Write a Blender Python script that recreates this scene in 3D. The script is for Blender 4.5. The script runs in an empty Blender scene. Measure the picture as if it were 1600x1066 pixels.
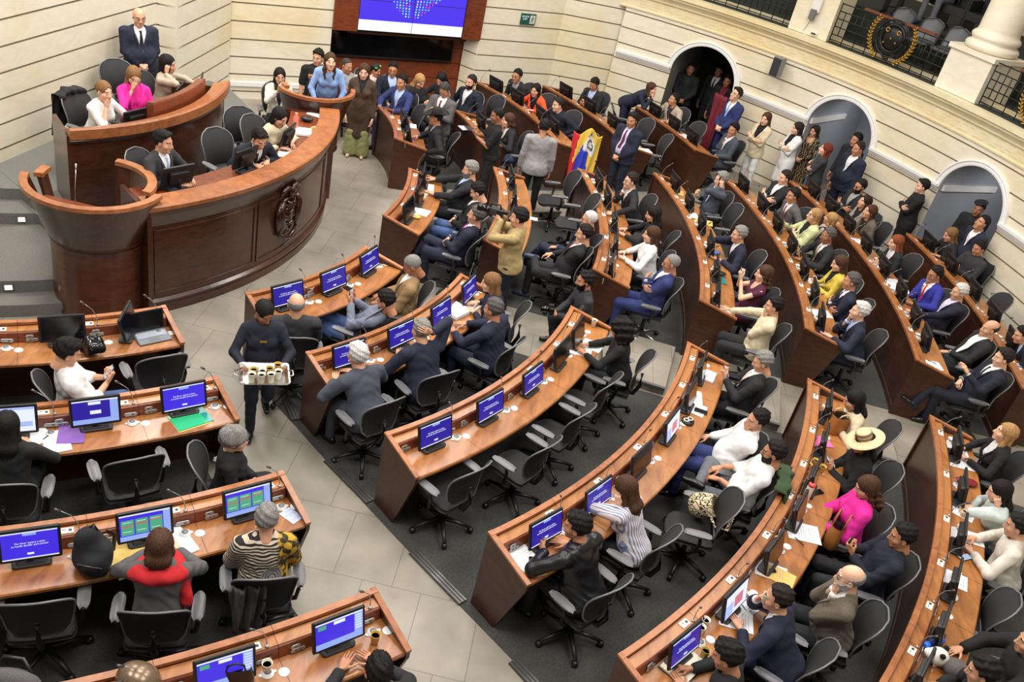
import bpy, math, random
import numpy as np
from mathutils import Matrix, Vector

rng = random.Random(7)
PI = math.pi
def rad(a): return math.radians(a)

# ---------------------------------------------------------------- camera geometry (real pose of the photographer on the gallery)
F_PX, PITCH, ROLL, CAM_H = 1412.127, 0.555573, 0.234053, 6.44
def ray(px, py):
    x = (px - 800.0) / F_PX; y = -(py - 533.0) / F_PX
    c, s = math.cos(ROLL), math.sin(ROLL)
    xr = x * c - y * s; yr = x * s + y * c
    return np.array([xr, math.cos(PITCH) + yr * math.sin(PITCH), -math.sin(PITCH) + yr * math.cos(PITCH)])
def at(px, py, z):
    d = ray(px, py); t = (CAM_H - z) / -d[2]
    return d[:2] * t

# ---------------------------------------------------------------- materials
MATS = {}
def srgb(r, g, b):
    f = lambda v: (v / 255.0) / 12.92 if v / 255.0 <= 0.04045 else ((v / 255.0 + 0.055) / 1.055) ** 2.4
    return (f(r), f(g), f(b), 1.0)
def _new(name):
    m = bpy.data.materials.new(name); m.use_nodes = True
    nt = m.node_tree; b = nt.nodes['Principled BSDF']
    return m, nt, b
def mat(name, col, rough=0.6, metal=0.0, spec=0.5, var=0.0, scale=30.0, coat=0.0, bump=0.0, detail=3.0):
    """plain procedural material: a base colour broken up by noise"""
    if name in MATS: return MATS[name]
    m, nt, b = _new(name)
    b.inputs['Roughness'].default_value = rough; b.inputs['Metallic'].default_value = metal
    b.inputs['Specular IOR Level'].default_value = spec; b.inputs['Coat Weight'].default_value = coat
    b.inputs['Coat Roughness'].default_value = 0.12
    c = col if len(col) == 4 else (*col, 1)
    b.inputs['Base Color'].default_value = c
    if var or bump:
        tc = nt.nodes.new('ShaderNodeTexCoord'); n = nt.nodes.new('ShaderNodeTexNoise')
        n.inputs['Scale'].default_value = scale; n.inputs['Detail'].default_value = detail
        nt.links.new(tc.outputs['Object'], n.inputs['Vector'])
        if var:
            r = nt.nodes.new('ShaderNodeValToRGB')
            r.color_ramp.elements[0].position = 0.3; r.color_ramp.elements[1].position = 0.72
            r.color_ramp.elements[0].color = (*[v * (1 - var) for v in c[:3]], 1)
            r.color_ramp.elements[1].color = (*[min(1, v * (1 + var)) for v in c[:3]], 1)
            nt.links.new(n.outputs['Fac'], r.inputs['Fac']); nt.links.new(r.outputs['Color'], b.inputs['Base Color'])
        if bump:
            bp = nt.nodes.new('ShaderNodeBump'); bp.inputs['Strength'].default_value = bump; bp.inputs['Distance'].default_value = 0.004
            nt.links.new(n.outputs['Fac'], bp.inputs['Height']); nt.links.new(bp.outputs['Normal'], b.inputs['Normal'])
    MATS[name] = m
    return m
def wood(name, dark, light, rough=0.3, scale=(1.2, 1.2, 14), coat=0.3, contrast=0.5, spec=.5):
    if name in MATS: return MATS[name]
    m, nt, b = _new(name)
    tc = nt.nodes.new('ShaderNodeTexCoord'); mp = nt.nodes.new('ShaderNodeMapping'); mp.inputs['Scale'].default_value = scale
    n = nt.nodes.new('ShaderNodeTexNoise'); n.inputs['Scale'].default_value = 2.2; n.inputs['Detail'].default_value = 8; n.inputs['Distortion'].default_value = 0.8
    n2 = nt.nodes.new('ShaderNodeTexNoise'); n2.inputs['Scale'].default_value = 0.7; n2.inputs['Detail'].default_value = 2
    mx = nt.nodes.new('ShaderNodeMath'); mx.operation = 'ADD'
    r = nt.nodes.new('ShaderNodeValToRGB')
    r.color_ramp.elements[0].position = 0.75 - contrast * .3; r.color_ramp.elements[1].position = 1.0 + contrast * .25 if contrast < 0.01 else min(1.0, 0.98 + contrast * .3)
    r.color_ramp.elements[0].color = dark; r.color_ramp.elements[1].color = light
    nt.links.new(tc.outputs['Object'], mp.inputs['Vector']); nt.links.new(mp.outputs['Vector'], n.inputs['Vector'])
    nt.links.new(tc.outputs['Object'], n2.inputs['Vector'])
    nt.links.new(n.outputs['Fac'], mx.inputs[0]); nt.links.new(n2.outputs['Fac'], mx.inputs[1])
    ml = nt.nodes.new('ShaderNodeMath'); ml.operation = 'MULTIPLY'; ml.inputs[1].default_value = 0.85
    nt.links.new(mx.outputs[0], ml.inputs[0]); nt.links.new(ml.outputs[0], r.inputs['Fac'])
    nt.links.new(r.outputs['Color'], b.inputs['Base Color'])
    b.inputs['Roughness'].default_value = rough; b.inputs['Coat Weight'].default_value = coat; b.inputs['Coat Roughness'].default_value = 0.2; b.inputs['Specular IOR Level'].default_value = spec
    MATS[name] = m
    return m
def emit(name, col, strength=1.0, rough=0.3):
    if name in MATS: return MATS[name]
    m, nt, b = _new(name)
    b.inputs['Base Color'].default_value = (0.01, 0.01, 0.01, 1); b.inputs['Roughness'].default_value = rough
    b.inputs['Emission Color'].default_value = col; b.inputs['Emission Strength'].default_value = strength
    MATS[name] = m
    return m

# ---------------------------------------------------------------- mesh collector
class MB:
    """collects polygons and links them as ONE mesh object"""
    def __init__(s): s.v = []; s.f = []; s.m = []; s.sm = []; s.n = 0
    def add(s, V, Fs, mi=0, smooth=False):
        V = np.asarray(V, float); b = s.n; s.v.append(V); s.n += len(V)
        for f in Fs: s.f.append(tuple(int(i) + b for i in f))
        s.m += [mi] * len(Fs); s.sm += [smooth] * len(Fs)
        return s
    def box(s, c, size, rz=0.0, mi=0, M=None, taper=1.0):
        x, y, z = [d / 2 for d in size]
        V = np.array([[-x, -y, -z], [x, -y, -z], [x, y, -z], [-x, y, -z], [-x * taper, -y * taper, z], [x * taper, -y * taper, z], [x * taper, y * taper, z], [-x * taper, y * taper, z]])
        if M is not None: V = V @ np.asarray(M).T
        if rz: V = V @ rotz(rz).T
        return s.add(V + np.array(c), [(0, 3, 2, 1), (4, 5, 6, 7), (0, 1, 5, 4), (1, 2, 6, 5), (2, 3, 7, 6), (3, 0, 4, 7)], mi)
    def rbox(s, c, size, r, M=None, rz=0, mi=0, seg=4):
        """slab with rounded vertical edges and a small top/bottom chamfer"""
        x, y, z = [d / 2 for d in size]; r = min(r, x * .999, y * .999); ch = min(r * .5, z * .6, .006)
        pts = []
        for (sx, sy, a0) in ((1, 1, 0), (-1, 1, 90), (-1, -1, 180), (1, -1, 270)):
            for k in range(seg + 1):
                a = rad(a0 + 90 * k / seg); pts.append((sx * (x - r) + r * math.cos(a), sy * (y - r) + r * math.sin(a)))
        pts = np.array(pts); n = len(pts); V = []
        for (zz, sc) in ((-z, ch), (-z + ch, 0), (z - ch, 0), (z, ch)):
            q = pts - np.sign(pts) * sc if sc else pts
            V.append(np.c_[q, np.full(n, zz)])
        V = np.concatenate(V); Fs = [tuple(range(n - 1, -1, -1)), tuple(range(3 * n, 4 * n))]
        for l in range(3):
            for k in range(n): Fs.append((l * n + k, l * n + (k + 1) % n, (l + 1) * n + (k + 1) % n, (l + 1) * n + k))
        if M is not None: V = V @ np.asarray(M).T
        if rz: V = V @ rotz(rz).T
        return s.add(V + np.array(c), Fs, mi)
    def tube(s, P, r, n=8, mi=0, cap=True, flat=None):
        P = np.asarray(P, float); k = len(P); r = np.broadcast_to(np.asarray(r, float), (k,))
        T = np.gradient(P, axis=0); T /= np.maximum(np.linalg.norm(T, axis=1), 1e-9)[:, None]
        ref = np.array([0, 0, 1.0]) if abs(T[:, 2]).mean() < .9 else np.array([0, 1.0, 0])
        V = []
        for i in range(k):
            a = np.cross(T[i], ref); a /= max(np.linalg.norm(a), 1e-9); b = np.cross(a, T[i])
            fl = 1.0 if flat is None else flat
            for j in range(n):
                t = 2 * PI * j / n; V.append(P[i] + r[i] * (a * math.cos(t) + b * math.sin(t) * fl))
        Fs = [(i * n + j, i * n + (j + 1) % n, (i + 1) * n + (j + 1) % n, (i + 1) * n + j) for i in range(k - 1) for j in range(n)]
        if cap: Fs += [tuple(range(n - 1, -1, -1)), tuple((k - 1) * n + j for j in range(n))]
        return s.add(V, Fs, mi, True)
    def lathe(s, prof, n=16, c=(0, 0, 0), mi=0, M=None, smooth=True):
        V = []; k = len(prof)
        for (r, z) in prof:
            for j in range(n):
                t = 2 * PI * j / n; V.append((r * math.cos(t), r * math.sin(t), z))
        V = np.array(V)
        if M is not None: V = V @ np.asarray(M).T
        Fs = [(i * n + j, i * n + (j + 1) % n, (i + 1) * n + (j + 1) % n, (i + 1) * n + j) for i in range(k - 1) for j in range(n)]
        if prof[0][0] > 1e-6: Fs.append(tuple(range(n - 1, -1, -1)))
        if prof[-1][0] > 1e-6: Fs.append(tuple((k - 1) * n + j for j in range(n)))
        return s.add(V + np.array(c), Fs, mi, smooth)
    def disc(s, c, r, h, n=16, mi=0): return s.lathe([(r, 0), (r, h)], n, c, mi, smooth=False)
    def poly(s, P, z0, z1, mi=0):
        """prism over a plan polygon (counter-clockwise)"""
        P = np.asarray(P, float); n = len(P)
        V = np.concatenate([np.c_[P, np.full(n, z0)], np.c_[P, np.full(n, z1)]])
        return s.add(V, [tuple(range(n - 1, -1, -1)), tuple(range(n, 2 * n))] + [(i, (i + 1) % n, n + (i + 1) % n, n + i) for i in range(n)], mi)
    def sweep(s, prof, paths, mi=0, closed=True, cap=True, smooth=False):
        """profile points (k) -> each maps to a path; paths: function(profile point) -> (n,3)"""
        rings = [paths(p) for p in prof]; n = len(rings[0]); k = len(prof)
        V = np.concatenate(rings)
        Fs = []
        for i in range(k if closed else k - 1):
            j = (i + 1) % k
            for t in range(n - 1): Fs.append((i * n + t, i * n + t + 1, j * n + t + 1, j * n + t))
        if cap and closed: Fs += [tuple(i * n for i in range(k)), tuple(i * n + n - 1 for i in range(k - 1, -1, -1))]
        return s.add(V, Fs, mi, smooth)
    def build(s, name, mats, parent=None, origin=None, M=None):
        V = np.concatenate(s.v) if s.v else np.zeros((0, 3))
        if origin is not None: V = V - np.array(origin)
        return mesh_obj(name, V, s.f, mats, parent, s.m, s.sm, loc=origin if parent is None else None)

COL = bpy.context.scene.collection
def mesh_data(name, V, Fs, mats, mi=None, sm=None):
    me = bpy.data.meshes.new(name)
    V = np.asarray(V, np.float32)
    if isinstance(Fs, np.ndarray):
        nf, k = Fs.shape
        me.vertices.add(len(V)); me.vertices.foreach_set('co', V.ravel())
        me.loops.add(nf * k); me.loops.foreach_set('vertex_index', Fs.astype(np.int32).ravel())
        me.polygons.add(nf); me.polygons.foreach_set('loop_start', np.arange(0, nf * k, k, dtype=np.int32))
        me.polygons.foreach_set('loop_total', np.full(nf, k, dtype=np.int32))
        me.update(calc_edges=True)
    else:
        me.from_pydata([tuple(v) for v in V], [], Fs)
    for m in (mats if isinstance(mats, (list, tuple)) else [mats]): me.materials.append(m)
    if mi is not None: me.polygons.foreach_set('material_index', np.asarray(mi, np.int32))
    if sm is True: me.polygons.foreach_set('use_smooth', np.ones(len(me.polygons), bool))
    elif sm is not None and sm is not False: me.polygons.foreach_set('use_smooth', np.asarray(sm, bool))
    me.update()
    return me
def mesh_obj(name, V, Fs, mats, parent=None, mi=None, sm=None, loc=None):
    o = bpy.data.objects.new(name, mesh_data(name, V, Fs, mats, mi, sm)); COL.objects.link(o)
    if parent is not None: o.parent = parent
    elif loc is not None: o.location = loc
    return o
def tag(o, label=None, cat=None, group=None, kind=None):
    if label: o['label'] = label
    if cat: o['category'] = cat
    if group: o['group'] = group
    if kind: o['kind'] = kind
    return o
def empty(name, loc, rz=0.0, label=None, cat=None, group=None):
    o = bpy.data.objects.new(name, None); COL.objects.link(o); o.empty_display_size = 0.1
    o.location = loc; o.rotation_euler = (0, 0, rz)
    return tag(o, label, cat, group)
KIDS = {}
def copy_tree(o, loc=None, rz=None, label=None, group=None):
    """a thing with copies of its parts and their parts"""
    def rec(a, par):
        c = a.copy(); COL.objects.link(c)
        if par is not None: c.parent = par
        for ch in a.children: rec(ch, c)
        return c
    r = rec(o, None)
    if loc is not None: r.location = loc
    if rz is not None: r.rotation_euler = (0, 0, rz)
    if label: r['label'] = label
    if group: r['group'] = group
    return r
def rotz(a):
    c, s = math.cos(a), math.sin(a); return np.array([[c, -s, 0], [s, c, 0], [0, 0, 1.0]])
def rotx(a):
    c, s = math.cos(a), math.sin(a); return np.array([[1.0, 0, 0], [0, c, -s], [0, s, c]])
def roty(a):
    c, s = math.cos(a), math.sin(a); return np.array([[c, 0, s], [0, 1.0, 0], [-s, 0, c]])
def nrm(v):
    v = np.asarray(v, float); return v / max(np.linalg.norm(v), 1e-9)
def text_mesh(name, body, size, m, parent, loc, M, align='CENTER', spacing=1.0):
    """lettering as a mesh part; M columns = right, up, normal"""
    cu = bpy.data.curves.new(name, 'FONT'); cu.body = body; cu.size = size; cu.align_x = align; cu.align_y = 'CENTER'; cu.resolution_u = 2; cu.extrude = 0.0005
    cu.space_line = spacing
    t = bpy.data.objects.new(name, cu); COL.objects.link(t)
    dg = bpy.context.evaluated_depsgraph_get(); me = bpy.data.meshes.new_from_object(t.evaluated_get(dg))
    bpy.data.objects.remove(t)
    n = len(me.vertices); co = np.zeros(n * 3, np.float32); me.vertices.foreach_get('co', co)
    co = co.reshape(-1, 3) @ np.asarray(M, float).T + np.asarray(loc)
    me.vertices.foreach_set('co', co.astype(np.float32).ravel()); me.materials.clear(); me.materials.append(m); me.update()
    o = bpy.data.objects.new(name, me); COL.objects.link(o); o.parent = parent
    return o
# ---------------------------------------------------------------- materials of the place
STONE = srgb(232, 224, 204)
def stone_mat(name, base, patch=0.35):
    if name in MATS: return MATS[name]
    m, nt, b = _new(name)
    tc = nt.nodes.new('ShaderNodeTexCoord')
    n1 = nt.nodes.new('ShaderNodeTexNoise'); n1.inputs['Scale'].default_value = 0.55; n1.inputs['Detail'].default_value = 3
    n2 = nt.nodes.new('ShaderNodeTexNoise'); n2.inputs['Scale'].default_value = 2.4; n2.inputs['Detail'].default_value = 8; n2.inputs['Distortion'].default_value = 1.5
    mp = nt.nodes.new('ShaderNodeMapping'); mp.inputs['Scale'].default_value = (1, 1, 2.5)
    nt.links.new(tc.outputs['Object'], n1.inputs['Vector']); nt.links.new(tc.outputs['Object'], mp.inputs['Vector']); nt.links.new(mp.outputs['Vector'], n2.inputs['Vector'])
    r1 = nt.nodes.new('ShaderNodeValToRGB'); r1.color_ramp.elements[0].position = .45; r1.color_ramp.elements[1].position = .7
    r1.color_ramp.elements[0].color = base; r1.color_ramp.elements[1].color = (base[0] * .97, base[1] * .88, base[2] * .68, 1)
    r2 = nt.nodes.new('ShaderNodeValToRGB'); r2.color_ramp.elements[0].position = .3; r2.color_ramp.elements[1].position = .75
    r2.color_ramp.elements[0].color = (.88, .87, .85, 1); r2.color_ramp.elements[1].color = (1, 1, 1, 1)
    mx = nt.nodes.new('ShaderNodeMixRGB'); mx.blend_type = 'MULTIPLY'; mx.inputs[0].default_value = 1
    nt.links.new(n1.outputs['Fac'], r1.inputs['Fac']); nt.links.new(n2.outputs['Fac'], r2.inputs['Fac'])
    nt.links.new(r1.outputs['Color'], mx.inputs[1]); nt.links.new(r2.outputs['Color'], mx.inputs[2]); nt.links.new(mx.outputs[0], b.inputs['Base Color'])
    b.inputs['Roughness'].default_value = .55
    MATS[name] = m
    return m
M_STONE = stone_mat('limestone', STONE)
M_STONE2 = stone_mat('veined limestone', srgb(230, 217, 180))
M_GROOVE = mat('stone joint', srgb(140, 128, 102), .9)
M_WHITE = mat('white plaster moulding', srgb(232, 229, 226), .5)
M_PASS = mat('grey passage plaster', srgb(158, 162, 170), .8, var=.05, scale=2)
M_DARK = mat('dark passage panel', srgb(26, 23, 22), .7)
W_TOP = wood('honey brown desktop wood', srgb(122, 70, 30), srgb(174, 114, 62), .3, (6, 1.6, 6), .2, .6)
W_RIM = wood('reddish edge wood', srgb(130, 74, 40), srgb(168, 106, 62), .38, (5, 5, 9), .1)
W_PANEL = wood('dark mahogany panel', srgb(48, 27, 18), srgb(74, 42, 27), .36, (2.5, 2.5, 8), .15, spec=.35)
W_RED = wood('red brown wood', srgb(88, 40, 20), srgb(128, 62, 34), .36, (4, 4, 10), .15)
W_ROST = wood('glossy rostrum mahogany', srgb(52, 28, 19), srgb(78, 43, 28), .24, (2, 2, 7), .35)
M_TILE = None
def tile_mat():
    m, nt, b = _new('grey floor tile')
    tc = nt.nodes.new('ShaderNodeTexCoord')
    br = nt.nodes.new('ShaderNodeTexBrick'); br.inputs['Scale'].default_value = 1.0
    br.inputs['Brick Width'].default_value = .55; br.inputs['Row Height'].default_value = .82; br.inputs['Mortar Size'].default_value = .004
    br.inputs['Color1'].default_value = srgb(146, 138, 124); br.inputs['Color2'].default_value = srgb(150, 142, 128); br.inputs['Mortar'].default_value = srgb(112, 104, 92)
    n = nt.nodes.new('ShaderNodeTexNoise'); n.inputs['Scale'].default_value = 2.5; n.inputs['Detail'].default_value = 6
    r = nt.nodes.new('ShaderNodeValToRGB'); r.color_ramp.elements[0].color = (.78, .78, .78, 1); r.color_ramp.elements[1].color = (1.1, 1.1, 1.1, 1); r.color_ramp.elements[0].position = .3; r.color_ramp.elements[1].position = .7
    mx = nt.nodes.new('ShaderNodeMixRGB'); mx.blend_type = 'MULTIPLY'; mx.inputs[0].default_value = 1
    nt.links.new(tc.outputs['Object'], br.inputs['Vector']); nt.links.new(tc.outputs['Object'], n.inputs['Vector'])
    nt.links.new(n.outputs['Fac'], r.inputs['Fac']); nt.links.new(br.outputs['Color'], mx.inputs[1]); nt.links.new(r.outputs['Color'], mx.inputs[2]); nt.links.new(mx.outputs[0], b.inputs['Base Color'])
    b.inputs['Roughness'].default_value = .5
    return m
M_TILE = tile_mat()
M_CARPET = mat('charcoal carpet', srgb(62, 62, 59), .95, var=.22, scale=45, bump=.5, detail=4)
M_STEP = mat('grey step carpet', srgb(108, 108, 102), .95, var=.15, scale=50, bump=.4)
M_ALU = mat('brushed aluminium', srgb(150, 150, 150), .35, .9)
M_BLACK = mat('black plastic', srgb(24, 24, 25), .42)
M_BLACK_GLOSS = mat('glossy black', srgb(9, 9, 10), .12, spec=.6)
M_IRON = mat('black wrought iron', srgb(22, 24, 22), .45, .3)
M_GOLD = mat('gold leaf paint', srgb(176, 132, 54), .4, .5)

# ---------------------------------------------------------------- block centres and rows (metres, camera foot at the origin)
CEN = {'A': (-7.574, 11.934), 'B': (-5.489, 10.984), 'C': (-6.722, 12.159), 'D': (-5.5, 13.75), 'R': (-7.65, 11.92)}
WC = np.array([-1.12, 11.5]); WR = 9.38
def pol(c, r, a): return np.array([c[0] + r * math.cos(rad(a)), c[1] + r * math.sin(rad(a))])
def arcpts(c, r, a0, a1, n): return np.array([pol(c, r, a) for a in np.linspace(a0, a1, n)])
def sector(c, r0, r1, a0, a1, n=24):
    return np.concatenate([arcpts(c, r1, a0, a1, n), arcpts(c, r0, a1, a0, n)])

def struct(mb, name, mats):
    return tag(mb.build(name, mats), kind='structure')

# floor, carpets, platform
fl = MB(); fl.box((0.5, 10.5, -.1), (24, 26, .2)); struct(fl, 'floor', M_TILE)
def carpet(P, name='carpet_floor'): return struct(MB().poly(P, -.02, .006), name, M_CARPET)
cB = CEN['B']; cA = CEN['A']; cC = CEN['C']; cD = CEN['D']; cR = CEN['R']
carpet(np.concatenate([[(-3.12, 8.52), (-2.1, 7.63), (-1.02, 6.66), (.14, 5.67), (1.32, 4.7), (2.52, 3.7), (3.8, 2.65)], arcpts(cB, 12.9, -41, -7.6, 24), arcpts(cB, 3.42, -10.5, -44, 12)]))
carpet(np.concatenate([[(-12, 1.5), (.8, 3.0), (.35, 3.55), (-.9, 4.85), (-1.95, 5.85), (-2.95, 6.95), (-3.8, 7.85)], arcpts(cA, 5.5, -46, -74, 8), [(-12, 6.3)]]))
carpet(np.concatenate([arcpts(cC, 14.9, -5.5, 17, 20), [(6.3, 16.9), (5.1, 18.0)], arcpts(cC, 12.1, 22.9, 22.4, 2), arcpts(cC, 4.6, 13, -9.5, 12)]))
carpet(np.concatenate([arcpts(cD, 2.9, 10.5, 42, 8), [(-2.9, 16.6), (-1.9, 19.3), (-.4, 20.3), (.75, 20.6), (2.3, 20.2), (3.2, 19.7), (3.4, 18.2)], arcpts(cD, 8.9, 24.5, 24.2, 2)]))
# raised tile slabs of the two upper aisles, each with a metal nosing towards the seats
nz = 0
def slab(P, h=.10, nose=None):
    global nz
    nz += 1
    struct(MB().poly(P, -.02, h), 'floor_slab_%d' % nz, M_TILE)
    if nose:
        a, b = np.array(P[nose[0]]), np.array(P[nose[1]]); d = (b - a) / np.linalg.norm(b - a)
        m = (a + b) / 2
        struct(MB().box((m[0], m[1], h + .004), (np.linalg.norm(b - a), .045, .03), math.atan2(d[1], d[0])), 'trim_nosing_%d' % nz, M_ALU)
for i in (3, 4, 5):
    rb = {3: 6.186, 4: 7.709, 5: 9.234}[i]; rc = {3: 7.631, 4: 9.141, 5: 10.612}[i]
    p1 = pol(cB, rb + .62, -8.0); p2 = pol(cB, rb + 1.46, -7.9); p3 = pol(cC, rc + 1.42, -6.9); p4 = pol(cC, rc + .35, -6.9)
    slab([p1, p2, p3, p4], nose=(0, 1))
for (r0, r1) in ((6.75, 7.5), (8.3, 9.0)):
    p1 = pol(cC, r0, 19.0); p2 = pol(cC, r1, 20.4); p3 = pol(cC, r1, 24.5); p4 = pol(cC, r0, 25.0)
    slab([p1, p2, p3, p4], nose=(0, 1))
# aluminium thresholds where the rows meet the sloping aisle
for k, ((ax, ay), (bx, by)) in enumerate((((512, 719), (578, 785)), ((645, 862), (723, 942)), ((444, 617), (462, 657)), ((801, 1033), (840, 1075)))):
    a, b = at(ax, ay, .01), at(bx, by, .01); m = (a + b) / 2; d = b - a
    mb = MB().box((m[0], m[1], .012), (np.linalg.norm(d), .10, .018), math.atan2(d[1], d[0]))
    for q in (-.035, 0, .035):
        n_ = np.array([-d[1], d[0]]) / np.linalg.norm(d)
        mb.box((m[0] + n_[0] * q, m[1] + n_[1] * q, .024), (np.linalg.norm(d), .012, .008), math.atan2(d[1], d[0]), 1)
    struct(mb, 'trim_threshold_%d' % (k + 1), [mat('dark ribbed aluminium', srgb(86, 84, 80), .4, .7), M_ALU])
# carpeted platform of the presidency with its steps
pf = MB()
pf.poly(np.concatenate([arcpts(cR, 4.2, -46, 26, 30), [(-5.0, 14.4), (-6.1, 15.6), (-6.9, 15.6), (-7.6, 12), (-7.7, 10.9)]]), -.02, .64)
struct(pf, 'floor_platform', M_STEP)
def steparc(r, z, name):
    struct(MB().poly(arcpts(cR, r, -179, 179, 70) if r < 2.5 else np.concatenate([arcpts(cR, r, -150, -43, 40), [cR]]), -.02, z), name, [M_STEP])
for r, z, n_ in ((4.08, .16, 'floor_step_1'), (3.8, .32, 'floor_step_2'), (2.39, .48, 'floor_step_3'), (2.0, .636, 'floor_step_4')): steparc(r, z, n_)
M_LED = emit('warm step lamp glow', (1, .86, .6, 1), 6)
for k, (px, py, r) in enumerate(((46, 301, 2.0), (34, 337, 2.39), (14, 443, 3.8))):
    z = {2.0: .56, 2.39: .40, 3.8: .24}[r]; p = at(px, py, z); a = math.atan2(p[1] - cR[1], p[0] - cR[0])
    q = np.array(cR) + (r + .006) * np.array([math.cos(a), math.sin(a)])
    st = empty('step_light', (q[0], q[1], z), a + PI / 2, ['small square lamp in the topmost grey step riser', 'small square lamp in the second riser from the top', 'small square lamp in the low riser beside the pulpit foot'][k], 'step light')
    MB().box((0, 0, 0), (.10, .014, .08)).build('housing', M_ALU, st); MB().box((0, -.008, 0), (.075, .006, .055)).build('lens', M_LED, st)

# ---------------------------------------------------------------- walls
COURSES = [.15 + .335 * k for k in range(18)]
def course_profile(ztop, z0=0.0):
    P = [(0.0, z0)]
    for z in COURSES:
        if z0 + .03 < z < ztop - .03: P += [(0, z - .013), (.022, z - .007), (.022, z + .007), (0, z + .013)]
    return P + [(0, ztop)]
def flat_wall(mb, a, b, ztop, z0=0.0, back=.3, joints=()):
    """masonry from plan point a to b, room on its right-hand side (normal = d rotated by -90)"""
    a, b = np.array(a, float), np.array(b, float); d = nrm(b - a); n = np.array([-d[1], d[0]])   # n points into the wall
    prof = course_profile(ztop, z0)
    mi = 0
    for (o0, z0_), (o1, z1_) in zip(prof, prof[1:]):
        V = [(*(a + n * o0), z0_), (*(b + n * o0), z0_), (*(b + n * o1), z1_), (*(a + n * o1), z1_)]
        mb.add(V, [(0, 1, 2, 3)], 1 if max(o0, o1) > 0.01 else 0)
    V = [(*(a + n * back), z0), (*(b + n * back), z0), (*(b + n * back), ztop), (*(a + n * back), ztop)]
    mb.add(V, [(3, 2, 1, 0)], 0)
    V = [(*a, z0), (*(a + n * back), z0), (*(a + n * back), ztop), (*a, ztop)]; mb.add(V, [(3, 2, 1, 0)], 0)
    V = [(*b, z0), (*(b + n * back), z0), (*(b + n * back), ztop), (*b, ztop)]; mb.add(V, [(0, 1, 2, 3)], 0)
    V = [(*a, ztop), (*b, ztop), (*(b + n * back), ztop), (*(a + n * back), ztop)]; mb.add(V, [(0, 1, 2, 3)], 0)
ZT = 5.2
LC = np.array([-6.45, 16.65]); KC = np.array([-.56, 20.54]); SC = np.array([.75, 20.8])
sdir = nrm(KC - LC); snrm = np.array([sdir[1], -sdir[0]])           # snrm: into the room
wl = MB(); flat_wall(wl, (-7.75, 7.0), (-6.80, 14.35), ZT); struct(wl, 'wall_left', [M_STONE, M_GROOVE])
wp = MB(); flat_wall(wp, (-6.80, 14.35), (-6.46, 14.37), ZT); flat_wall(wp, (-6.46, 14.37), (-6.42, 16.55), ZT); flat_wall(wp, (-6.42, 16.55), tuple(LC), ZT); struct(wp, 'wall_pier', [M_STONE, M_GROOVE])
def sp(s, off=0.0): return LC + sdir * s + snrm * off
SREC0, SREC1 = 1.93, 5.12
wb = MB(); flat_wall(wb, sp(0), sp(SREC0), ZT); struct(wb, 'wall_back_1', [M_STONE, M_GROOVE])
wb = MB(); flat_wall(wb, sp(4.86 + .28), tuple(KC), ZT); flat_wall(wb, sp(4.86 + .1, -.32), sp(4.86 + .28), ZT); struct(wb, 'wall_back_2', [M_STONE, M_GROOVE])
wb = MB(); flat_wall(wb, sp(SREC0 - .1, -.36), sp(5.3, -.36), ZT); struct(wb, 'wall_back_3', [W_RED, W_RED])
wb = MB(); flat_wall(wb, tuple(KC), tuple(SC), ZT); struct(wb, 'wall_back_4', [M_STONE, M_GROOVE])
# white base moulding on the far left bay
def rail_trim(a, b, z0, z1, name, th=.04):
    a, b = np.array(a, float), np.array(b, float); d = b - a; m = (a + b) / 2
    struct(MB().box((m[0], m[1], (z0 + z1) / 2), (np.linalg.norm(d), th, z1 - z0), math.atan2(d[1], d[0])), name, M_WHITE)
rail_trim(sp(0, .02), sp(1.9, .02), .26, .34, 'trim_base_1')

# curved wall with three arched passages
ARCH = [66.0, 46.0, 26.6]; A_IN, A_OUT, SPRING = .74, .86, 1.62
prof = course_profile(2.60)
def arch_half(a, r): return math.degrees(r / WR)
cols = [(78.6, 0.0)]
for ac in ARCH:
    h = arch_half(ac, A_IN)
    cols += [(x, 0.0) for x in np.linspace(cols[-1][0], ac + h, 6)[1:]]
    for t in np.linspace(PI, 0, 25): cols.append((ac - math.degrees(A_IN * math.cos(t) / WR), SPRING + A_IN * .92 * math.sin(t)))
    cols.append((ac - h, 0.0))
cols += [(x, 0.0) for x in np.linspace(cols[-1][0], -40, 22)[1:]]
# note: angles run downwards, so cos term signs place the opening symmetrically
mb = MB()
V = []; nP = len(prof)
for (a, zb) in cols:
    for (o, z) in prof: p = pol(WC, WR + o, a); V.append((p[0], p[1], max(z, zb)))
Fs, mi = [], []
for j in range(len(cols) - 1):
    for i in range(nP - 1):
        q = (j * nP + i, (j + 1) * nP + i, (j + 1) * nP + i + 1, j * nP + i + 1)
        if max(abs(V[q[0]][2] - V[q[3]][2]), abs(V[q[1]][2] - V[q[2]][2])) < 1e-6: continue
        if abs(cols[j][0] - cols[j + 1][0]) < 1e-6: continue
        Fs.append(q); mi.append(1 if max(prof[i][0], prof[i + 1][0]) > .01 else 0)
mb.add(V, Fs, 0, False); mb.m = mi
struct(mb, 'wall_right', [M_STONE, M_GROOVE])
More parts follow.
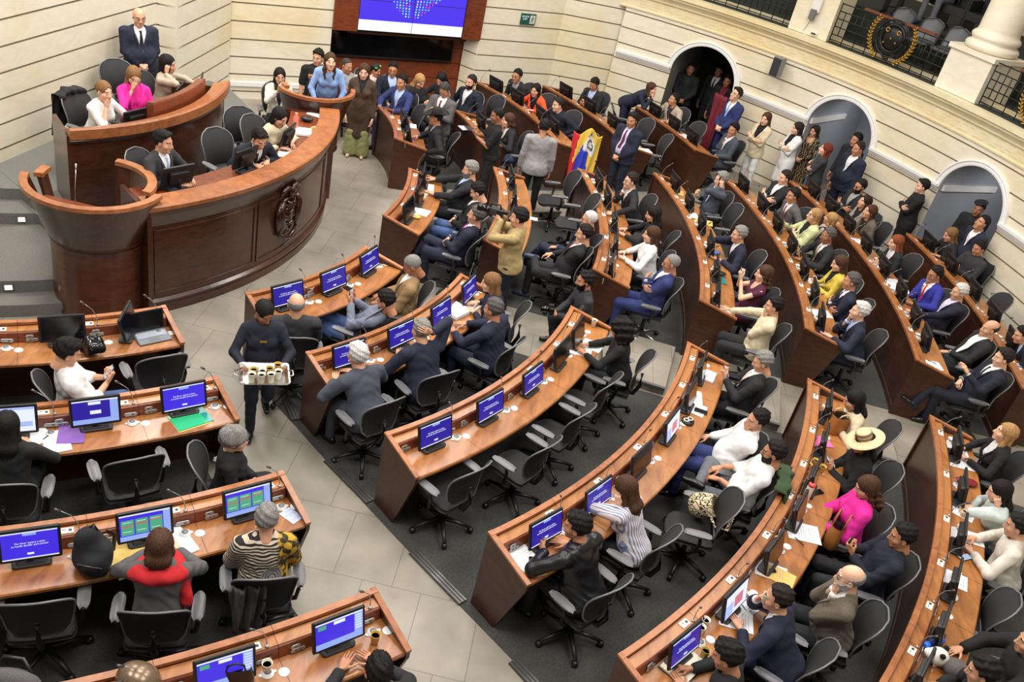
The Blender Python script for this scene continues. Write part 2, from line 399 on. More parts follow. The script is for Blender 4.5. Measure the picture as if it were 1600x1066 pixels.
# passages, arch mouldings, impost mouldings
def ring_path(ac, r, rr, n=28, foot=0.0):
    """points along an arch of radius r on the wall cylinder of radius rr"""
    P = []
    for t in np.linspace(0, PI, n):
        p = pol(WC, rr, ac + math.degrees(r * math.cos(t) / WR)); P.append((p[0], p[1], SPRING + r * (.92 if r < .8 else .90) * math.sin(t)))
    return np.array(P)
for k, ac in enumerate(ARCH):
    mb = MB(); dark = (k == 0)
    n0 = pol(WC, 1, ac) - WC; side = np.array([-n0[1], n0[0]])
    # barrel vault and jambs
    outl = [(-A_IN, 0.0)] + [(-A_IN * math.cos(t), SPRING + A_IN * .92 * math.sin(t)) for t in np.linspace(0, PI, 25)] + [(A_IN, 0.0)]
    V = []
    for dep in (0.0, 2.3):
        for (s_, z) in outl:
            if dep == 0: p = pol(WC, WR, ac + math.degrees(s_ / WR))
            else: p = WC + n0 * (WR + dep) + side * s_ * 1.15
            V.append((p[0], p[1], z))
    n = len(outl)
    mb.add(V, [(i, i + 1, n + i + 1, n + i) for i in range(n - 1)], 0, False)
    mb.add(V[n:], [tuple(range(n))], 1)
    struct(mb, 'wall_passage_%d' % (k + 1), [mat('shade-painted passage plaster', srgb(120, 120, 112), .8) if dark else M_PASS, M_DARK if dark else M_PASS])  # first passage: its shade is put into a darker plaster colour
    tr = MB()
    prof2 = [(A_IN - .005, -.0), (A_IN - .005, .045), (A_IN + .035, .05), (A_IN + .045, .03), (A_IN + .085, .035), (A_IN + .095, .055), (A_OUT, .05), (A_OUT, -.0)]
    tr.sweep(prof2, lambda p: ring_path(ac, p[0], WR - p[1]), smooth=False)
    struct(tr, 'trim_arch_%d' % (k + 1), M_WHITE)
def wall_band(name, prof, a0, a1, mats, n=None, mi=0):
    """profile (projection into the room, z) swept along the curved wall"""
    n = n or max(3, int(abs(a1 - a0) * 1.2))
    b = MB().sweep(prof, lambda p: np.c_[arcpts(WC, WR - p[0], a0, a1, n), np.full(n, p[1])])
    return struct(b, name, mats)
imp = [(-.05, 1.545), (.025, 1.545), (.03, 1.575), (.05, 1.585), (.055, 1.615), (.075, 1.625), (.075, 1.675), (-.05, 1.675)]
h = arch_half(0, A_IN + .02)
for k, (a0, a1) in enumerate(((78.4, ARCH[0] + h), (ARCH[0] - h, ARCH[1] + h), (ARCH[1] - h, ARCH[2] + h), (ARCH[2] - h, -35))):
    wall_band('trim_impost_%d' % (k + 1), imp, a0, a1, M_WHITE)
# impost returning inside the passages
for k, ac in enumerate(ARCH[1:]):
    n0 = pol(WC, 1, ac) - WC; side = np.array([-n0[1], n0[0]])
    p = WC + n0 * (WR + .75) + side * (A_IN * 1.05 - .02)
    struct(MB().box((p[0], p[1], 1.61), (1.4, .05, .11), math.atan2(n0[1], n0[0]) + .05), 'trim_passage_%d' % (k + 1), M_WHITE)
ent = [(-.05, 2.585), (.02, 2.585), (.025, 2.615), (0.0, 2.62), (0.0, 2.85), (.03, 2.86), (.035, 2.90), (.06, 2.94), (.10, 2.985), (.105, 3.03), (.14, 3.04), (.14, 3.13), (-.75, 3.15), (-.75, 3.05), (-.05, 3.0)]
wall_band('trim_entablature', ent, 79.5, -38, M_STONE2)
# engraved inscription band: rows of small worn letters, too worn to read
ins = MB(); r2 = random.Random(3)
for row, z in enumerate((2.66, 2.715, 2.77, 2.82)):
    a = 77.0
    while a > 16:
        w = r2.uniform(.10, .26)
        if r2.random() < .8:
            pts = arcpts(WC, WR - .003, a, a - math.degrees(w / WR), 3)
            ins.add(np.concatenate([np.c_[pts, np.full(3, z)], np.c_[pts, np.full(3, z + .016)]]), [(0, 1, 4, 3), (1, 2, 5, 4)])
        a -= math.degrees((w + r2.uniform(.05, .14)) / WR)
struct(ins, 'trim_inscription', mat('worn engraving', srgb(212, 194, 146), .8))
# balcony floor, raised tier and back wall
struct(MB().poly(sector(WC, WR + .02, WR + 5.2, -38, 79, 40), 3.06, 3.14), 'floor_balcony', mat('dark green carpet', srgb(46, 50, 42), .95))
struct(MB().poly(sector(WC, WR + 1.45, WR + 5.2, -38, 79, 40), 3.14, 3.75), 'floor_balcony_tier', mat('dark green carpet', srgb(46, 50, 42), .95))
struct(MB().poly(sector(WC, WR + 5.0, WR + 5.3, -38, 79, 40), 3.1, 5.4), 'wall_balcony', M_STONE2)
# stone pier and pedestal with column on the parapet
def wall_block(mb, a0, a1, r0, r1, z0, z1, mi=0): mb.poly(sector(WC, r0, r1, min(a0, a1), max(a0, a1), 6), z0, z1, mi)
mb = MB(); wall_block(mb, 52.2, 57.4, WR + .02, WR + .75, 3.12, 5.4); struct(mb, 'wall_balcony_pier', M_STONE)
mb = MB(); wall_block(mb, 31.9, 37.3, WR + .02, WR + .85, 3.12, 3.85); wall_block(mb, 31.6, 37.6, WR - .02, WR + .89, 3.85, 3.93)
p = pol(WC, WR + .45, 34.6)
mb.lathe([(.40, 3.93), (.44, 3.95), (.46, 4.0), (.44, 4.05), (.40, 4.07), (.38, 4.10), (.41, 4.13), (.42, 4.17), (.40, 4.21), (.355, 4.25), (.35, 4.3), (.33, 6.2)], 32, (p[0], p[1], 0))
struct(mb, 'column_balcony', M_STONE)
# ---------------------------------------------------------------- desks
ROWS = {  # radius of the front rim, start and end angle
 'A1': (5.536, -74, -45.7), 'A2': (6.912, -70, -45.6), 'A3': (8.413, -66, -45.7), 'A4': (9.922, -62, -45.3),
 'B1': (3.417, -44.6, -11.0), 'B2': (4.709, -43.6, -9.5), 'B3': (6.186, -43.2, -8.7), 'B4': (7.709, -42.6, -8.5), 'B5': (9.234, -42.1, -8.3), 'B6': (10.737, -41.7, -8.1),
 'C1': (4.64, -10.1, 12.6), 'C2': (6.06, -7.9, 18.2), 'C3': (7.631, -7.0, 21.0), 'C4': (9.141, -6.9, 21.9), 'C5': (10.612, -6.4, 22.0), 'C6': (12.128, -6.3, 22.9), 'C7': (13.556, -6.0, 14.5),
 'D1': (2.855, 10.8, 40), 'D2': (4.355, 19.5, 37), 'D3': (5.855, 22.0, 52.5), 'D4': (7.355, 23.2, 48.5), 'D5': (8.9, 24.1, 39.0)}
DESKNAME = {'A1': 'laptop desk', 'A2': 'green-folder desk', 'A3': 'backpack desk', 'A4': 'yellow-cup desk',
 'B1': 'short three-screen desk', 'B2': 'open-binder desk', 'B3': 'unoccupied desk', 'B4': 'woven-bag desk', 'B5': 'straw-hat desk', 'B6': 'panda-toy desk',
 'C1': 'pink-tie man\'s desk', 'C2': 'cameraman\'s desk', 'C3': 'white-jacket desk', 'C4': 'teal-folder desk', 'C5': 'yellow-blazer desk', 'C6': 'bright-blue-suit desk', 'C7': 'desk by the third arch',
 'D1': 'cowboy-hat desk', 'D2': 'white-T-shirt desk', 'D3': 'orange-jacket desk', 'D4': 'violet-tie man\'s desk', 'D5': 'desk by the first arch'}
DESKLABEL = {
 'A1': 'curved wooden desk beside the pulpit carrying the open laptop', 'A2': 'curved wooden desk carrying the green folder and the purple folder',
 'A3': 'curved wooden desk with the black backpack on it', 'A4': 'curved wooden desk with a yellow paper cup near its aisle end',
 'B1': 'short curved wooden desk with three lit screens facing the coat of arms', 'B2': 'curved wooden desk holding the thick open white binder',
 'B3': 'curved wooden desk whose seats stand empty, five dark blue screens on it', 'B4': 'curved wooden desk in front of the woman in the pastel striped shirt',
 'B5': 'long curved wooden desk in front of the woman in the straw hat', 'B6': 'long curved wooden desk with the blue bottle and panda toy',
 'C1': 'curved wooden desk in front of the man with the pink tie', 'C2': 'curved wooden desk just behind the standing cameraman',
 'C3': 'curved wooden desk in front of the woman in the white jacket', 'C4': 'curved wooden desk with the teal folder on it',
 'C5': 'curved wooden desk in front of the woman in the yellow blazer', 'C6': 'curved wooden desk in front of the man in the bright blue suit',
 'C7': 'curved wooden desk along the wall under the third arch', 'D1': 'curved wooden desk where the man in the cowboy hat sits',
 'D2': 'curved wooden desk in front of the man in the white T-shirt', 'D3': 'curved wooden desk in front of the woman in the orange jacket',
 'D4': 'curved wooden desk behind the flag, beside the man with the violet tie', 'D5': 'curved wooden desk in front of the first arch'}
DEPTH, RIMZ, TOPZ, EDGEZ = .55, .915, .765, .765
M_PLATE = mat('satin steel plate', srgb(176, 176, 174), .35, .6)
M_PLATE_D = mat('dark steel insert', srgb(96, 94, 92), .4, .5)
M_SOCKET = mat('white socket plastic', srgb(222, 216, 206), .45)
M_PAPERW = mat('white paper', srgb(236, 236, 238), .8)
M_LIDW = mat('white china', srgb(232, 230, 226), .3)
M_SLATE = mat('slate grey lid', srgb(120, 124, 130), .35)

MLIST = {
 'A1': [((97, 512), 'off', 0), ((192, 488), 'off', 62)],
 'A2': [((17, 645), 'white', 0), ((147, 634), 'win', 0), ((281, 610), 'vivid', 0)],
 'A3': [((47, 830), 'vivid', 0), ((222, 804), 'table', 0), ((380, 770), 'table', 0)],
 'A4': [((135, 1062), 'table', 0), ((345, 1028), 'list', 0), ((520, 970), 'list', 0)],
 'B1': [((437, 450), 'blue', 0), ((503, 427), 'blue', 0), ((555, 399), 'blue', 0)],
 'B2': [((541, 550), 'blue', 0), ((617, 517), 'blue', 0), ((675, 482), 'blue', 0), ((717, 447), 'blue', 0)],
 'B3': [((672, 670), 'blue', 0), ((755, 629), 'blue', 0), ((821, 587), 'blue', 0), ((867, 548), 'off', 0), ((889, 515), 'off', 0)],
 'B4': [((840, 817), 'blue', 0), ((922, 767), 'blue', 0), ((988, 712), 'off', 0), ((1036, 660), 'photo', 0), ((1063, 612), 'off', 0), ((1083, 570), 'off', 0)],
 'B5': [((1045, 988), 'blue', 0), ((1127, 922), 'photo', 0), ((1190, 852), 'off', 0), ((1222, 785), 'off', 0), ((1247, 735), 'off', 0), ((1265, 682), 'off', 0), ((1277, 630), 'off', 0)],
 'B6': [((1415, 1035), 'off', 0), ((1445, 962), 'off', 0), ((1467, 895), 'off', 0), ((1480, 825), 'off', 0), ((1485, 755), 'off', 0), ((1482, 690), 'off', 0)],
 'C1': [((629, 325), 'off', 0), ((639, 298), 'off', 0), ((649, 272), 'off', 0)],
 'C2': [((788, 275), 'off', 0), ((794, 307), 'off', 0), ((790, 340), 'off', 0)],
 'C3': [((925, 279), 'off', 0), ((940, 305), 'off', 0), ((947, 340), 'off', 0), ((950, 376), 'off', 0), ((944, 411), 'off', 0)],
 'C4': [((1046, 283), 'off', 0), ((1066, 312), 'off', 0), ((1086, 345), 'off', 0), ((1099, 378), 'off', 0), ((1104, 415), 'off', 0), ((1105, 452), 'off', 0)],
 'C5': [((1160, 287), 'off', 0), ((1189, 318), 'off', 0), ((1212, 347), 'off', 0), ((1232, 380), 'off', 0), ((1250, 415), 'off', 0), ((1263, 453), 'off', 0), ((1272, 492), 'off', 0)],
 'C6': [((1262, 297), 'off', 0), ((1295, 322), 'off', 0), ((1327, 350), 'off', 0), ((1355, 380), 'off', 0), ((1380, 415), 'off', 0), ((1402, 452), 'off', 0), ((1422, 490), 'off', 0), ((1437, 524), 'off', 0)],
 'C7': [((1446, 377), 'off', 0), ((1482, 412), 'off', 0), ((1517, 452), 'off', 0), ((1548, 490), 'off', 0), ((1578, 530), 'off', 0)],
 'D1': [((606, 185), 'off', 0), ((622, 204), 'off', 0)], 'D2': [((733, 188), 'off', 0)],
 'D3': [((782, 132), 'off', 0), ((808, 152), 'off', 0), ((839, 178), 'off', 0), ((868, 196), 'white', 0)],
 'D4': [((885, 142), 'off', 0), ((920, 165), 'off', 0), ((955, 190), 'off', 0)], 'D5': [((1026, 173), 'off', 0), ((1055, 193), 'off', 0), ((1085, 214), 'off', 0)]}
def fit_angles(key):
    r, a0, a1 = ROWS[key]; c = CEN[key[0]]; A_ = []
    for (px, py), kd, tw in MLIST[key]:
        p = at(px, py, .945); A_.append(math.degrees(math.atan2(p[1] - c[1], p[0] - c[0])))
    A_.sort(); st_ = math.degrees(.80 / (r + .26)); m_ = math.degrees(.42 / (r + .26))
    while A_[0] - st_ > a0 + m_: A_.insert(0, A_[0] - st_)
    while A_[-1] + st_ < a1 - m_: A_.append(A_[-1] + st_)
    return [max(a0 + m_ * .5, min(a1 - m_, x)) for x in A_]
def make_desk(key):
    c = CEN[key[0]]; r0, a0, a1 = ROWS[key]; mid = pol(c, r0 + .27, (a0 + a1) / 2)
    # keep the root near the shown end of rows that run out of the picture
    org = (mid[0], mid[1], 0.0)
    d = empty('curved_desk', org, 0, DESKLABEL[key], 'desk', 'curved desks of the chamber')
    n = max(6, int((a1 - a0) / 1.2))
    e0, e1 = math.degrees(.045 / r0), math.degrees(.045 / r0)
    def sw(prof, name, m, b0=a0, b1=a1):
        mb = MB().sweep(prof, lambda p: np.c_[arcpts(c, r0 + p[0], b0, b1, n), np.full(n, p[1])])
        return mb.build(name, m, d, org)
    # curved front with a plinth line and a shallow panel moulding
    sw([(.015, 0), (.015, .09), (.025, .095), (.025, .80), (.012, .82), (.012, .885), (.05, .885), (.05, 0)], 'front_panel', W_PANEL, a0 + e0 * .4, a1 - e1 * .4)
    sw([(-.004, .882), (-.004, RIMZ), (.05, RIMZ), (.05, .882)], 'rim', W_RIM)
    # ledge with riser that carries sockets and control plates
    sw([(.05, .80), (.05, .872), (.155, .872), (.165, .865), (.185, TOPZ - .005), (.185, TOPZ - .03), (.06, TOPZ - .03)], 'ledge', W_RED, a0 + e0, a1 - e1)
    sw([(.055, .872), (.055, .878), (.150, .878), (.150, .872)], 'ledge_top', W_TOP, a0 + e0, a1 - e1)
    sw([(.18, TOPZ - .035), (.18, TOPZ), (DEPTH - .012, TOPZ), (DEPTH, TOPZ - .01), (DEPTH, TOPZ - .035)], 'desktop', W_TOP, a0 + e0 * .6, a1 - e1 * .6)
    sw([(.06, .30), (.06, .73), (.085, .73), (.085, .30)], 'modesty_panel', W_PANEL, a0 + e0, a1 - e1)
    # end panels: deep at the top, cut back towards the floor; sloping rim on top
    for a, sg in ((a0, 1), (a1, -1)):
        u = np.array([math.cos(rad(a)), math.sin(rad(a))]); t = np.array([-u[1], u[0]]) * sg; b = np.array(c) + u * r0
        P = [(0, 0), (.31, 0), (.34, .04), (DEPTH + .01, .70), (DEPTH + .01, .775), (0, RIMZ - .012)]
        V = [(*(b + u * q + t * w), z) for w in (0.0, .035) for q, z in P]
        k = len(P)
        MB().add(V, [tuple(range(k)), tuple(range(2 * k - 1, k - 1, -1))] + [(i, k + i, k + (i + 1) % k, (i + 1) % k) for i in range(k)]).build('end_panel', W_PANEL, d, org)
        P = [(-.006, RIMZ - .014), (DEPTH + .015, .772), (DEPTH + .015, .797), (.0, RIMZ + .006), (-.006, RIMZ + .004)]
        V = [(*(b + u * q + t * w), z) for w in (-.006, .042) for q, z in P]; k = len(P)
        MB().add(V, [tuple(range(k)), tuple(range(2 * k - 1, k - 1, -1))] + [(i, k + i, k + (i + 1) % k, (i + 1) % k) for i in range(k)]).build('end_rim', W_RIM, d, org)
    # seams and fittings of every seat
    SA = fit_angles(key)
    for i in range(1, len(SA)):
        a = (SA[i - 1] + SA[i]) / 2; u = np.array([math.cos(rad(a)), math.sin(rad(a))]); t = np.array([-u[1], u[0]]) * .002
        P = [(-.005, RIMZ + .0008), (.051, RIMZ + .0008), (.051, .8792), (.151, .8792), (.167, .866), (.187, TOPZ + .0008), (DEPTH, TOPZ + .0008)]
        V = [(*(np.array(c) + u * (r0 + q) + t * sg), z) for sg in (-1, 1) for q, z in P]
        MB().add(V, [(k, k + 1, 8 + k, 7 + k) for k in range(6)]).build('joint_line', mat('dark joint', srgb(60, 28, 12), .6), d, org)
    if SA:
        for a in SA:
            u = np.array([math.cos(rad(a)), math.sin(rad(a))]); t = np.array([-u[1], u[0]])
            M = np.c_[t, u, [0, 0]]; M3 = np.array([[t[0], u[0], 0], [t[1], u[1], 0], [0, 0, 1.0]])
            tilt = M3 @ rotx(rad(-78))
            def P3(q, off, z): v = np.array(c) + u * (r0 + q) + t * off; return (v[0], v[1], z)
            # two pill plates on the riser, left of the screen
            mb = MB(); mb.rbox(P3(.178, -.29, .832), (.075, .034, .008), .017, tilt); mb.rbox(P3(.182, -.27, .793), (.115, .034, .008), .017, tilt)
            mb.rbox(P3(.183, -.29, .833), (.02, .014, .006), .006, tilt, mi=1); mb.rbox(P3(.187, -.285, .794), (.02, .014, .006), .006, tilt, mi=1); mb.rbox(P3(.187, -.25, .794), (.016, .012, .006), .006, tilt, mi=1)
            mb.build('control_plate', [M_PLATE, M_PLATE_D], d, org)
            mb = MB(); mb.rbox(P3(.182, .30, .80), (.115, .036, .008), .017, tilt); mb.rbox(P3(.187, .32, .801), (.024, .018, .006), .008, tilt, mi=1)
            mb.build('microphone_plate', [M_PLATE, M_PLATE_D], d, org)
            mb = MB(); mb.box(P3(.103, .245, .882), (.10, .06, .008), rad(a) - PI / 2); mb.box(P3(.103, .27, .887), (.022, .022, .004), rad(a) - PI / 2, 1); mb.box(P3(.095, .225, .887), (.03, .004, .004), rad(a) - PI / 2, 1)
            mb.build('socket_plate', [M_SOCKET, M_BLACK], d, org)
            # round reader with two ears and a flat disc beside it
            mb = MB(); q = P3(.27, .30, TOPZ); mb.lathe([(.048, 0), (.048, .006), (.036, .010), (.034, .022), (.030, .024)], 18, q)
            for e in (-1, 1):
                p_ = P3(.27, .30 + .052 * e, TOPZ + .003); mb.lathe([(.014, -.003), (.014, .003)], 10, p_)
            mb.lathe([(.028, .024), (.028, .0265)], 16, q, 1)
            mb.build('round_reader', [M_LIDW, M_SLATE], d, org)
            mb = MB(); mb.lathe([(.040, 0), (.040, .003), (.036, .004)], 18, P3(.30, .41, TOPZ)); mb.build('speaker_disc', [M_LIDW], d, org)
    return d
DESKS = {k: make_desk(k) for k in ROWS}

# ---------------------------------------------------------------- monitors
M_BLUE = emit('screen deep blue', srgb(42, 28, 158), 1.0)
M_BLUE2 = emit('screen vivid blue', srgb(60, 40, 205), 1.25)
M_OFF = mat('dark screen glass', srgb(14, 14, 18), .15, spec=.6)
M_LBLUE = emit('screen light blue', srgb(150, 175, 240), 1.0)
M_SWHITE = emit('screen white', srgb(226, 232, 245), 1.1)
M_SGREEN = emit('screen green', srgb(80, 170, 130), 1.0)
M_SRED = emit('screen red', srgb(205, 70, 90), 1.0)
M_STAND = mat('charcoal stand plastic', srgb(46, 46, 46), .5)
SW_, SH_ = .375, .225
def monitor(kind):
    """faces +Y (towards the seat); origin on the desktop under the foot"""
    o = empty('computer_monitor', (0, 0, 0), 0)
    tl = rotx(rad(14))   # tilted back
    c0 = np.array([0, 0.0, .19])
    def T(p): return tuple(c0 + tl @ np.array(p))
    b = MB(); b.rbox(T((0, 0, 0)), (SW_ + .045, SH_ + .05, .026), .014, tl @ rotx(rad(-90)))
    b.rbox(T((0, -.030, -.01)), (SW_ * .7, SH_ * .72, .05), .03, tl @ rotx(rad(-90)))
    b.build('bezel', M_BLACK, o)
    lit = kind != 'off'
    s = MB(); s.box(T((0, .0135, 0)), (SW_, SH_, .002), 0, 0, tl @ rotx(rad(-90)))
    # local screen axes: x right as seen by the viewer is -X
    def pan(x0, z0, x1, z1, mi):
        s.box(T((-(x0 + x1) / 2 * SW_, .0150, (z0 + z1) / 2 * SH_)), (abs(x1 - x0) * SW_, abs(z1 - z0) * SH_, .0012), 0, mi, tl @ rotx(rad(-90)))
    mats = [M_BLUE2 if kind in ('vivid', 'list', 'table') else M_BLUE if lit else M_OFF, M_LBLUE, M_SWHITE, M_SGREEN, M_SRED]
    if kind in ('blue', 'vivid'):
        pan(-.12, .36, .12, .46, 1); pan(-.06, -.36, .06, -.29, 2); pan(-.5, -.5, .5, -.46, 2); pan(-.5, .46, .5, .5, 2)
    if kind == 'list':
        pan(-.5, .45, .5, .5, 2); pan(-.5, -.5, .5, -.28, 1); pan(.32, -.28, .5, .45, 1); pan(-.12, .30, .12, .42, 2); pan(-.45, .25, -.28, .40, 3)
        for i in range(6): pan(.34, .33 - i * .10, .48, .39 - i * .10, 2)
    if kind == 'win':
        pan(-.5, .45, .5, .5, 2); pan(-.5, -.5, .5, -.3, 1); pan(.32, -.3, .5, .45, 1); pan(-.12, -.1, .12, .05, 2); pan(-.15, .30, .12, .42, 2)
    if kind == 'table':
        pan(-.5, .45, .5, .5, 2); pan(-.5, -.5, .5, -.32, 1); pan(.36, -.32, .5, .45, 1)
        for i, x in enumerate((-.47, -.19, .09)):
            pan(x, -.28, x + .25, .30, 3); pan(x, .02 + .06 * i, x + .25, .10 + .06 * i, 4); pan(x + .03, -.16, x + .2, -.13, 2); pan(x + .03, .2, x + .2, .23, 2)
    if kind == 'white':
        pan(-.5, -.5, .5, .5, 2); pan(-.5, .40, .5, .5, 1); pan(-.45, -.3, .45, -.1, 1)
    if kind == 'photo':
        pan(-.5, -.5, .5, .5, 2); pan(-.1, -.3, .3, .2, 4); pan(-.5, -.5, -.15, .1, 1)
    scr = s.build('screen', mats, o)
    if kind in ('blue', 'vivid'):
        Mx = np.c_[tl @ np.array([-1, 0, 0]), tl @ np.array([0, 0, 1]), tl @ np.array([0, 1, 0])]
        text_mesh('screen_text', 'Por favor espere y pase\nsu huella dactilar para pensar', .021, M_SWHITE, scr, T((0, .0162, .01)), Mx)
    f = MB(); f.rbox((0, -.0, .014), (.27, .13, .028), .03); f.rbox((0, .01, .032), (.20, .08, .012), .02); f.build('foot', M_STAND, o)
    n = MB(); n.tube([(0, -.02, .02), (0, -.03, .10), (0, -.022, .19)], [.026, .022, .026], 8); n.build('neck', M_BLACK, o)
    return o
MON = {}
def ordinal(i): return ['first', 'second', 'third', 'fourth', 'fifth', 'sixth', 'seventh', 'eighth', 'ninth', 'tenth', 'eleventh', 'twelfth'][i]
SCREEN_WORDS = {'blue': 'blue notice screen', 'vivid': 'bright blue notice screen', 'list': 'blue screen with a side list', 'win': 'blue screen with a white box', 'table': 'green and red table screen', 'white': 'white screen', 'off': 'dark screen', 'photo': 'grey and pink picture screen'}
MICRO = None
def make_mic():
    o = empty('gooseneck_microphone', (0, 0, 0), 0)
    MB().lathe([(.016, 0), (.016, .01), (.008, .014)], 10).build('socket_ring', M_PLATE, o)
    MB().tube([(0, 0, .0), (.01, .0, .1), (.05, .02, .20), (.12, .05, .29)], [.0045, .004, .0035, .0035], 6).build('stem', M_PLATE, o)
    MB().tube([(.118, .049, .287), (.155, .066, .33)], [.009, .0105], 8).build('capsule', M_PLATE_D, o)
    return o
def desk_pose(key, px, py, z, dr):
    """snap a seen point to the desk: angle from the pixel, radius fixed"""
    p = at(px, py, z); c = CEN[key[0]]; a = math.degrees(math.atan2(p[1] - c[1], p[0] - c[0]))
    q = pol(c, ROWS[key][0] + dr, a)
    return q, a
for key, L in MLIST.items():
    pl = [(desk_pose(key, px, py, .945, .26), kind, tw) for (px, py), kind, tw in L]
    pl.sort(key=lambda e: -e[0][1] if key[0] in 'A' else e[0][1])
    for i, ((q, a), kind, tw) in enumerate(pl):
        rz = rad(a) - PI / 2 + rad(tw)
        lab = 'monitor with %s, %s from the aisle on the %s' % (SCREEN_WORDS[kind], ordinal(i), DESKNAME[key])
        if kind not in MON: o = MON[kind] = monitor(kind); o.location = (q[0], q[1], TOPZ + .002); o.rotation_euler = (0, 0, rz)
        else: o = copy_tree(MON[kind], (q[0], q[1], TOPZ + .002), rz)
        tag(o, lab, 'monitor', 'monitors of the %s' % DESKNAME[key])
        # the seat's microphone stands on the ledge right of the screen
        u = np.array([math.cos(rad(a)), math.sin(rad(a))]); t = np.array([-u[1], u[0]])
        pm = np.array(CEN[key[0]]) + u * (ROWS[key][0] + .128) + t * .335
        lab = 'gooseneck microphone by the %s monitor from the aisle, %s' % (ordinal(i), DESKNAME[key])
        if MICRO is None: m_ = MICRO = make_mic(); m_.location = (pm[0], pm[1], .8795); m_.rotation_euler = (0, 0, rad(a) - PI / 2)
        else: m_ = copy_tree(MICRO, (pm[0], pm[1], .8795), rad(a) - PI / 2)
        tag(m_, lab, 'microphone', 'microphones of the %s' % DESKNAME[key])

# ---------------------------------------------------------------- office chair
M_MESHB = mat('dark woven mesh', srgb(37, 37, 38), .75, var=.15, scale=120)
M_FRAME = mat('graphite frame', srgb(112, 112, 114), .4, .2)
M_PAD = mat('grey arm pad', srgb(104, 104, 106), .38)
M_CHROME = mat('polished aluminium', srgb(190, 190, 190), .25, .9)
def lofted(f, nu, nv, th):
    """two-sided slab from a surface f(u,v)->(point), thickness along its normal"""
    U = np.linspace(0, 1, nu); Vv = np.linspace(0, 1, nv)
    P = np.array([[f(u, v) for v in Vv] for u in U]); du = np.gradient(P, axis=0); dv = np.gradient(P, axis=1)
    N = np.cross(du, dv); N /= np.maximum(np.linalg.norm(N, axis=2), 1e-9)[..., None]
    A = (P + N * th / 2).reshape(-1, 3); B = (P - N * th / 2).reshape(-1, 3); k = nu * nv; F_ = []
    for i in range(nu - 1):
        for j in range(nv - 1):
            a, b, c, d = i * nv + j, i * nv + j + 1, (i + 1) * nv + j + 1, (i + 1) * nv + j
            F_ += [(a, d, c, b), (k + a, k + b, k + c, k + d)]
    rim = [(i * nv) for i in range(nu)] + [(nu - 1) * nv + j for j in range(1, nv)] + [i * nv + nv - 1 for i in range(nu - 2, -1, -1)] + [j for j in range(nv - 2, 0, -1)]
    for x, y in zip(rim, rim[1:] + rim[:1]): F_.append((x, y, k + y, k + x))
    return np.concatenate([A, B]), F_
def back_pt(u, v):
    """v: 0 bottom..1 top, u across; rounded shovel outline, curved around the sitter (faces +Y)"""
    hw = .195 + .055 * math.sin(min(1, v * 1.15) * PI / 2); 
    if v > .62: hw *= math.sqrt(max(0.0, 1 - ((v - .62) / .385) ** 2.6))
    if v < .12: hw *= .80 + .2 * (v / .12)
    x = (u - .5) * 2 * hw
    z = .53 + .50 * v
    y = -.225 - .03 * math.sin(v * PI) * -1 - .13 * v * v + .30 * x * x * 2.2
    return np.array([x, y, z])
def seat_pt(u, v):
    hw = .235 - .03 * v; 
    if v > .8: hw *= math.sqrt(max(.02, 1 - ((v - .8) / .22) ** 2))
    if v < .1: hw *= .88 + .12 * v / .1
    x = (u - .5) * 2 * hw; y = -.20 + .46 * v
    z = .440 + .9 * x * x * .5 - (.05 * max(0, v - .75) / .25) ** 1.0 * .6
    return np.array([x, y, z])
def make_chair(chrome):
    o = empty('office_chair', (0, 0, 0), 0)
    V, F_ = lofted(back_pt, 13, 17, .012); MB().add(V, F_, 0, True).build('backrest', M_MESHB, o)
    rim = [back_pt(0, v) for v in np.linspace(0, .985, 16)] + [back_pt(u, .99) for u in np.linspace(.1, .9, 5)] + [back_pt(1, v) for v in np.linspace(.985, 0, 16)]
    rim.append(rim[0])
    MB().tube(rim, .0095, 6).build('back_frame', M_FRAME, o)
    V, F_ = lofted(seat_pt, 13, 13, .045); MB().add(V, F_, 0, True).build('seat', M_MESHB, o)
    sp_ = MB(); sp_.tube([(0, -.10, .40), (0, -.24, .42), (0, -.29, .55), (0, -.275, .72)], [.03, .028, .025, .02], 8); sp_.box((0, -.02, .405), (.18, .26, .05)); sp_.build('tilt_bracket', M_BLACK, o)
    for s in (-1, 1):
        a = MB(); a.tube([(s * .17, -.02, .41), (s * .27, -.03, .43), (s * .285, -.05, .55), (s * .285, -.03, .64)], [.02, .02, .018, .02], 8)
        arm = a.build('armrest', M_BLACK, o)
        V = []; 
        def padf(u, v): 
            w = .042 * math.sqrt(max(.05, 1 - (2 * v - 1) ** 4)); return np.array([s * .285 + (u - .5) * 2 * w, -.13 + .27 * v, .665 + .012 * (1 - (2 * u - 1) ** 2)])
        V, F_ = lofted(padf, 5, 9, .03); MB().add(V, F_, 0, True).build('arm_pad', M_PAD, arm)
    MB().tube([(0, 0, .11), (0, 0, .24), (0, 0, .40)], [.032, .026, .022], 10).build('gas_column', M_BLACK, o)
    for k in range(5):
        t = rad(90 + 72 * k); dx, dy = math.cos(t), math.sin(t)
        lg = MB().tube([(dx * .02, dy * .02, .12), (dx * .16, dy * .16, .105), (dx * .30, dy * .30, .075)], [.032, .024, .018], 6, flat=.8).build('base_leg', M_CHROME if chrome else M_BLACK, o)
        MB().lathe([(.001, -.025), (.03, -.022), (.032, 0), (.03, .022), (.001, .025)], 10, (dx * .305, dy * .305, .038), 0, rotz(t) @ rotx(PI / 2)).build('caster', M_BLACK, lg)
    return o
CH = {}
def put_chair(x, y, rz, label, group, z=0.0, chrome=False):
    k = chrome
    if k not in CH: o = CH[k] = make_chair(chrome); o.location = (x, y, z); o.rotation_euler = (0, 0, rz)
    else: o = copy_tree(CH[k], (x, y, z), rz)
    return tag(o, label, 'chair', group)
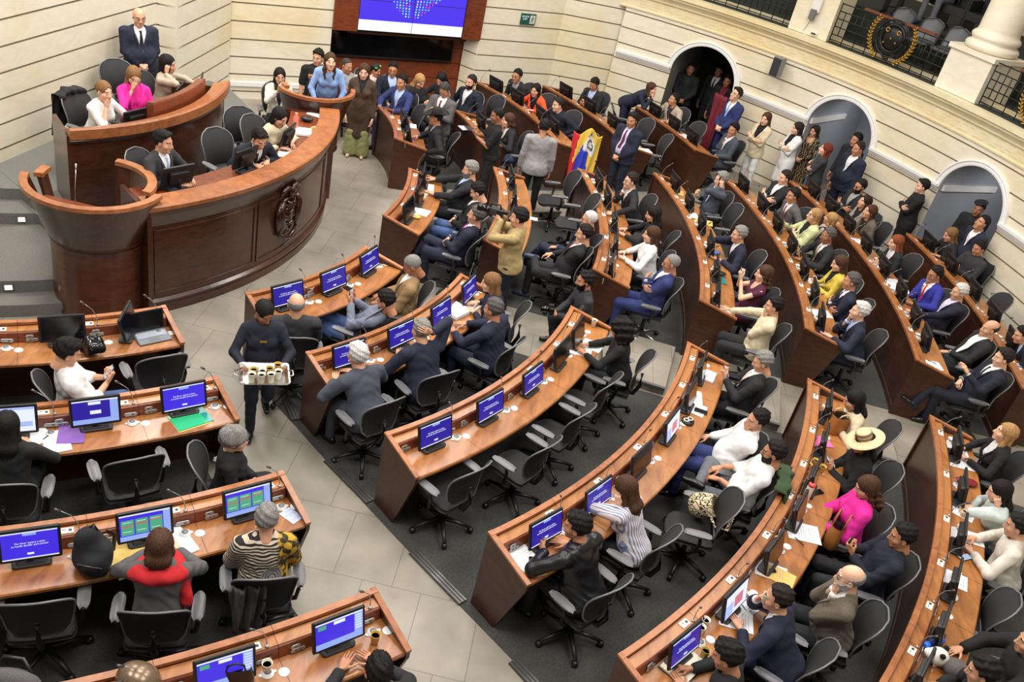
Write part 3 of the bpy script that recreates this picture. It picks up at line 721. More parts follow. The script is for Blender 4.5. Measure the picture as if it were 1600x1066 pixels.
# ---------------------------------------------------------------- rostrum of the presidency
def ring_sweep(prof, c, a0, a1, name, m, parent, org, n=None):
    n = n or max(8, int(abs(a1 - a0) / 1.5))
    return MB().sweep(prof, lambda p: np.c_[arcpts(c, p[0], a0, a1, n), np.full(n, p[1])]).build(name, m, parent, org)
PLZ = .64
RO0, RO1 = -41.8, 19.0
mid = pol(cR, 4.2, -11)
rost = empty('rostrum', (mid[0], mid[1], 0), 0, 'large curved mahogany rostrum with a carved coat of arms on its front', 'rostrum')
org = (mid[0], mid[1], 0)
ring_sweep([(4.30, 0), (4.38, 0), (4.38, .10), (4.36, .13), (4.30, .13)], cR, RO0, RO1, 'plinth', W_ROST, rost, org)
ring_sweep([(4.28, .12), (4.345, .12), (4.35, 1.36), (4.28, 1.36)], cR, RO0, RO1, 'front_panel', W_ROST, rost, org)
ring_sweep([(4.33, .13), (4.385, .14), (4.39, .17), (4.355, .20), (4.33, .20)], cR, RO0, RO1, 'lower_moulding', W_ROST, rost, org)
ring_sweep([(4.33, 1.18), (4.36, 1.19), (4.40, 1.27), (4.44, 1.36), (4.46, 1.44), (4.33, 1.44)], cR, RO0, RO1, 'upper_moulding', W_ROST, rost, org)
for i, (b0, b1) in enumerate(((-40.5, -21.5), (-20.5, 6.5), (7.5, 18.5))):
    for z in (.27, 1.10): ring_sweep([(4.345, z), (4.362, z + .005), (4.362, z + .025), (4.345, z + .03)], cR, b0, b1, 'panel_bead', W_ROST, rost, org)
    mb = MB()
    for b in (b0, b1):
        p = pol(cR, 4.352, b); mb.box((p[0], p[1], .70), (.02, .03, .86), rad(b))
    mb.build('panel_bead', W_ROST, rost, org)
ring_sweep([(4.17, 1.435), (4.17, 1.50), (4.46, 1.50), (4.475, 1.485), (4.47, 1.435)], cR, RO0 - .3, RO1 + .3, 'rim', W_RIM, rost, org)
ring_sweep([(3.74, 1.36), (3.74, 1.40), (4.19, 1.40), (4.19, 1.36)], cR, RO0, RO1, 'desktop', W_RED, rost, org)
ring_sweep([(3.95, .64), (3.95, 1.36), (3.98, 1.36), (3.98, .64)], cR, RO0, RO1, 'inner_panel', W_PANEL, rost, org)
for a in (RO0, RO1):
    u = np.array([math.cos(rad(a)), math.sin(rad(a))]); p = np.array(cR) + u * 4.05
    MB().box((p[0], p[1], .71), (.78, .05, 1.42), rad(a)).build('end_panel', W_ROST, rost, org)
# carved arms: shield, crest bird, draped flags at the sides, horns and supporters in relief
pa = None
ca = math.degrees(math.atan2(at(458, 328, .85)[1] - cR[1], at(458, 328, .85)[0] - cR[0]))
ux = np.array([math.cos(rad(ca)), math.sin(rad(ca)), 0]); tx = np.array([-ux[1], ux[0], 0])
def arms(s, z, d=0.0):
    b = ca + math.degrees(s / 4.35); p = pol(cR, 4.35 + d, b); return np.array([p[0], p[1], z])
cz = .80
W_CARVE = mat('polished dark carving', srgb(52, 26, 16), .16, coat=.6)
def relief(pts, rads, nm, flat=1.0):
    mb = MB()
    for P, r in zip(pts, rads): mb.tube([arms(*q) for q in P], r, 8)
    return mb.build(nm, W_CARVE, rost, org)
# shield: bulged plate
mb = MB(); V = []; nS = 14
outl = [(-.15, .22), (-.08, .245), (0, .235), (.08, .245), (.15, .22), (.165, .08), (.15, -.08), (.10, -.20), (.04, -.27), (0, -.30), (-.04, -.27), (-.10, -.20), (-.15, -.08), (-.165, .08)]
for sc, d in ((1.0, .005), (1.0, .045), (.86, .055), (.80, .04), (.3, .075)): V += [arms(x * sc, cz + z * sc, d) for x, z in outl]
V.append(arms(0, cz, .08))
Fs = [(l * 14 + i, l * 14 + (i + 1) % 14, (l + 1) * 14 + (i + 1) % 14, (l + 1) * 14 + i) for l in range(4) for i in range(14)] + [(56 + i, 56 + (i + 1) % 14, 70) for i in range(14)]
mb.add(V, Fs, 0, True)
for z in (.09, -.07): mb.tube([arms(x, cz + z, .065) for x in np.linspace(-.14, .14, 6)], .012, 6)
for s in (-1, 1):
    mb.tube([arms(s * .09, cz + .20, .055), arms(s * .05, cz + .15, .075), arms(s * .02, cz + .16, .07)], [.012, .026, .03], 8)
mb.tube([arms(-.07, cz - .02, .07), arms(0, cz + .04, .08), (arms(.07, cz - .02, .07))], [.014, .022, .014], 8)
mb.tube([arms(-.08, cz - .16, .07), arms(0, cz - .13, .08), arms(.08, cz - .16, .07)], [.012, .03, .012], 8)
mb.build('arms_shield', W_CARVE, rost, org)
relief([[(-.02, cz + .26, .05), (0, cz + .33, .06), (.02, cz + .40, .06), (.05, cz + .42, .05)], [(0, cz + .33, .05), (-.10, cz + .40, .05), (-.19, cz + .36, .04), (-.22, cz + .30, .03)], [(0, cz + .33, .05), (.10, cz + .39, .05), (.18, cz + .35, .04), (.21, cz + .29, .03)]], [[.04, .05, .032, .015], [.035, .04, .035, .012], [.035, .04, .035, .012]], 'arms_bird')
relief([[(s * .16, cz + .22, .03), (s * .22, cz + .12, .05), (s * .21, cz - .02, .055), (s * .18, cz - .16, .05), (s * .22, cz - .30, .035)] for s in (-1, 1)] + [[(s * .20, cz + .2, .03), (s * .27, cz + .08, .04), (s * .26, cz - .1, .04), (s * .24, cz - .24, .03)] for s in (-1, 1)], [[.03, .05, .055, .05, .02]] * 2 + [[.02, .04, .045, .015]] * 2, 'arms_drapery')
relief([[(-.22, cz - .26, .04), (-.10, cz - .34, .055), (0, cz - .37, .06), (.10, cz - .34, .055), (.22, cz - .26, .04)]], [[.02, .03, .035, .03, .02]], 'arms_ribbon')
# ---------------------------------------------------------------- rear dais desk
mid = pol(cR, 2.7, -14); org2 = (mid[0], mid[1], PLZ)
dais = empty('dais_desk', org2, 0, 'raised curved mahogany desk with a stepped inner shelf behind the rostrum', 'desk')
DA0, DA1 = -47.5, 16.0
ring_sweep([(2.70, PLZ), (2.76, PLZ), (2.78, 1.66), (2.70, 1.66)], cR, DA0, DA1, 'front_panel', W_ROST, dais, org2)
ring_sweep([(2.76, 1.56), (2.80, 1.58), (2.81, 1.62), (2.79, 1.66), (2.76, 1.66)], cR, DA0, DA1, 'moulding', W_ROST, dais, org2)
ring_sweep([(2.62, 1.66), (2.62, 1.72), (2.84, 1.80), (2.86, 1.78), (2.86, 1.66)], cR, DA0, DA1, 'rim', W_RIM, dais, org2)
ring_sweep([(2.05, 1.36), (2.05, 1.40), (2.63, 1.40), (2.63, 1.36)], cR, DA0, DA1, 'desktop', W_TOP, dais, org2)
ring_sweep([(2.45, 1.40), (2.45, 1.86), (2.56, 1.88), (2.57, 1.86), (2.56, 1.40)], cR, -21, 9, 'raised_shelf', W_RED, dais, org2)
for a in (DA0, DA1):
    u = np.array([math.cos(rad(a)), math.sin(rad(a))]); p = np.array(cR) + u * 2.42
    MB().box((p[0], p[1], (PLZ + 1.68) / 2), (.72, .05, 1.68 - PLZ), rad(a)).build('end_panel', W_ROST, dais, org2)
# ---------------------------------------------------------------- pulpit (and its twin at the far end of the rostrum)
def pulpit(c, rot, label, name, scale=1.0, z0=0.0, rimz=1.60):
    o = empty(name, (c[0], c[1], z0), rot, label, 'pulpit')
    H = rimz - z0
    o.scale = (scale, scale, 1)
    mb = MB(); mb.lathe([(.50, 0), (.53, .02), (.53, .05), (.515, .07), (.515, H - .66), (.50, H - .64)], 40); mb.build('pedestal', W_ROST, o)
    # tapering drum open at the back: local +Y is the entrance side
    def drum(r0, r1, z0_, z1_, th, a0, a1, n=36):
        m_ = MB(); P = [(r0, z0_), (r1, z1_), (r1 - th, z1_), (r0 - th, z0_)]
        return m_.sweep(P, lambda p: np.array([(p[0] * math.sin(t), -p[0] * math.cos(t), p[1]) for t in np.linspace(rad(a0), rad(a1), n)]), smooth=False)
    drum(.535, .755, H - .62, H - .03, .035, -78, 94).build('bowl_front', W_ROST, o)
    m_ = MB().lathe([(.001, H - .66), (.53, H - .66), (.54, H - .63), (.53, H - .60), (.001, H - .60)], 40); m_.build('bowl_floor', W_PANEL, o)
    P = [(.690, H - .03), (.690, H + .015), (.775, H + .015), (.78, H - .03)]
    MB().sweep(P, lambda p: np.array([(p[0] * math.sin(t), -p[0] * math.cos(t), p[1]) for t in np.linspace(rad(-74), rad(90), 40)])).build('rim', W_RIM, o)
    # the narrower rear ring on one side and the short stub on the other
    drum(.50, .62, H - .60, H - .03, .035, 90, 184, 22).build('bowl_rear', W_ROST, o)
    P = [(.545, H - .03), (.545, H + .02), (.645, H + .02), (.65, H - .03)]
    MB().sweep(P, lambda p: np.array([(p[0] * math.sin(t), -p[0] * math.cos(t), p[1]) for t in np.linspace(rad(88), rad(186), 24)])).build('rear_rim', W_RIM, o)
    drum(.50, .62, H - .60, H - .03, .035, -92, -74, 6).build('bowl_stub', W_ROST, o)
    MB().sweep(P, lambda p: np.array([(p[0] * math.sin(t), -p[0] * math.cos(t), p[1]) for t in np.linspace(rad(-94), rad(-73), 6)])).build('stub_rim', W_RIM, o)
    mb = MB(); mb.box((0, -.40, H - .16), (.92, .34, .025), 0, 0, rotx(rad(-16))); mb.build('reading_shelf', W_RED, o)
    return o
PC = at(146, 302, 1.6); 
pulp = pulpit((-5.02, 9.08), rad(0), 'tall tapering wooden pulpit with a pale rim standing at the near end of the rostrum', 'pulpit')
t_ = MB().tube([(0, -.42, 1.45), (.0, -.38, 1.72), (.01, -.36, 1.98)], [.006, .005, .004], 6)
pm = empty('pulpit_microphone', (-5.0, 9.08 - .5, 1.43), 0, 'tall thin microphone stalk standing in the wooden pulpit', 'microphone')
MB().tube([(0, 0, 0), (.0, .03, .27), (.01, .05, .50)], [.006, .005, .005], 6).build('stem', M_CHROME, pm)
MB().tube([(.01, .05, .49), (.012, .052, .55)], [.009, .009], 8).build('capsule', mat('pale grey plastic', srgb(190, 190, 186), .5), pm)
booth = pulpit((-3.95, 13.82), rad(25), 'low round wooden booth where the woman in the blue shirt leans', 'pulpit', scale=.80, z0=.62, rimz=1.62)
# ---------------------------------------------------------------- video wall, television, exit sign, loudspeaker
def wall_frame(s, z, off): p = sp(s, off); return (p[0], p[1], z)
wang = math.atan2(sdir[1], sdir[0])
MW = np.c_[[sdir[0], sdir[1], 0], [snrm[0], snrm[1], 0], [0, 0, 1]]
vw = empty('video_wall', wall_frame(3.56, 1.5, 0), wang, 'big blue and white video wall showing rows of coloured voting dots', 'screen')
# local frame: x along the wall, -y into the room
SB = 1.49
MB().box((0, -.02, .86 + .015), (2.27, .06, 1.76)).build('housing', M_BLACK, vw)
b = MB(); b.box((0, -.054, .115), (2.25, .01, .205), 0, 1); b.box((0, -.054, .98), (2.25, .01, 1.52), 0, 0); b.build('display', [emit('video wall violet blue', srgb(72, 50, 228), 1.15), emit('video wall white', srgb(235, 238, 250), 1.2)], vw)
b = MB(); b.box((-.0, -.0605, .87), (.008, .003, 1.74)); b.box((0, -.0605, .60), (2.25, .003, .008)); b.build('panel_joint', M_BLACK, vw)
dg_, dr_, dw_ = MB(), MB(), MB(); rd = random.Random(11)
Mw = np.eye(3)
for row in range(10):
    z = .335 + .052 * row
    half = .14 + .047 * min(row, 8) + (.02 if row > 5 else 0)
    for sx in (-1, 1):
        k = 0; x = .065
        while x < half + .05:
            xx = sx * (x + .012 * row * .3); t = rd.random(); q = dg_ if t < .55 else dw_ if t < .78 else dr_
            q.lathe([(.015, 0), (.012, .004)], 8, (xx - .03, -.060, z + .02 * abs(x) * 1.5), 0, rotx(PI / 2), False)
            x += .066
for q, nm_, m_ in ((dg_, 'green_dots', emit('dot green', srgb(90, 220, 170), 1.5)), (dw_, 'pale_dots', emit('dot pale', srgb(220, 235, 245), 1.5)), (dr_, 'red_dots', emit('dot red', srgb(230, 60, 110), 1.5))):
    tag(q.build(nm_, m_, vw), 'small %s on the blue screen' % nm_.replace('_', ' '))
for i, (s0, s1, z0, z1) in enumerate(((SREC0 + .0, 2.43, SB - .02, 5.2), (4.71, 5.14, SB - .02, 5.2), (2.43, 4.71, 3.3, 5.2))):
    p = sp((s0 + s1) / 2, -.15); struct(MB().box((p[0], p[1], (z0 + z1) / 2), (s1 - s0, .40, z1 - z0), wang), 'wall_wood_panel_%d' % (i + 1), W_RED)
p = sp(3.56, -.17); struct(MB().box((p[0], p[1], 1.44), (2.6, .30, .05), wang), 'trim_screen_soffit', W_PANEL)
tv = empty('television', wall_frame(3.36, 1.15, -.30), wang, 'wide black switched off television under the video wall', 'television')
MB().box((0, 0, 0), (2.70, .07, .56)).build('housing', M_BLACK, tv); MB().box((0, -.038, .01), (2.64, .008, .50)).build('screen', M_BLACK_GLOSS, tv)
M_EXG = mat('exit sign green', srgb(20, 84, 62), .4)
ex = empty('exit_sign', wall_frame(6.2, 1.99, .02), wang, 'small green exit sign on the stone wall right of the video wall', 'sign')
MB().box((0, 0, 0), (.36, .03, .23)).build('board', M_EXG, ex)
MEX = np.c_[[1, 0, 0], [0, 0, 1], [0, -1, 0]]
text_mesh('lettering', 'SALIDA\nEXIT', .055, M_SWHITE, ex, (-.08, -.017, .03), MEX)
b = MB(); b.box((.10, -.0165, 0), (.12, .002, .17)); b.build('white_field', M_SOCKET, ex)
b = MB(); b.lathe([(.016, 0), (.016, .002)], 10, (.105, -.018, .058), 0, rotx(PI / 2))
for P in ([(.10, .04), (.09, -.01)], [(.09, -.01), (.12, -.03), (.115, -.07)], [(.09, -.01), (.07, -.04), (.05, -.045)], [(.10, .03), (.13, .015), (.14, .03)], [(.10, .03), (.075, .015), (.06, .03)]): b.tube([(x, -.0185, z) for x, z in P], .008, 6)
b.build('running_figure', M_EXG, ex)
b = MB(); b.poly([(-.10, -.04), (-.06, -.04), (-.08, -.07)], 0, .001); 
spk = pol(WC, WR - .22, 56.2); sa = rad(56.2) - PI / 2
ls = empty('loudspeaker', (spk[0], spk[1], 2.43), sa + rad(-8), 'grey box loudspeaker fixed on the stone wall above the arches', 'loudspeaker')
b = MB(); b.add([(-.10, -.12, -.19), (.10, -.12, -.19), (.07, .10, -.19), (-.07, .10, -.19), (-.10, -.12, .19), (.10, -.12, .19), (.07, .10, .19), (-.07, .10, .19)], [(0, 3, 2, 1), (4, 5, 6, 7), (0, 1, 5, 4), (1, 2, 6, 5), (2, 3, 7, 6), (3, 0, 4, 7)]); b.build('cabinet', mat('grey speaker paint', srgb(128, 128, 130), .5), ls)
MB().box((0, -.125, 0), (.18, .012, .35)).build('grille', mat('dark speaker cloth', srgb(44, 46, 48), .8, var=.2, scale=90), ls)
MB().box((0, .125, 0), (.05, .06, .05)).build('bracket', M_BLACK, ls)
# ---------------------------------------------------------------- balcony railings
def railing(a0, a1, label, medal=None):
    am = (a0 + a1) / 2; q = pol(WC, WR + .1, am); o = empty('balcony_railing', (q[0], q[1], 3.15), 0, label, 'railing'); og = (q[0], q[1], 3.15)
    R_ = WR + .1
    def W(a, z, d=0): p = pol(WC, R_ + d, a); return (p[0], p[1], z)
    g = MB(); n = 14
    for z in (3.20, 3.30, 3.45, 3.60, 3.74, 3.88): g.tube([W(a, z) for a in np.linspace(a0, a1, n)], .011, 6)
    na = int(abs(a1 - a0) / .75)
    for i in range(na + 1):
        a = a0 + (a1 - a0) * i / na; z0, z1 = (3.16, 3.90) if i % 2 == 0 else (3.30, 3.74)
        g.tube([W(a, z0), W(a, z1)], .010, 6)
    g.build('bars', M_IRON, o, og)
    if medal:
        mc = medal; k = math.degrees(1 / R_)
        b = MB(); 
        for rr, t in ((.33, .02), (.24, .03), (.28, .012)): b.tube([W(mc + k * rr * math.cos(t_), 3.60 + rr * math.sin(t_), -.03) for t_ in np.linspace(0, 2 * PI, 30)], t, 6, cap=False)
        ctr = W(mc, 3.60, -.03)
        n_ = np.array([WC[0] - ctr[0], WC[1] - ctr[1], 0]); n_ /= np.linalg.norm(n_); s_ = np.array([-n_[1], n_[0], 0])
        b.lathe([(.001, .05), (.12, .035), (.23, .0), (.23, -.02)], 24, ctr, 0, np.c_[s_, np.cross(n_, s_), n_])
        b.tube([W(mc - .3, 3.27, -.03), W(mc, 3.22, -.04), W(mc + .3, 3.27, -.03)], .03, 6); b.build('medallion', M_IRON, o, og)
        for s in (-1, 1):
            g2 = MB(); TT = np.linspace(-1.15, .55, 13); R2 = .46
            g2.tube([W(mc + k * s * R2 * math.cos(t_), 3.62 + R2 * math.sin(t_), -.04) for t_ in TT], .009, 5)
            for t_ in TT:
                x, z = s * R2 * math.cos(t_), 3.62 + R2 * math.sin(t_); tg = np.array([-s * math.sin(t_), math.cos(t_)])
                for side in (-1, 1):
                    e = tg * .07 + np.array([s * math.cos(t_), math.sin(t_)]) * .05 * side
                    g2.tube([W(mc + k * x, z, -.04), W(mc + k * (x + e[0] * .6), z + e[1] * .6, -.05), W(mc + k * (x + e[0]), z + e[1], -.04)], [.008, .016, .003], 5)
            tag(g2.build('laurel_branch', M_GOLD, o, og), 'gilded laurel branch on the black ironwork')
        for x, z in ((-.11, 3.73), (.13, 3.73)): MB().tube([W(mc + k * (x + .035 * math.cos(t)), z + .035 * math.sin(t), -.07) for t in np.linspace(0, 2 * PI, 12)], .012, 5, cap=False).build('gilded_ring', M_GOLD, o, og)
        for x, z in ((0, 3.60), (.12, 3.5), (-.12, 3.55)): MB().lathe([(.001, -.02), (.022, 0), (.001, .02)], 8, W(mc + k * x, z, -.09)).build('gilded_rosette', M_GOLD, o, og)
        P = [(-.03, 3.90), (-.03, 3.935), (.05, 3.935), (.05, 3.90)]
        MB().sweep(P, lambda p: np.c_[arcpts(WC, R_ + p[0], mc + 4.6, mc - 4.6, 12), np.full(12, p[1])]).build('handrail', W_RED, o, og)
    return o
railing(52.0, 37.4, 'black iron balcony railing with a gilded wreath between the stone pier and the column', 44.6)
railing(31.7, 17, 'black iron balcony railing with gilded leaves beyond the stone column', 24.3)
railing(74, 57.6, 'black iron balcony railing along the top edge before the stone pier')
# ---------------------------------------------------------------- lights, world, camera
def area(loc, size, power, col=(1, .965, .92), rot=(0, 0, 0), sy=None):
    l = bpy.data.lights.new('ceiling_lamp', 'AREA'); l.energy = power; l.color = col; l.shape = 'RECTANGLE'; l.size = size; l.size_y = sy or size
    o = bpy.data.objects.new('ceiling_lamp', l); COL.objects.link(o); o.location = loc; o.rotation_euler = rot
    return o
for x in (-6, -1, 4):
    for y in (4, 9, 14):
        area((x, y, 8.5), 2.2, 270)
area((-1, 18.0, 8.0), 2.0, 240); area((-6, 13, 7.5), 1.2, 150)
for k_, ac_ in enumerate(ARCH[1:]):  # unseen lamps added to brighten the second and third passages
    q_ = pol(WC, WR + 1.2, ac_); area((q_[0], q_[1], 2.22), .3, 9, (1, .98, .96))
w = bpy.data.worlds.new('hall'); bpy.context.scene.world = w; w.use_nodes = True
w.node_tree.nodes['Background'].inputs[0].default_value = (1, .96, .9, 1); w.node_tree.nodes['Background'].inputs[1].default_value = .34
cam = bpy.data.cameras.new('camera'); co = bpy.data.objects.new('camera', cam); COL.objects.link(co)
cam.sensor_width = 36; cam.lens = F_PX / 1600 * 36; cam.clip_start = .1; cam.clip_end = 100
c_, s_ = math.cos(ROLL), math.sin(ROLL)
r0 = np.array([1.0, 0, 0]); u0 = np.array([0, math.sin(PITCH), math.cos(PITCH)]); f0 = np.array([0, math.cos(PITCH), -math.sin(PITCH)])
X_ = c_ * r0 + s_ * u0; Y_ = -s_ * r0 + c_ * u0
co.matrix_world = Matrix(((X_[0], Y_[0], -f0[0], 0), (X_[1], Y_[1], -f0[1], 0), (X_[2], Y_[2], -f0[2], CAM_H), (0, 0, 0, 1)))
sc = bpy.context.scene; sc.camera = co
sc.view_settings.view_transform = 'Standard'; sc.view_settings.look = 'None'; sc.view_settings.gamma = 1; sc.view_settings.exposure = 0; sc.view_settings.use_curve_mapping = False
# ---------------------------------------------------------------- implicit surfaces and their mesher
def rc(p, a, b, ra, rb):
    a = np.asarray(a, float); b = np.asarray(b, float); ab = b - a; q = p - a
    t = np.clip(q @ ab / max(ab @ ab, 1e-12), 0, 1)
    return np.linalg.norm(q - t[:, None] * ab, axis=1) - (ra + (rb - ra) * t)
def ell(p, c, r, M=None):
    q = p - np.asarray(c, float)
    if M is not None: q = q @ M            # columns of M = local axes
    r = np.asarray(r, float); a = q / r; k0 = np.linalg.norm(a, axis=1); k1 = np.linalg.norm(a / r, axis=1)
    return k0 * (k0 - 1) / np.maximum(k1, 1e-9)
def smin(a, b, k):
    h = np.clip(.5 + .5 * (b - a) / k, 0, 1); return b + (a - b) * h - k * h * (1 - h)
def smax(a, b, k): return -smin(-a, -b, k)
def sun(k, *ds):
    d = ds[0]
    for e in ds[1:]: d = smin(d, e, k)
    return d
def mesh_sdf(fn, lo, hi, h):
    lo = np.asarray(lo, float) - 2 * h; hi = np.asarray(hi, float) + 2 * h
    B = 4; n = np.maximum(2, np.ceil((hi - lo) / (h * B)).astype(int)); N = n * B + 1
    # coarse pass
    cg = np.stack(np.meshgrid(*[lo[i] + (np.arange(n[i]) + .5) * h * B for i in range(3)], indexing='ij'), -1)
    dc = fn(cg.reshape(-1, 3)).reshape(n)
    act = np.abs(dc) < h * B * 1.25
    for ax in range(3):   # grow by one block
        a2 = act.copy(); sl = [slice(None)] * 3; sr = [slice(None)] * 3; sl[ax] = slice(1, None); sr[ax] = slice(None, -1)
        a2[tuple(sl)] |= act[tuple(sr)]; a2[tuple(sr)] |= act[tuple(sl)]; act = a2
    D = np.ones(N); sg = np.where(dc < 0, -1.0, 1.0)
    D[:-1, :-1, :-1] = np.repeat(np.repeat(np.repeat(sg, B, 0), B, 1), B, 2)
    m = np.zeros(N, bool); am = np.repeat(np.repeat(np.repeat(act, B, 0), B, 1), B, 2)
    m[:-1, :-1, :-1] |= am; m[1:, 1:, 1:] |= am; m[1:, :-1, :-1] |= am; m[:-1, 1:, :-1] |= am; m[:-1, :-1, 1:] |= am
    I = np.argwhere(m); D[m] = fn(lo + I * h)
    # surface nets
    S = D < 0
    c = [(i, j, k) for i in (0, 1) for j in (0, 1) for k in (0, 1)]
    M_ = [N[i] - 1 for i in range(3)]
    cnt = np.zeros(M_, np.int8)
    for (i, j, k) in c: cnt += S[i:M_[0] + i, j:M_[1] + j, k:M_[2] + k]
    cells = np.argwhere((cnt > 0) & (cnt < 8))
    if len(cells) == 0: return np.zeros((0, 3)), np.zeros((0, 4), int)
    idx = -np.ones(M_, int); idx[tuple(cells.T)] = np.arange(len(cells))
    val = np.stack([D[cells[:, 0] + i, cells[:, 1] + j, cells[:, 2] + k] for (i, j, k) in c], 1)
    acc = np.zeros((len(cells), 3)); w = np.zeros(len(cells))
    for a in range(8):
        for b in range(a + 1, 8):
            if sum(abs(np.array(c[a]) - np.array(c[b]))) != 1: continue
            x = (val[:, a] < 0) != (val[:, b] < 0); t = np.where(x, val[:, a] / np.where(x, val[:, a] - val[:, b], 1), 0)
            P = np.array(c[a])[None] + t[:, None] * (np.array(c[b]) - np.array(c[a]))[None]
            acc += P * x[:, None]; w += x
    V = lo + (cells + acc / w[:, None]) * h
    Q = []
    for ax in range(3):
        s0 = [slice(0, N[i] - 1) if i == ax else slice(1, N[i] - 1) for i in range(3)]; s1 = [slice(1, N[i]) if i == ax else slice(1, N[i] - 1) for i in range(3)]
        e = S[tuple(s0)] != S[tuple(s1)]; E_ = np.argwhere(e)
        if len(E_) == 0: continue
        base = E_ + np.array([0 if i == ax else 1 for i in range(3)])
        u, v = (ax + 1) % 3, (ax + 2) % 3
        def cid(du, dv):
            q = base.copy(); q[:, u] -= du; q[:, v] -= dv; return idx[q[:, 0], q[:, 1], q[:, 2]]
        q = np.stack([cid(1, 1), cid(0, 1), cid(0, 0), cid(1, 0)], 1)
        ins = S[tuple(s0)][tuple(E_.T)]
        q[~ins] = q[~ins][:, ::-1]
        Q.append(q)
    Q = np.concatenate(Q); Q = Q[(Q >= 0).all(1)]
    return V, Q
# ---------------------------------------------------------------- head, hair and hand shapes in their own frames
def head_sdf(p, fem=False):
    q = p.copy(); q[:, 0] = np.abs(q[:, 0])
    j = .92 if fem else 1.0
    d = ell(p, (0, -.012, .035), (.0755, .095, .086))
    d = smin(d, ell(p, (0, .030, -.028), (.062, .066, .086)), .03)
    d = smin(d, ell(p, (0, .044, -.078), (.046 * j, .043, .034)), .025)
    d = smin(d, rc(p, (-.014, .074, -.098), (.014, .074, -.098), .0155 * j, .0155 * j), .02)
    d = smin(d, ell(q, (.043, .052, -.026), (.026, .030, .028)), .02)
    d = smin(d, rc(p, (-.036, .080, .026), (.036, .080, .026), .011, .011), .014)
    d = smax(d, -ell(q, (.032, .103, .008), (.0165, .018, .0115)), .010)
    d = smin(d, ell(q, (.031, .0785, .006), (.0128, .0128, .0112)), .002)
    d = smin(d, rc(p, (0, .090, .016), (0, .110, -.028), .0085, .0125), .010)
    d = smin(d, ell(q, (.012, .098, -.034), (.009, .011, .008)), .005)
    d = smax(d, -ell(q, (.007, .108, -.043), (.004, .005, .004)), .003)
    d = smin(d, ell(p, (0, .0905, -.0605), (.024, .0115, .0062)), .004)
    d = smin(d, ell(p, (0, .0885, -.0725), (.021, .0115, .0068)), .004)
    M = rotz(rad(-18)) @ rotx(rad(-10))
    e = ell(q, (.078, -.006, -.004), (.008, .021, .032), M); e = smax(e, -ell(q, (.086, -.002, .0), (.005, .011, .018), M), .004)
    d = smin(d, e, .006)
    d = smin(d, rc(p, (0, -.012, -.06), (0, -.028, -.15), .052 * j, .054 * j), .03)
    return d
def face_mats(c):
    """material slot of every face of the head from where it lies: 0 skin 1 lips 2 brow 3 eye white 4 iris"""
    x = np.abs(c[:, 0]); m = np.zeros(len(c), np.int32)
    r = np.linalg.norm((np.c_[x, c[:, 1], c[:, 2]] - (.031, .0785, .006)) / (.0128, .0128, .0112), axis=1)
    eye = (r < 1.14) & (c[:, 1] > .0815) & (np.abs(c[:, 2] - .006) < .0075)
    m[eye] = 3; m[eye & (np.hypot(x - .030, c[:, 2] - .006) < .0062)] = 4
    arch = .0330 - .05 * (x - .018) - 2.5 * (x - .026) ** 2
    m[(np.abs(c[:, 2] - arch) < .0040) & (x > .013) & (x < .053) & (c[:, 1] > .058)] = 2
    m[(np.linalg.norm((c - (0, .0905, -.0665)) / (.0235, .022, .0125), axis=1) < 1.0) & (c[:, 1] > .086)] = 1
    return m
def wob(p, f, a, s=0.0):
    return a * (np.sin(p[:, 0] * f + 1.3 + s) * np.sin(p[:, 1] * f * 1.1 + .4 - s) + np.sin(p[:, 2] * f * .9 + p[:, 0] * f * .6 + s)) * .5
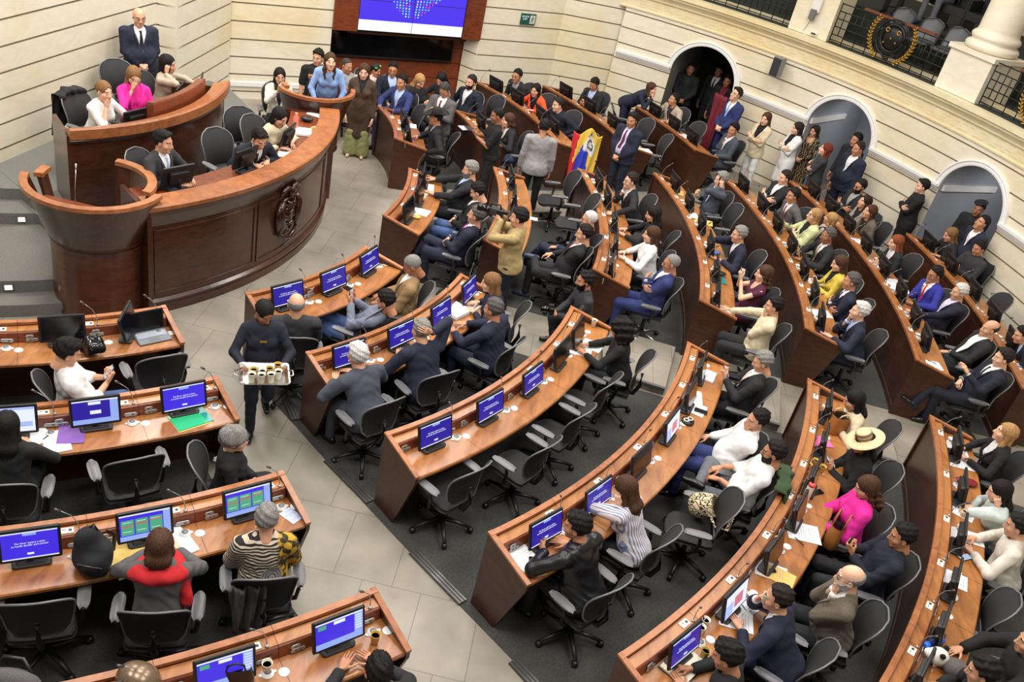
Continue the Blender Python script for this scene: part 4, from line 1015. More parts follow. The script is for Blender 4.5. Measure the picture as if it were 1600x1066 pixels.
def hair_sdf(p, style):
    q = p.copy(); q[:, 0] = np.abs(q[:, 0])
    face = lambda z0, top: ell(p, (0, .086, z0), (.070, .080, top))
    ear = ell(q, (.086, .008, -.02), (.03, .032, .05))
    strand = .0016 * np.sin(np.arctan2(p[:, 0], p[:, 1] + .02) * 26 + p[:, 2] * 40) + .0012 * np.sin(np.arctan2(p[:, 0], p[:, 1]) * 47 - p[:, 2] * 70)
    if style in ('short', 'side', 'curly', 'buzz', 'recede'):
        g = {'buzz': .004, 'short': .012, 'side': .016, 'curly': .022, 'recede': .008}[style]
        d = ell(p, (0, -.014, .038), (.0765 + g * .8, .096 + g, .088 + g))
        if style == 'side': d = smin(d, rc(p, (-.04, .055, .098), (.045, .05, .100), .024, .020), .02)
        if style == 'curly': d = d + wob(p, 95, .010) 
        elif style != 'buzz': d = d + strand * 1.6 + wob(p, 120, .005) - .006 * np.clip((p[:, 2] - .06) / .05, 0, 1) * (1 + .6 * np.sin(p[:, 0] * 40 + 1))
        d = smax(d, -face(-.035 if style != 'recede' else -.01, .112 if style != 'recede' else .122), .008)
        d = smax(d, -(p[:, 2] + .052 + .35 * p[:, 1]), .008); d = smax(d, -ear, .004)
        d = smax(d, p[:, 1] - .082 - (.0 if style == 'side' else 0), .01)
        d = smax(d, -(p[:, 2] - .068 + 1.1 * np.minimum(0, .045 - p[:, 1]) + 9 * np.maximum(0, .03 - p[:, 1])), .008)
        return d
    if style == 'bald':
        d = ell(p, (0, -.014, .036), (.0815, .101, .092)) + strand * .5
        d = smax(d, -face(-.02, .12), .006); d = smax(d, p[:, 2] - .048 + .25 * (p[:, 1] + .02), .006); d = smax(d, -(p[:, 2] + .050 + .35 * p[:, 1]), .006)
        return smax(smax(d, -ear, .004), p[:, 1] - .02, .006)
    # women's and long styles
    g = .011
    d = ell(p, (0, -.016, .038), (.0765 + g, .096 + g, .087 + g))
    d = smax(d, -(p[:, 2] + .06), .01)
    if style in ('long', 'wavy', 'bob', 'verylong'):
        L = {'long': .24, 'wavy': .25, 'bob': .10, 'verylong': .34}[style]
        side = rc(q, (.064, -.022, .03), (.072, -.014, -L * .55), .025, .025); side = smin(side, rc(q, (.072, -.014, -L * .5), (.066, .014, -L), .025, .014), .03)
        back = ell(p, (0, -.074, -.02 - L * .38), (.080, .036, .05 + L * .60))
        back = smin(back, rc(p, (-.05, -.085, -.02 - L * .6), (.05, -.085, -.02 - L * .6), .035, .035), .04)
        d = smin(smin(d, back, .03), side, .03)
        if style == 'wavy': d = d + .007 * np.sin(p[:, 2] * 75 + 8 * p[:, 0] / .1) * np.clip(-p[:, 2] * 12, 0, 1)
        d = d + strand * 1.3
        d = smax(d, -ell(p, (0, .096, -.036), (.063, .086, .116)), .010)
        d = smax(d, -rc(p, (.012, .10, .10), (.006, -.02, .150), .010, .004), .012)
        d = smax(d, -rc(p, (0, .11, -.10), (0, .10, -.5), .062, .070), .02)
    elif style in ('bun', 'pony', 'tied'):
        d = d + strand; d = smax(d, -ell(p, (0, .094, -.034), (.066, .086, .116)), .008); d = smax(d, -ear, .004); d = smax(d, -(p[:, 2] + .05 + .4 * p[:, 1]), .01)
        if style == 'bun': d = smin(d, ell(p, (0, -.125, .02), (.042, .036, .042)), .012)
        elif style == 'pony':
            d = smin(d, rc(p, (0, -.105, .03), (0, -.135, -.06), .026, .030), .015); d = smin(d, rc(p, (0, -.135, -.06), (.01, -.12, -.20), .030, .012), .02)
        else: d = smin(d, ell(p, (0, -.10, -.03), (.05, .035, .05)), .02)
    elif style == 'grandma':
        d = ell(p, (0, -.016, .036), (.100, .122, .110)) + wob(p, 60, .010) + strand * 2
        d = smax(d, -ell(p, (0, .098, -.05), (.068, .080, .105)), .012); d = smax(d, -(p[:, 2] + .075), .02)
    elif style == 'bigcurl':
        d = sun(.04, ell(p, (0, -.02, .035), (.115, .125, .115)), ell(p, (0, -.06, -.07), (.12, .085, .12)), ell(q, (.085, -.01, -.08), (.05, .055, .10)))
        d = d + wob(p, 70, .016); d = smax(d, -ell(p, (0, .10, -.05), (.066, .085, .105)), .012)
    return d
def beard_sdf(p):
    d = head_sdf(p) - .004
    d = smax(d, p[:, 2] + .036 + .55 * np.maximum(0, .055 - p[:, 1]) * -1 - .1 * np.abs(p[:, 0]), .006)
    d = smax(d, -(p[:, 1] - .004), .006); d = smax(d, -(p[:, 2] + .122), .006)
    d = smax(d, -ell(p, (0, .10, -.0665), (.020, .03, .012)), .004)
    return d
HEADC, HAIRC, HANDC, BEARDC = {}, {}, {}, {}
def head_mesh(fem, h):
    k = (fem, h)
    if k not in HEADC:
        V, Q = mesh_sdf(lambda p: head_sdf(p, fem), (-.10, -.12, -.15), (.10, .14, .13), h)
        HEADC[k] = (V, Q, face_mats(V[Q].mean(1)))
    return HEADC[k]
def hair_mesh(style, h):
    k = (style, h)
    if k not in HAIRC: HAIRC[k] = mesh_sdf(lambda p: hair_sdf(p, style), (-.16, -.18, -.40), (.16, .14, .18), h)
    return HAIRC[k]
def beard_mesh(h):
    if h not in BEARDC: BEARDC[h] = mesh_sdf(beard_sdf, (-.09, -.02, -.14), (.09, .13, .02), h)
    return BEARDC[h]
CURL = {'relax': ((16, 28, 18), (22, 32, 20), (28, 36, 22), (32, 38, 24)), 'flat': ((4, 8, 5), (5, 8, 5), (6, 9, 6), (8, 10, 6)), 'grip': ((40, 48, 30), (46, 50, 30), (50, 52, 32), (54, 52, 30)),
        'fist': ((70, 88, 50), (74, 88, 50), (78, 88, 50), (80, 86, 50)), 'point': ((6, 10, 5), (70, 85, 50), (76, 86, 50), (80, 86, 50)), 'type': ((18, 40, 25), (20, 42, 26), (20, 42, 26), (16, 40, 24))}
def hand_sdf_factory(pose):
    X = (-.029, -.0095, .0095, .027); Ls = ((.043, .026, .021), (.047, .030, .022), (.043, .028, .021), (.034, .021, .018)); segs = []
    for i in range(4):
        y0 = .086 - .006 * abs(i - 1.2); pt = np.array([X[i], y0, 0.0]); a = 0; sp_ = (i - 1.5) * .05; r = .0088 - .0006 * (i == 3) * 2
        for s in range(3):
            a += rad(CURL[pose][i][s]); d = np.array([sp_ * math.cos(a), math.cos(a), -math.sin(a)]); nx = pt + nrm(d) * Ls[i][s]
            segs.append((pt, nx, r, r - .0009)); pt = nx; r -= .0008
    if pose in ('grip', 'fist'): td = [(-.35, .72, -.55), (.15, .80, -.55), (.35, .75, -.5)]
    elif pose == 'flat': td = [(-.75, .65, -.1), (-.55, .83, -.05), (-.4, .9, -.05)]
    else: td = [(-.62, .68, -.35), (-.30, .88, -.30), (-.1, .95, -.3)]
    pt = np.array([-.024, .022, -.006]); tseg = []
    for d, L, r in zip(td, (.044, .031, .025), (.0125, .0105, .009)): nx = pt + nrm(d) * L; tseg.append((pt, nx, r, r - .0012)); pt = nx
    def fn(p):
        d = rc(p, (0, -.045, 0), (0, .012, 0), .023, .022)
        for i in range(4): d = smin(d, rc(p, (X[i] * .62, .014, 0), (X[i], .084, 0), .0155, .0115), .010)
        d = smin(d, ell(p, (-.020, .040, -.008), (.016, .030, .013)), .010)
        for (a, b, r0, r1) in segs: d = smin(d, rc(p, a, b, r0, r1), .0035)
        for (a, b, r0, r1) in tseg: d = smin(d, rc(p, a, b, r0, r1), .006)
        return d
    return fn
def hand_mesh(pose, h):
    k = (pose, h)
    if k not in HANDC: HANDC[k] = mesh_sdf(hand_sdf_factory(pose), (-.085, -.05, -.12), (.055, .19, .04), h)
    return HANDC[k]
# ---------------------------------------------------------------- posing
def ik(S, W, l1, l2, pole):
    S, W = np.array(S, float), np.array(W, float); d = W - S; L = np.linalg.norm(d); mx = (l1 + l2) * .995
    if L > mx: W = S + d / L * mx; d = W - S; L = mx
    L = max(L, abs(l1 - l2) + .02); u = nrm(d); a = (l1 * l1 - l2 * l2 + L * L) / (2 * L); hh = math.sqrt(max(l1 * l1 - a * a, 0))
    pole = np.asarray(pole, float); pv = pole - u * (pole @ u)
    return S + u * a + nrm(pv) * hh, W
# ---------------------------------------------------------------- people
SKIN = [srgb(228, 178, 148), srgb(212, 158, 126), srgb(190, 132, 98), srgb(158, 104, 74), srgb(116, 74, 52), srgb(84, 52, 38)]
HAIRCOL = {'black': srgb(22, 18, 17), 'dark': srgb(38, 28, 24), 'brown': srgb(72, 46, 30), 'light': srgb(128, 92, 58), 'blond': srgb(168, 128, 82), 'grey': srgb(128, 124, 120), 'white': srgb(196, 192, 188), 'salt': srgb(82, 78, 76), 'ginger': srgb(128, 66, 34), 'red': srgb(104, 42, 26), 'darkgrey': srgb(60, 56, 54)}
def skin_m(i): return mat('skin tone %d' % i, SKIN[i], .5, var=.06, scale=25)
def hair_m(c): return mat('hair ' + c, HAIRCOL[c], .7, var=.4, scale=85, bump=.6, spec=.25)
CCOL = {'navy': (27, 31, 52), 'darknavy': (20, 23, 38), 'blue': (38, 48, 98), 'royal': (40, 44, 140), 'charcoal': (46, 46, 50), 'dark': (27, 27, 30), 'black': (17, 17, 19), 'grey': (88, 86, 86), 'lightgrey': (150, 146, 146), 'bluegrey': (112, 116, 134), 'slate': (66, 70, 80),
        'tan': (142, 114, 78), 'mustard': (168, 146, 98), 'white': (226, 224, 222), 'offwhite': (214, 206, 192), 'cream': (212, 196, 164), 'beige': (176, 160, 140), 'pink': (222, 36, 148), 'skyblue': (138, 170, 222), 'paleblue': (176, 192, 224), 'lilac': (206, 192, 222), 'lime': (196, 200, 150), 'yellow': (206, 180, 70), 'maroon': (78, 24, 52), 'wine': (116, 28, 44),
        'orange': (238, 84, 44), 'brown': (72, 52, 38), 'khaki': (150, 150, 98), 'jeans': (62, 84, 128), 'denim': (92, 120, 168), 'greyjeans': (96, 98, 104), 'tweed': (98, 88, 76), 'red': (190, 28, 36), 'mint': (190, 200, 196), 'palepink': (232, 196, 184), 'purple': (96, 62, 140), 'green': (52, 72, 42), 'patterned': (70, 58, 44)}
def cloth(c, kind='plain'):
    n = 'cloth %s %s' % (c, kind)
    if n in MATS: return MATS[n]
    col = srgb(*CCOL[c])
    if kind == 'plain': return mat(n, col, .85, var=.13, scale=16, bump=.15)
    if kind == 'leather': return mat(n, col, .35, var=.1, scale=18, bump=.5)
    if kind == 'tweed': return mat(n, col, .95, var=.35, scale=160, bump=.3)
    m, nt, b = _new(n); b.inputs['Roughness'].default_value = .85
    tc = nt.nodes.new('ShaderNodeTexCoord'); wv = nt.nodes.new('ShaderNodeTexWave'); r = nt.nodes.new('ShaderNodeValToRGB')
    nt.links.new(tc.outputs['Object'], wv.inputs['Vector'])
    e = r.color_ramp.elements
    if kind == 'zebra':
        wv.bands_direction = 'Z'; wv.inputs['Scale'].default_value = 11; wv.inputs['Distortion'].default_value = 5; wv.inputs['Detail'].default_value = 1
        e[0].position = .45; e[1].position = .52; e[0].color = srgb(30, 26, 26); e[1].color = srgb(206, 190, 168)
        nz_ = nt.nodes.new('ShaderNodeSeparateXYZ'); nt.links.new(tc.outputs['Object'], nz_.inputs[0])
        r2 = nt.nodes.new('ShaderNodeValToRGB'); r2.color_ramp.elements[0].position = .50; r2.color_ramp.elements[1].position = .53
        ad = nt.nodes.new('ShaderNodeMath'); ad.operation = 'ADD'; ad.inputs[1].default_value = .42; nt.links.new(nz_.outputs['X'], ad.inputs[0]); nt.links.new(ad.outputs[0], r2.inputs['Fac'])
        n3 = nt.nodes.new('ShaderNodeTexNoise'); n3.inputs['Scale'].default_value = 14; nt.links.new(tc.outputs['Object'], n3.inputs['Vector'])
        r3 = nt.nodes.new('ShaderNodeValToRGB'); r3.color_ramp.elements[0].position = .45; r3.color_ramp.elements[1].position = .52; r3.color_ramp.elements[0].color = srgb(52, 42, 26); r3.color_ramp.elements[1].color = srgb(196, 152, 40)
        nt.links.new(n3.outputs['Fac'], r3.inputs['Fac'])
        mx = nt.nodes.new('ShaderNodeMixRGB'); nt.links.new(wv.outputs['Fac'], r.inputs['Fac']); nt.links.new(r2.outputs['Color'], mx.inputs[0]); nt.links.new(r.outputs['Color'], mx.inputs[1]); nt.links.new(r3.outputs['Color'], mx.inputs[2])
        vd = nt.nodes.new('ShaderNodeVectorMath'); vd.operation = 'DISTANCE'; vd.inputs[1].default_value = (.07, -.16, .80); nt.links.new(tc.outputs['Object'], vd.inputs[0])
        sn = nt.nodes.new('ShaderNodeMath'); sn.operation = 'PINGPONG'; sn.inputs[1].default_value = .009; nt.links.new(vd.outputs['Value'], sn.inputs[0])
        rr = nt.nodes.new('ShaderNodeValToRGB'); rr.color_ramp.elements[0].color = srgb(36, 34, 38); rr.color_ramp.elements[1].color = srgb(170, 166, 164); rr.color_ramp.elements[1].position = .009; nt.links.new(sn.outputs[0], rr.inputs['Fac'])
        lt = nt.nodes.new('ShaderNodeMath'); lt.operation = 'LESS_THAN'; lt.inputs[1].default_value = .105; nt.links.new(vd.outputs['Value'], lt.inputs[0])
        m2 = nt.nodes.new('ShaderNodeMixRGB'); nt.links.new(lt.outputs[0], m2.inputs[0]); nt.links.new(mx.outputs[0], m2.inputs[1]); nt.links.new(rr.outputs['Color'], m2.inputs[2]); nt.links.new(m2.outputs[0], b.inputs['Base Color'])
        MATS[n] = m; return m
    if kind == 'stripes':
        wv.bands_direction = 'X'; wv.inputs['Scale'].default_value = 14; wv.inputs['Distortion'].default_value = 1.2
        e[0].position = .3; e[0].color = srgb(120, 132, 170); e[1].position = .62; e[1].color = srgb(226, 210, 206)
        el = r.color_ramp.elements.new(.45); el.color = srgb(214, 214, 200)
    if kind == 'flowers':
        wv.inputs['Scale'].default_value = 6; wv.inputs['Distortion'].default_value = 14; wv.inputs['Detail'].default_value = 3
        e[0].position = .55; e[0].color = srgb(30, 25, 24); e[1].position = .75; e[1].color = srgb(150, 122, 84)
    nt.links.new(wv.outputs['Fac'], r.inputs['Fac']); nt.links.new(r.outputs['Color'], b.inputs['Base Color'])
    MATS[n] = m
    return m
M_EYEW = mat('eye white', srgb(214, 208, 202), .3); M_IRIS = mat('dark iris', srgb(34, 22, 16), .2); M_TIEPIN = None
M_SHOE = mat('black shoe leather', srgb(20, 18, 18), .3); M_GLASS = mat('spectacle frame', srgb(20, 18, 18), .35); M_LENS = mat('tinted lens', srgb(20, 20, 22), .1)
M_PHONE = mat('phone body', srgb(22, 22, 24), .3); M_PHONES = emit('phone screen glow', srgb(190, 205, 230), .9)
L_UP, L_FO = .285, .255
PEOPLE = []
def phone_obj(loc, M, label, lit=True, body=None):
    """a smartphone; M columns = right, up along its length, normal of the screen"""
    o = empty('smartphone', tuple(loc), 0, label, 'phone')
    M = np.asarray(M)
    MB().rbox((0, 0, 0), (.074, .150, .009), .011, M).build('body', body or M_PHONE, o)
    MB().box(tuple(M @ np.array([0, 0, .005])), (.066, .140, .0012), 0, 0, M).build('screen', M_PHONES if lit else M_BLACK_GLOSS, o)
    return o
def cup_obj(loc, label, h=.10, col=None, group=None, fill=None):
    o = empty('paper_cup', tuple(loc), 0, label, 'cup', group)
    MB().lathe([(.026, 0), (.037, h - .004), (.039, h), (.036, h), (.0335, h - .008), (.031, h - .022)], 18).build('cup_wall', col or mat('white cup paper', srgb(232, 226, 208), .6), o)
    MB().lathe([(.001, h - .024), (.0315, h - .022)], 18).build('drink', fill or mat('black coffee', srgb(40, 24, 14), .1), o)
    return o

def person(px, py, heading, pose, short, rest='', top=('suit', 'navy', 'white', None), bottom=None, hair=('short', 'dark'), skin=1, fem=False, g=1.0, s=1.0, lean=None, tw=0.0, roll=0.0, hy=0.0, hp=8.0, hr=0.0, zf=0.0, legs=None, chair=True, glasses=None, beard=None, crook=0.0, phone=None, cup=None, shoes='black', place=None, chair_z=None, bare=False, skirt=False, cutlegs=False, chairyaw=0, seatz=None, group=None, sideL=None, sideR=None):
    stand = pose.startswith('s_')
    if place is not None: pass
    if lean is None: lean = {'desk': 14, 'deskfwd': 28, 'lap': -10, 'clasp': -12, 'crossed': -8, 'phone': 2, 'chinR': -4, 'chinL': -4, 'earR': 0, 'earL': 0, 'arms': -14, 'headback': 8, 'cup': 6, 'typing': 10, 'read': 12}.get(pose, 0)
    hs = s; gap_ = .30; g *= 1.04 if fem else 1.10
    if not stand and place is None and zf == 0 and pose != 'camlow':
        for _ in range(14):
            l_ = rad(lean); tl_ = .49 if fem else .51
            hy_ = math.sin(l_) * (tl_ + .13) + .02; hzz = .585 + math.cos(l_) * (tl_ + .135) + .01
            q_ = at(px, py, hzz * s) - hy_ * s * np.array([math.cos(rad(heading)), math.sin(rad(heading))])
            clash = False; gs_ = []
            for kk, (r0_, a0_, a1_) in ROWS.items():
                c_ = CEN[kk[0]]; rr_ = math.hypot(q_[0] - c_[0], q_[1] - c_[1]); aa_ = math.degrees(math.atan2(q_[1] - c_[1], q_[0] - c_[0]))
                if a0_ - 3 < aa_ < a1_ + 3 and .0 < rr_ - (r0_ + DEPTH) < .95: gs_.append(rr_ - (r0_ + DEPTH))
                if a0_ - 3 < aa_ < a1_ + 3 and -.62 < rr_ - (r0_ + DEPTH) < .19 + (g - 1) * .4: clash = True
            gap_ = min(gs_) if gs_ else .30
            if not clash or lean > 36: break
            lean += 3
    w = (.90 if fem else 1.0) * g; sh = (.166 if fem else .198) * (1 + (g - 1) * .35)
    TL = (.475 if fem else .495)
    l = rad(lean)
    U = np.array([0, math.sin(l), math.cos(l)]); F = np.array([0, math.cos(l), -math.sin(l)]); X = np.array([1.0, 0, 0])
    if tw:
        c, s_ = math.cos(rad(tw)), math.sin(rad(tw)); X, F = X * c + F * s_, F * c - X * s_
    if roll:
        c, s_ = math.cos(rad(roll)), math.sin(rad(roll)); U, X = U * c + X * s_, X * c - U * s_
    hipz = (.90 if not fem else .87) if stand else (seatz or .585)
    Pv = np.array([0, 0 if stand else -.03, hipz])
    T = lambda x, y, u: Pv + X * x + F * y + U * u
    Sh = {sg: T(sg * sh, -.005, TL - .045) for sg in (-1, 1)}
    NB = T(0, -.012, TL + .015)
    hd_dir = nrm(.55 * U + .45 * np.array([0, 0, 1.0]) + F * .12)
    HC = NB + hd_dir * .158 + F * .014 + F * crook
    HRm = rotz(rad(hy + tw)) @ roty(rad(hr)) @ rotx(rad(-hp))
    headf = HRm[:, 1]
    # world placement from the head's place in the hall
    hz = zf + HC[2] * hs
    hw = at(px, py, hz) if place is None else None
    rz = rad(heading - 90)
    Rz = rotz(rz)
    off = (Rz @ HC)[:2] * hs
    root = (hw - off) if place is None else np.array(place)
    # ------------ arms
    pose0 = pose[2:] if stand else pose
    side = {1: None, -1: None}      # wrist, finger dir, palm normal, hand pose
    def LOC(x, y, z): return np.array([x, y, z])
    def headp(x, y, z): return HC + HRm @ np.array([x, y, z])
    def setp(sg, W, f, n, hp_='relax', pole=None): side[sg] = (np.array(W, float), nrm(f), nrm(n), hp_, np.array(pole if pole is not None else (sg * .75, -.45, -.8), float))
    dz = hipz - .555
    def default_side(sg, k):
        if k == 'lap': setp(sg, T(sg * .12, .30, .13) if not stand else 0, (-sg * .35, .8, -.35), (0, -.25, -1))
        elif k == 'desk': setp(sg, LOC(sg * .15, min(.44, max(.24, gap_ + .07)) if zf == 0 else .33, .812), (-sg * .6, .8, .02), (0, 0, -1), 'flat', (sg * .8, -.4, -.22))
        elif k == 'arms': setp(sg, LOC(sg * .27, .16, .705), (-sg * .05, .9, -.3), (0, 0, -1), 'relax')
        elif k == 'down': setp(sg, T(sg * (sh + .06), .05, -.09), (0, .12, -1), (-sg, .1, 0), 'relax', (sg * .3, -1, 0))
        elif k == 'chin': setp(sg, headp(sg * .035, .085, -.19), nrm(HRm @ np.array([-sg * .25, .1, 1.0])), HRm @ np.array([-sg * .2, -1, .1]), 'fist', (sg * .6, .2, -1))
        elif k == 'mouth': setp(sg, headp(sg * .05, .095, -.155), nrm(HRm @ np.array([-sg * .45, .1, .9])), HRm @ np.array([-sg * .1, -1, 0]), 'relax', (sg * .7, .2, -1))
        elif k == 'cheek': setp(sg, headp(sg * .105, .03, -.15), nrm(HRm @ np.array([-sg * .1, .05, 1.0])), HRm @ np.array([-sg, -.1, 0]), 'relax', (sg * .9, .2, -1))
        elif k == 'ear': setp(sg, headp(sg * .12, .035, -.115), nrm(HRm @ np.array([-sg * .12, .0, 1.0])), HRm @ np.array([-sg, .0, 0]), 'grip', (sg * .9, .1, -1))
        elif k == 'phone': setp(sg, T(sg * .055, .30, .27), (-sg * .25, .6, .75), (-sg * .6, -.75, .2), 'grip', (sg * .8, -.3, -1))
        elif k == 'phoneup': setp(sg, headp(sg * .06, .30, -.12), (-sg * .25, .4, .9), (-sg * .5, -.8, .1), 'grip', (sg * .8, -.2, -1))
        elif k == 'clasp': setp(sg, (T(sg * .085, .24, .12) if not stand else T(sg * .075, .19, .02)), (-sg * .8, .45, -.35), (-sg * .2, -.5, -.8), 'grip', (sg * .9, -.35, -.7))
        elif k == 'headback': setp(sg, headp(sg * .08, -.10, .01), nrm(HRm @ np.array([-sg * .8, -.2, .4])), HRm @ np.array([0, 1, .1]), 'relax', (sg * 1, .35, .3))
        elif k == 'cupdrink': setp(sg, headp(sg * .05, .155, -.12), nrm(HRm @ np.array([-sg * .35, -.3, .85])), HRm @ np.array([-sg * .6, -.7, .1]), 'grip', (sg * .9, .1, -1))
        elif k == 'cupdesk': setp(sg, LOC(sg * .14, min(.46, gap_ + .13), .84), (-sg * .3, .9, .1), (-sg * .9, .0, -.1), 'grip', (sg, -.35, .0))
        elif k == 'hip': setp(sg, T(sg * .17, .07, .04), (-sg * .6, .5, -.5), (-sg * .8, -.4, 0), 'grip', (sg * 1, -.6, 0))
        elif k == 'far': setp(sg, LOC(sg * .40, min(.46, gap_ + .12), .812), (sg * .3, .9, .02), (0, 0, -1), 'flat', (sg, -.3, .1))
        elif k == 'knee': setp(sg, LOC(sg * .14, .34, .63), (-sg * .1, .9, -.35), (0, -.3, -1), 'relax')
        elif k == 'wave': setp(sg, T(sg * .22, .36, .34), (-sg * .2, .7, .7), (-sg * .4, .3, -.8), 'relax')
        elif k == 'tray': setp(sg, T(sg * .20, .36, .20), (-sg * .15, 1, .05), (0, 0, 1), 'grip', (sg * .7, -.6, -.6))
        elif k == 'rimlean': setp(sg, T(sg * .16, .33, .06), (-sg * .1, .9, -.3), (0, -.2, -1), 'flat', (sg * .9, -.5, 0))
        elif k == 'cam': setp(sg, headp(sg * .07, .22, -.05), (-sg * .2, .9, .35), (-sg * .8, .1, -.3), 'grip', (sg * .7, .2, -1))
        elif k == 'camlow': setp(sg, T(sg * .06, .36, .20), (-sg * .3, .9, .25), (-sg * .8, 0, -.4), 'grip')
        elif k == 'write': setp(sg, LOC(sg * .10, min(.46, max(.24, gap_ + .09)) if zf == 0 else .40, .815), (-sg * .5, .85, -.02), (-sg * .5, 0, -.85), 'grip', (sg * .8, -.4, -.22))
    combo = {'desk': ('desk', 'desk'), 'deskfwd': ('desk', 'desk'), 'lap': ('lap', 'lap'), 'clasp': ('clasp', 'clasp'), 'phone': ('phone', 'phone'), 'chinR': ('desk' if lean > 4 else 'lap', 'chin'), 'chinL': ('chin', 'lap'), 'earR': ('lap', 'ear'), 'earL': ('ear', 'lap'),
             'arms': ('arms', 'arms'), 'headback': ('headback', 'desk'), 'cup': ('lap', 'cupdrink'), 'typing': ('desk', 'desk'), 'read': ('desk', 'write'), 'down': ('down', 'down'), 'hip': ('hip', 'hip'), 'phoneup': ('phoneup', 'phoneup'), 'tray': ('tray', 'tray'), 'lean': ('rimlean', 'rimlean'), 'cam': ('cam', 'cam'), 'camlow': ('camlow', 'camlow'), 'bend': ('desk', 'chin'), 'crossed': (None, None)}[pose0]
    for sg, k in ((-1, sideL or combo[0]), (1, sideR or combo[1])):
        if k: default_side(sg, k)
    if pose0 == 'crossed':
        for sg, u_ in ((1, .235), (-1, .265)):
            if side[sg] is None: setp(sg, T(-sg * .06, .205 * g ** .5 + .01 * (sg < 0), u_), X * (-sg) + F * -.15 + U * .12, F * -1 + U * .1, 'relax', (sg * .9, -.1, -1))
    arms = {}
    for sg in (-1, 1):
        W, f, n, hp_, pole = side[sg]
        E_, W = ik(Sh[sg], W, L_UP, L_FO, pole); arms[sg] = (E_, W, f, n, hp_)
    # ------------ legs
    lg = legs or ('stand' if stand else 'normal')
    hips = {sg: T(sg * .09 * w, .0, -.02) if stand else Pv + np.array([sg * .095 * w, .02, -.045]) for sg in (-1, 1)}
    L = {}
    thz = hipz - .045
    if lg == 'normal': 
        for sg in (-1, 1): L[sg] = (np.array([sg * .13, .43, thz + .005]), np.array([sg * .13, .42, .085]), 0)
    elif lg == 'tuck':
        for sg in (-1, 1): L[sg] = (np.array([sg * .12, .41, thz - .005]), np.array([sg * .10, .20, .085]), 0)
    elif lg == 'stretch':
        for sg in (-1, 1): L[sg] = (np.array([sg * .12, .45, thz - .01]), np.array([sg * .11, .74, .09]), 0)
    elif lg in ('crossR', 'crossL'):
        a = 1 if lg == 'crossR' else -1
        L[a] = (np.array([a * .02, .46, thz + .12]), np.array([-a * .10, .66, .30]), 0); L[-a] = (np.array([-a * .10, .44, thz - .0]), np.array([-a * .06, .42, .085]), 0)
    elif lg in ('figR', 'figL'):
        a = 1 if lg == 'figR' else -1
        L[a] = (np.array([a * .30, .36, thz + .10]), np.array([-a * .10, .42, thz + .10]), 0); L[-a] = (np.array([-a * .10, .44, thz]), np.array([-a * .09, .44, .085]), 0)
    elif lg == 'stand':
        for sg in (-1, 1): L[sg] = (np.array([sg * .10, .03, .48]), np.array([sg * .11, -.02, .085]), 0)
    elif lg == 'stride':
        L[1] = (np.array([.09, .14, .48]), np.array([.09, .20, .085]), 0); L[-1] = (np.array([-.09, .06, .47]), np.array([-.09, -.28, .12]), 0)
    elif lg == 'kneel':
        L[1] = (np.array([.14, .36, hipz - .06]), np.array([.13, .30, .085]), 0); L[-1] = (np.array([-.14, .34, hipz - .12]), np.array([-.12, .10, .10]), 0)
    dist = math.hypot(np.hypot(*root), CAM_H - 1)
    hj = min(.016, max(.0085, dist * .00105)); hh_ = .005 if dist < 9.5 else .0065 if dist < 14 else .0085
    hands_h = .005 if dist < 9.5 else .0065 if dist < 14 else .0085
    # ------------ garment fields
    kind, tcol = top[0], top[1]; fabric = 'plain'
    if ':' in tcol: tcol, fabric = tcol.split(':')
    sdx = random.Random(short).uniform(0, 9)
    def torso(p, e=0.0, low=False):
        q = np.stack([(p - Pv) @ X, (p - Pv) @ F, (p - Pv) @ U], 1)
        wb = (.145 if fem else .168) * g; 
        d = ell(q, (0, .012, .34), ((.152 if fem else .172) * (1 + (g - 1) * .5) + e, .112 * (1 + (g - 1) * .4) + e, .19 + e))
        d = smin(d, ell(q, (0, .02 + (g - 1) * .10, .12), (wb + e, .118 * g ** 1.6 + e, .17 + e)), .06)
        d = smin(d, ell(q, (0, -.01, -.01), (.172 * w + e, .132 * w + e, .13 + e)), .06)
        d = smin(d, rc(q, (-sh + .05, -.01, TL - .04), (sh - .05, -.01, TL - .04), .058 + e, .058 + e), .05)
        d = smin(d, rc(q, (-.06, -.022, TL - .005), (.06, -.022, TL - .005), .045 + e, .045 + e), .04)
        if fem: 
            q2 = q.copy(); q2[:, 0] = np.abs(q2[:, 0]); d = smin(d, ell(q2, (.072, .098, .31), (.062 + e, .055 + e, .062 + e)), .04)
        if low: 
            if stand: d = smin(d, ell(q, (0, -.005, -.10), (.178 * w + e, .130 * w + e, .14)), .05)
        return d, q
    def sleeve(p, r0, r1, r2, upto=1.0):
        d = None
        for sg in (-1, 1):
            E_, W = arms[sg][0], arms[sg][1]
            a = rc(p, Sh[sg], E_, r0, r1)
            if upto >= 1: a = smin(a, rc(p, E_, W + (E_ - W) * .06, r1 * 1.0, r2), .02)
            elif upto > .5: a = smin(a, rc(p, E_, E_ + (W - E_) * (upto * 2 - 1), r1, r2), .02)
            else: a = rc(p, Sh[sg], Sh[sg] + (E_ - Sh[sg]) * upto * 2, r0, (r0 + r1) / 2)
            d = a if d is None else smin(d, a, .02)
        return d
    def wrinkle(p):
        q = np.stack([(p - Pv) @ X, (p - Pv) @ F, (p - Pv) @ U], 1)
        a_ = np.sin(62 * q[:, 2] + 24 * q[:, 0] * np.sin(sdx) + 9 * np.sin(11 * q[:, 0] + sdx)) * np.sin(9 * q[:, 0] + 7 * q[:, 2] + sdx)
        b_ = np.sin(48 * (q[:, 0] * .7 + q[:, 2] * .7) + 14 * q[:, 1] + sdx * 3) * np.sin(13 * q[:, 2] + sdx)
        return .0026 * a_ + .0022 * b_
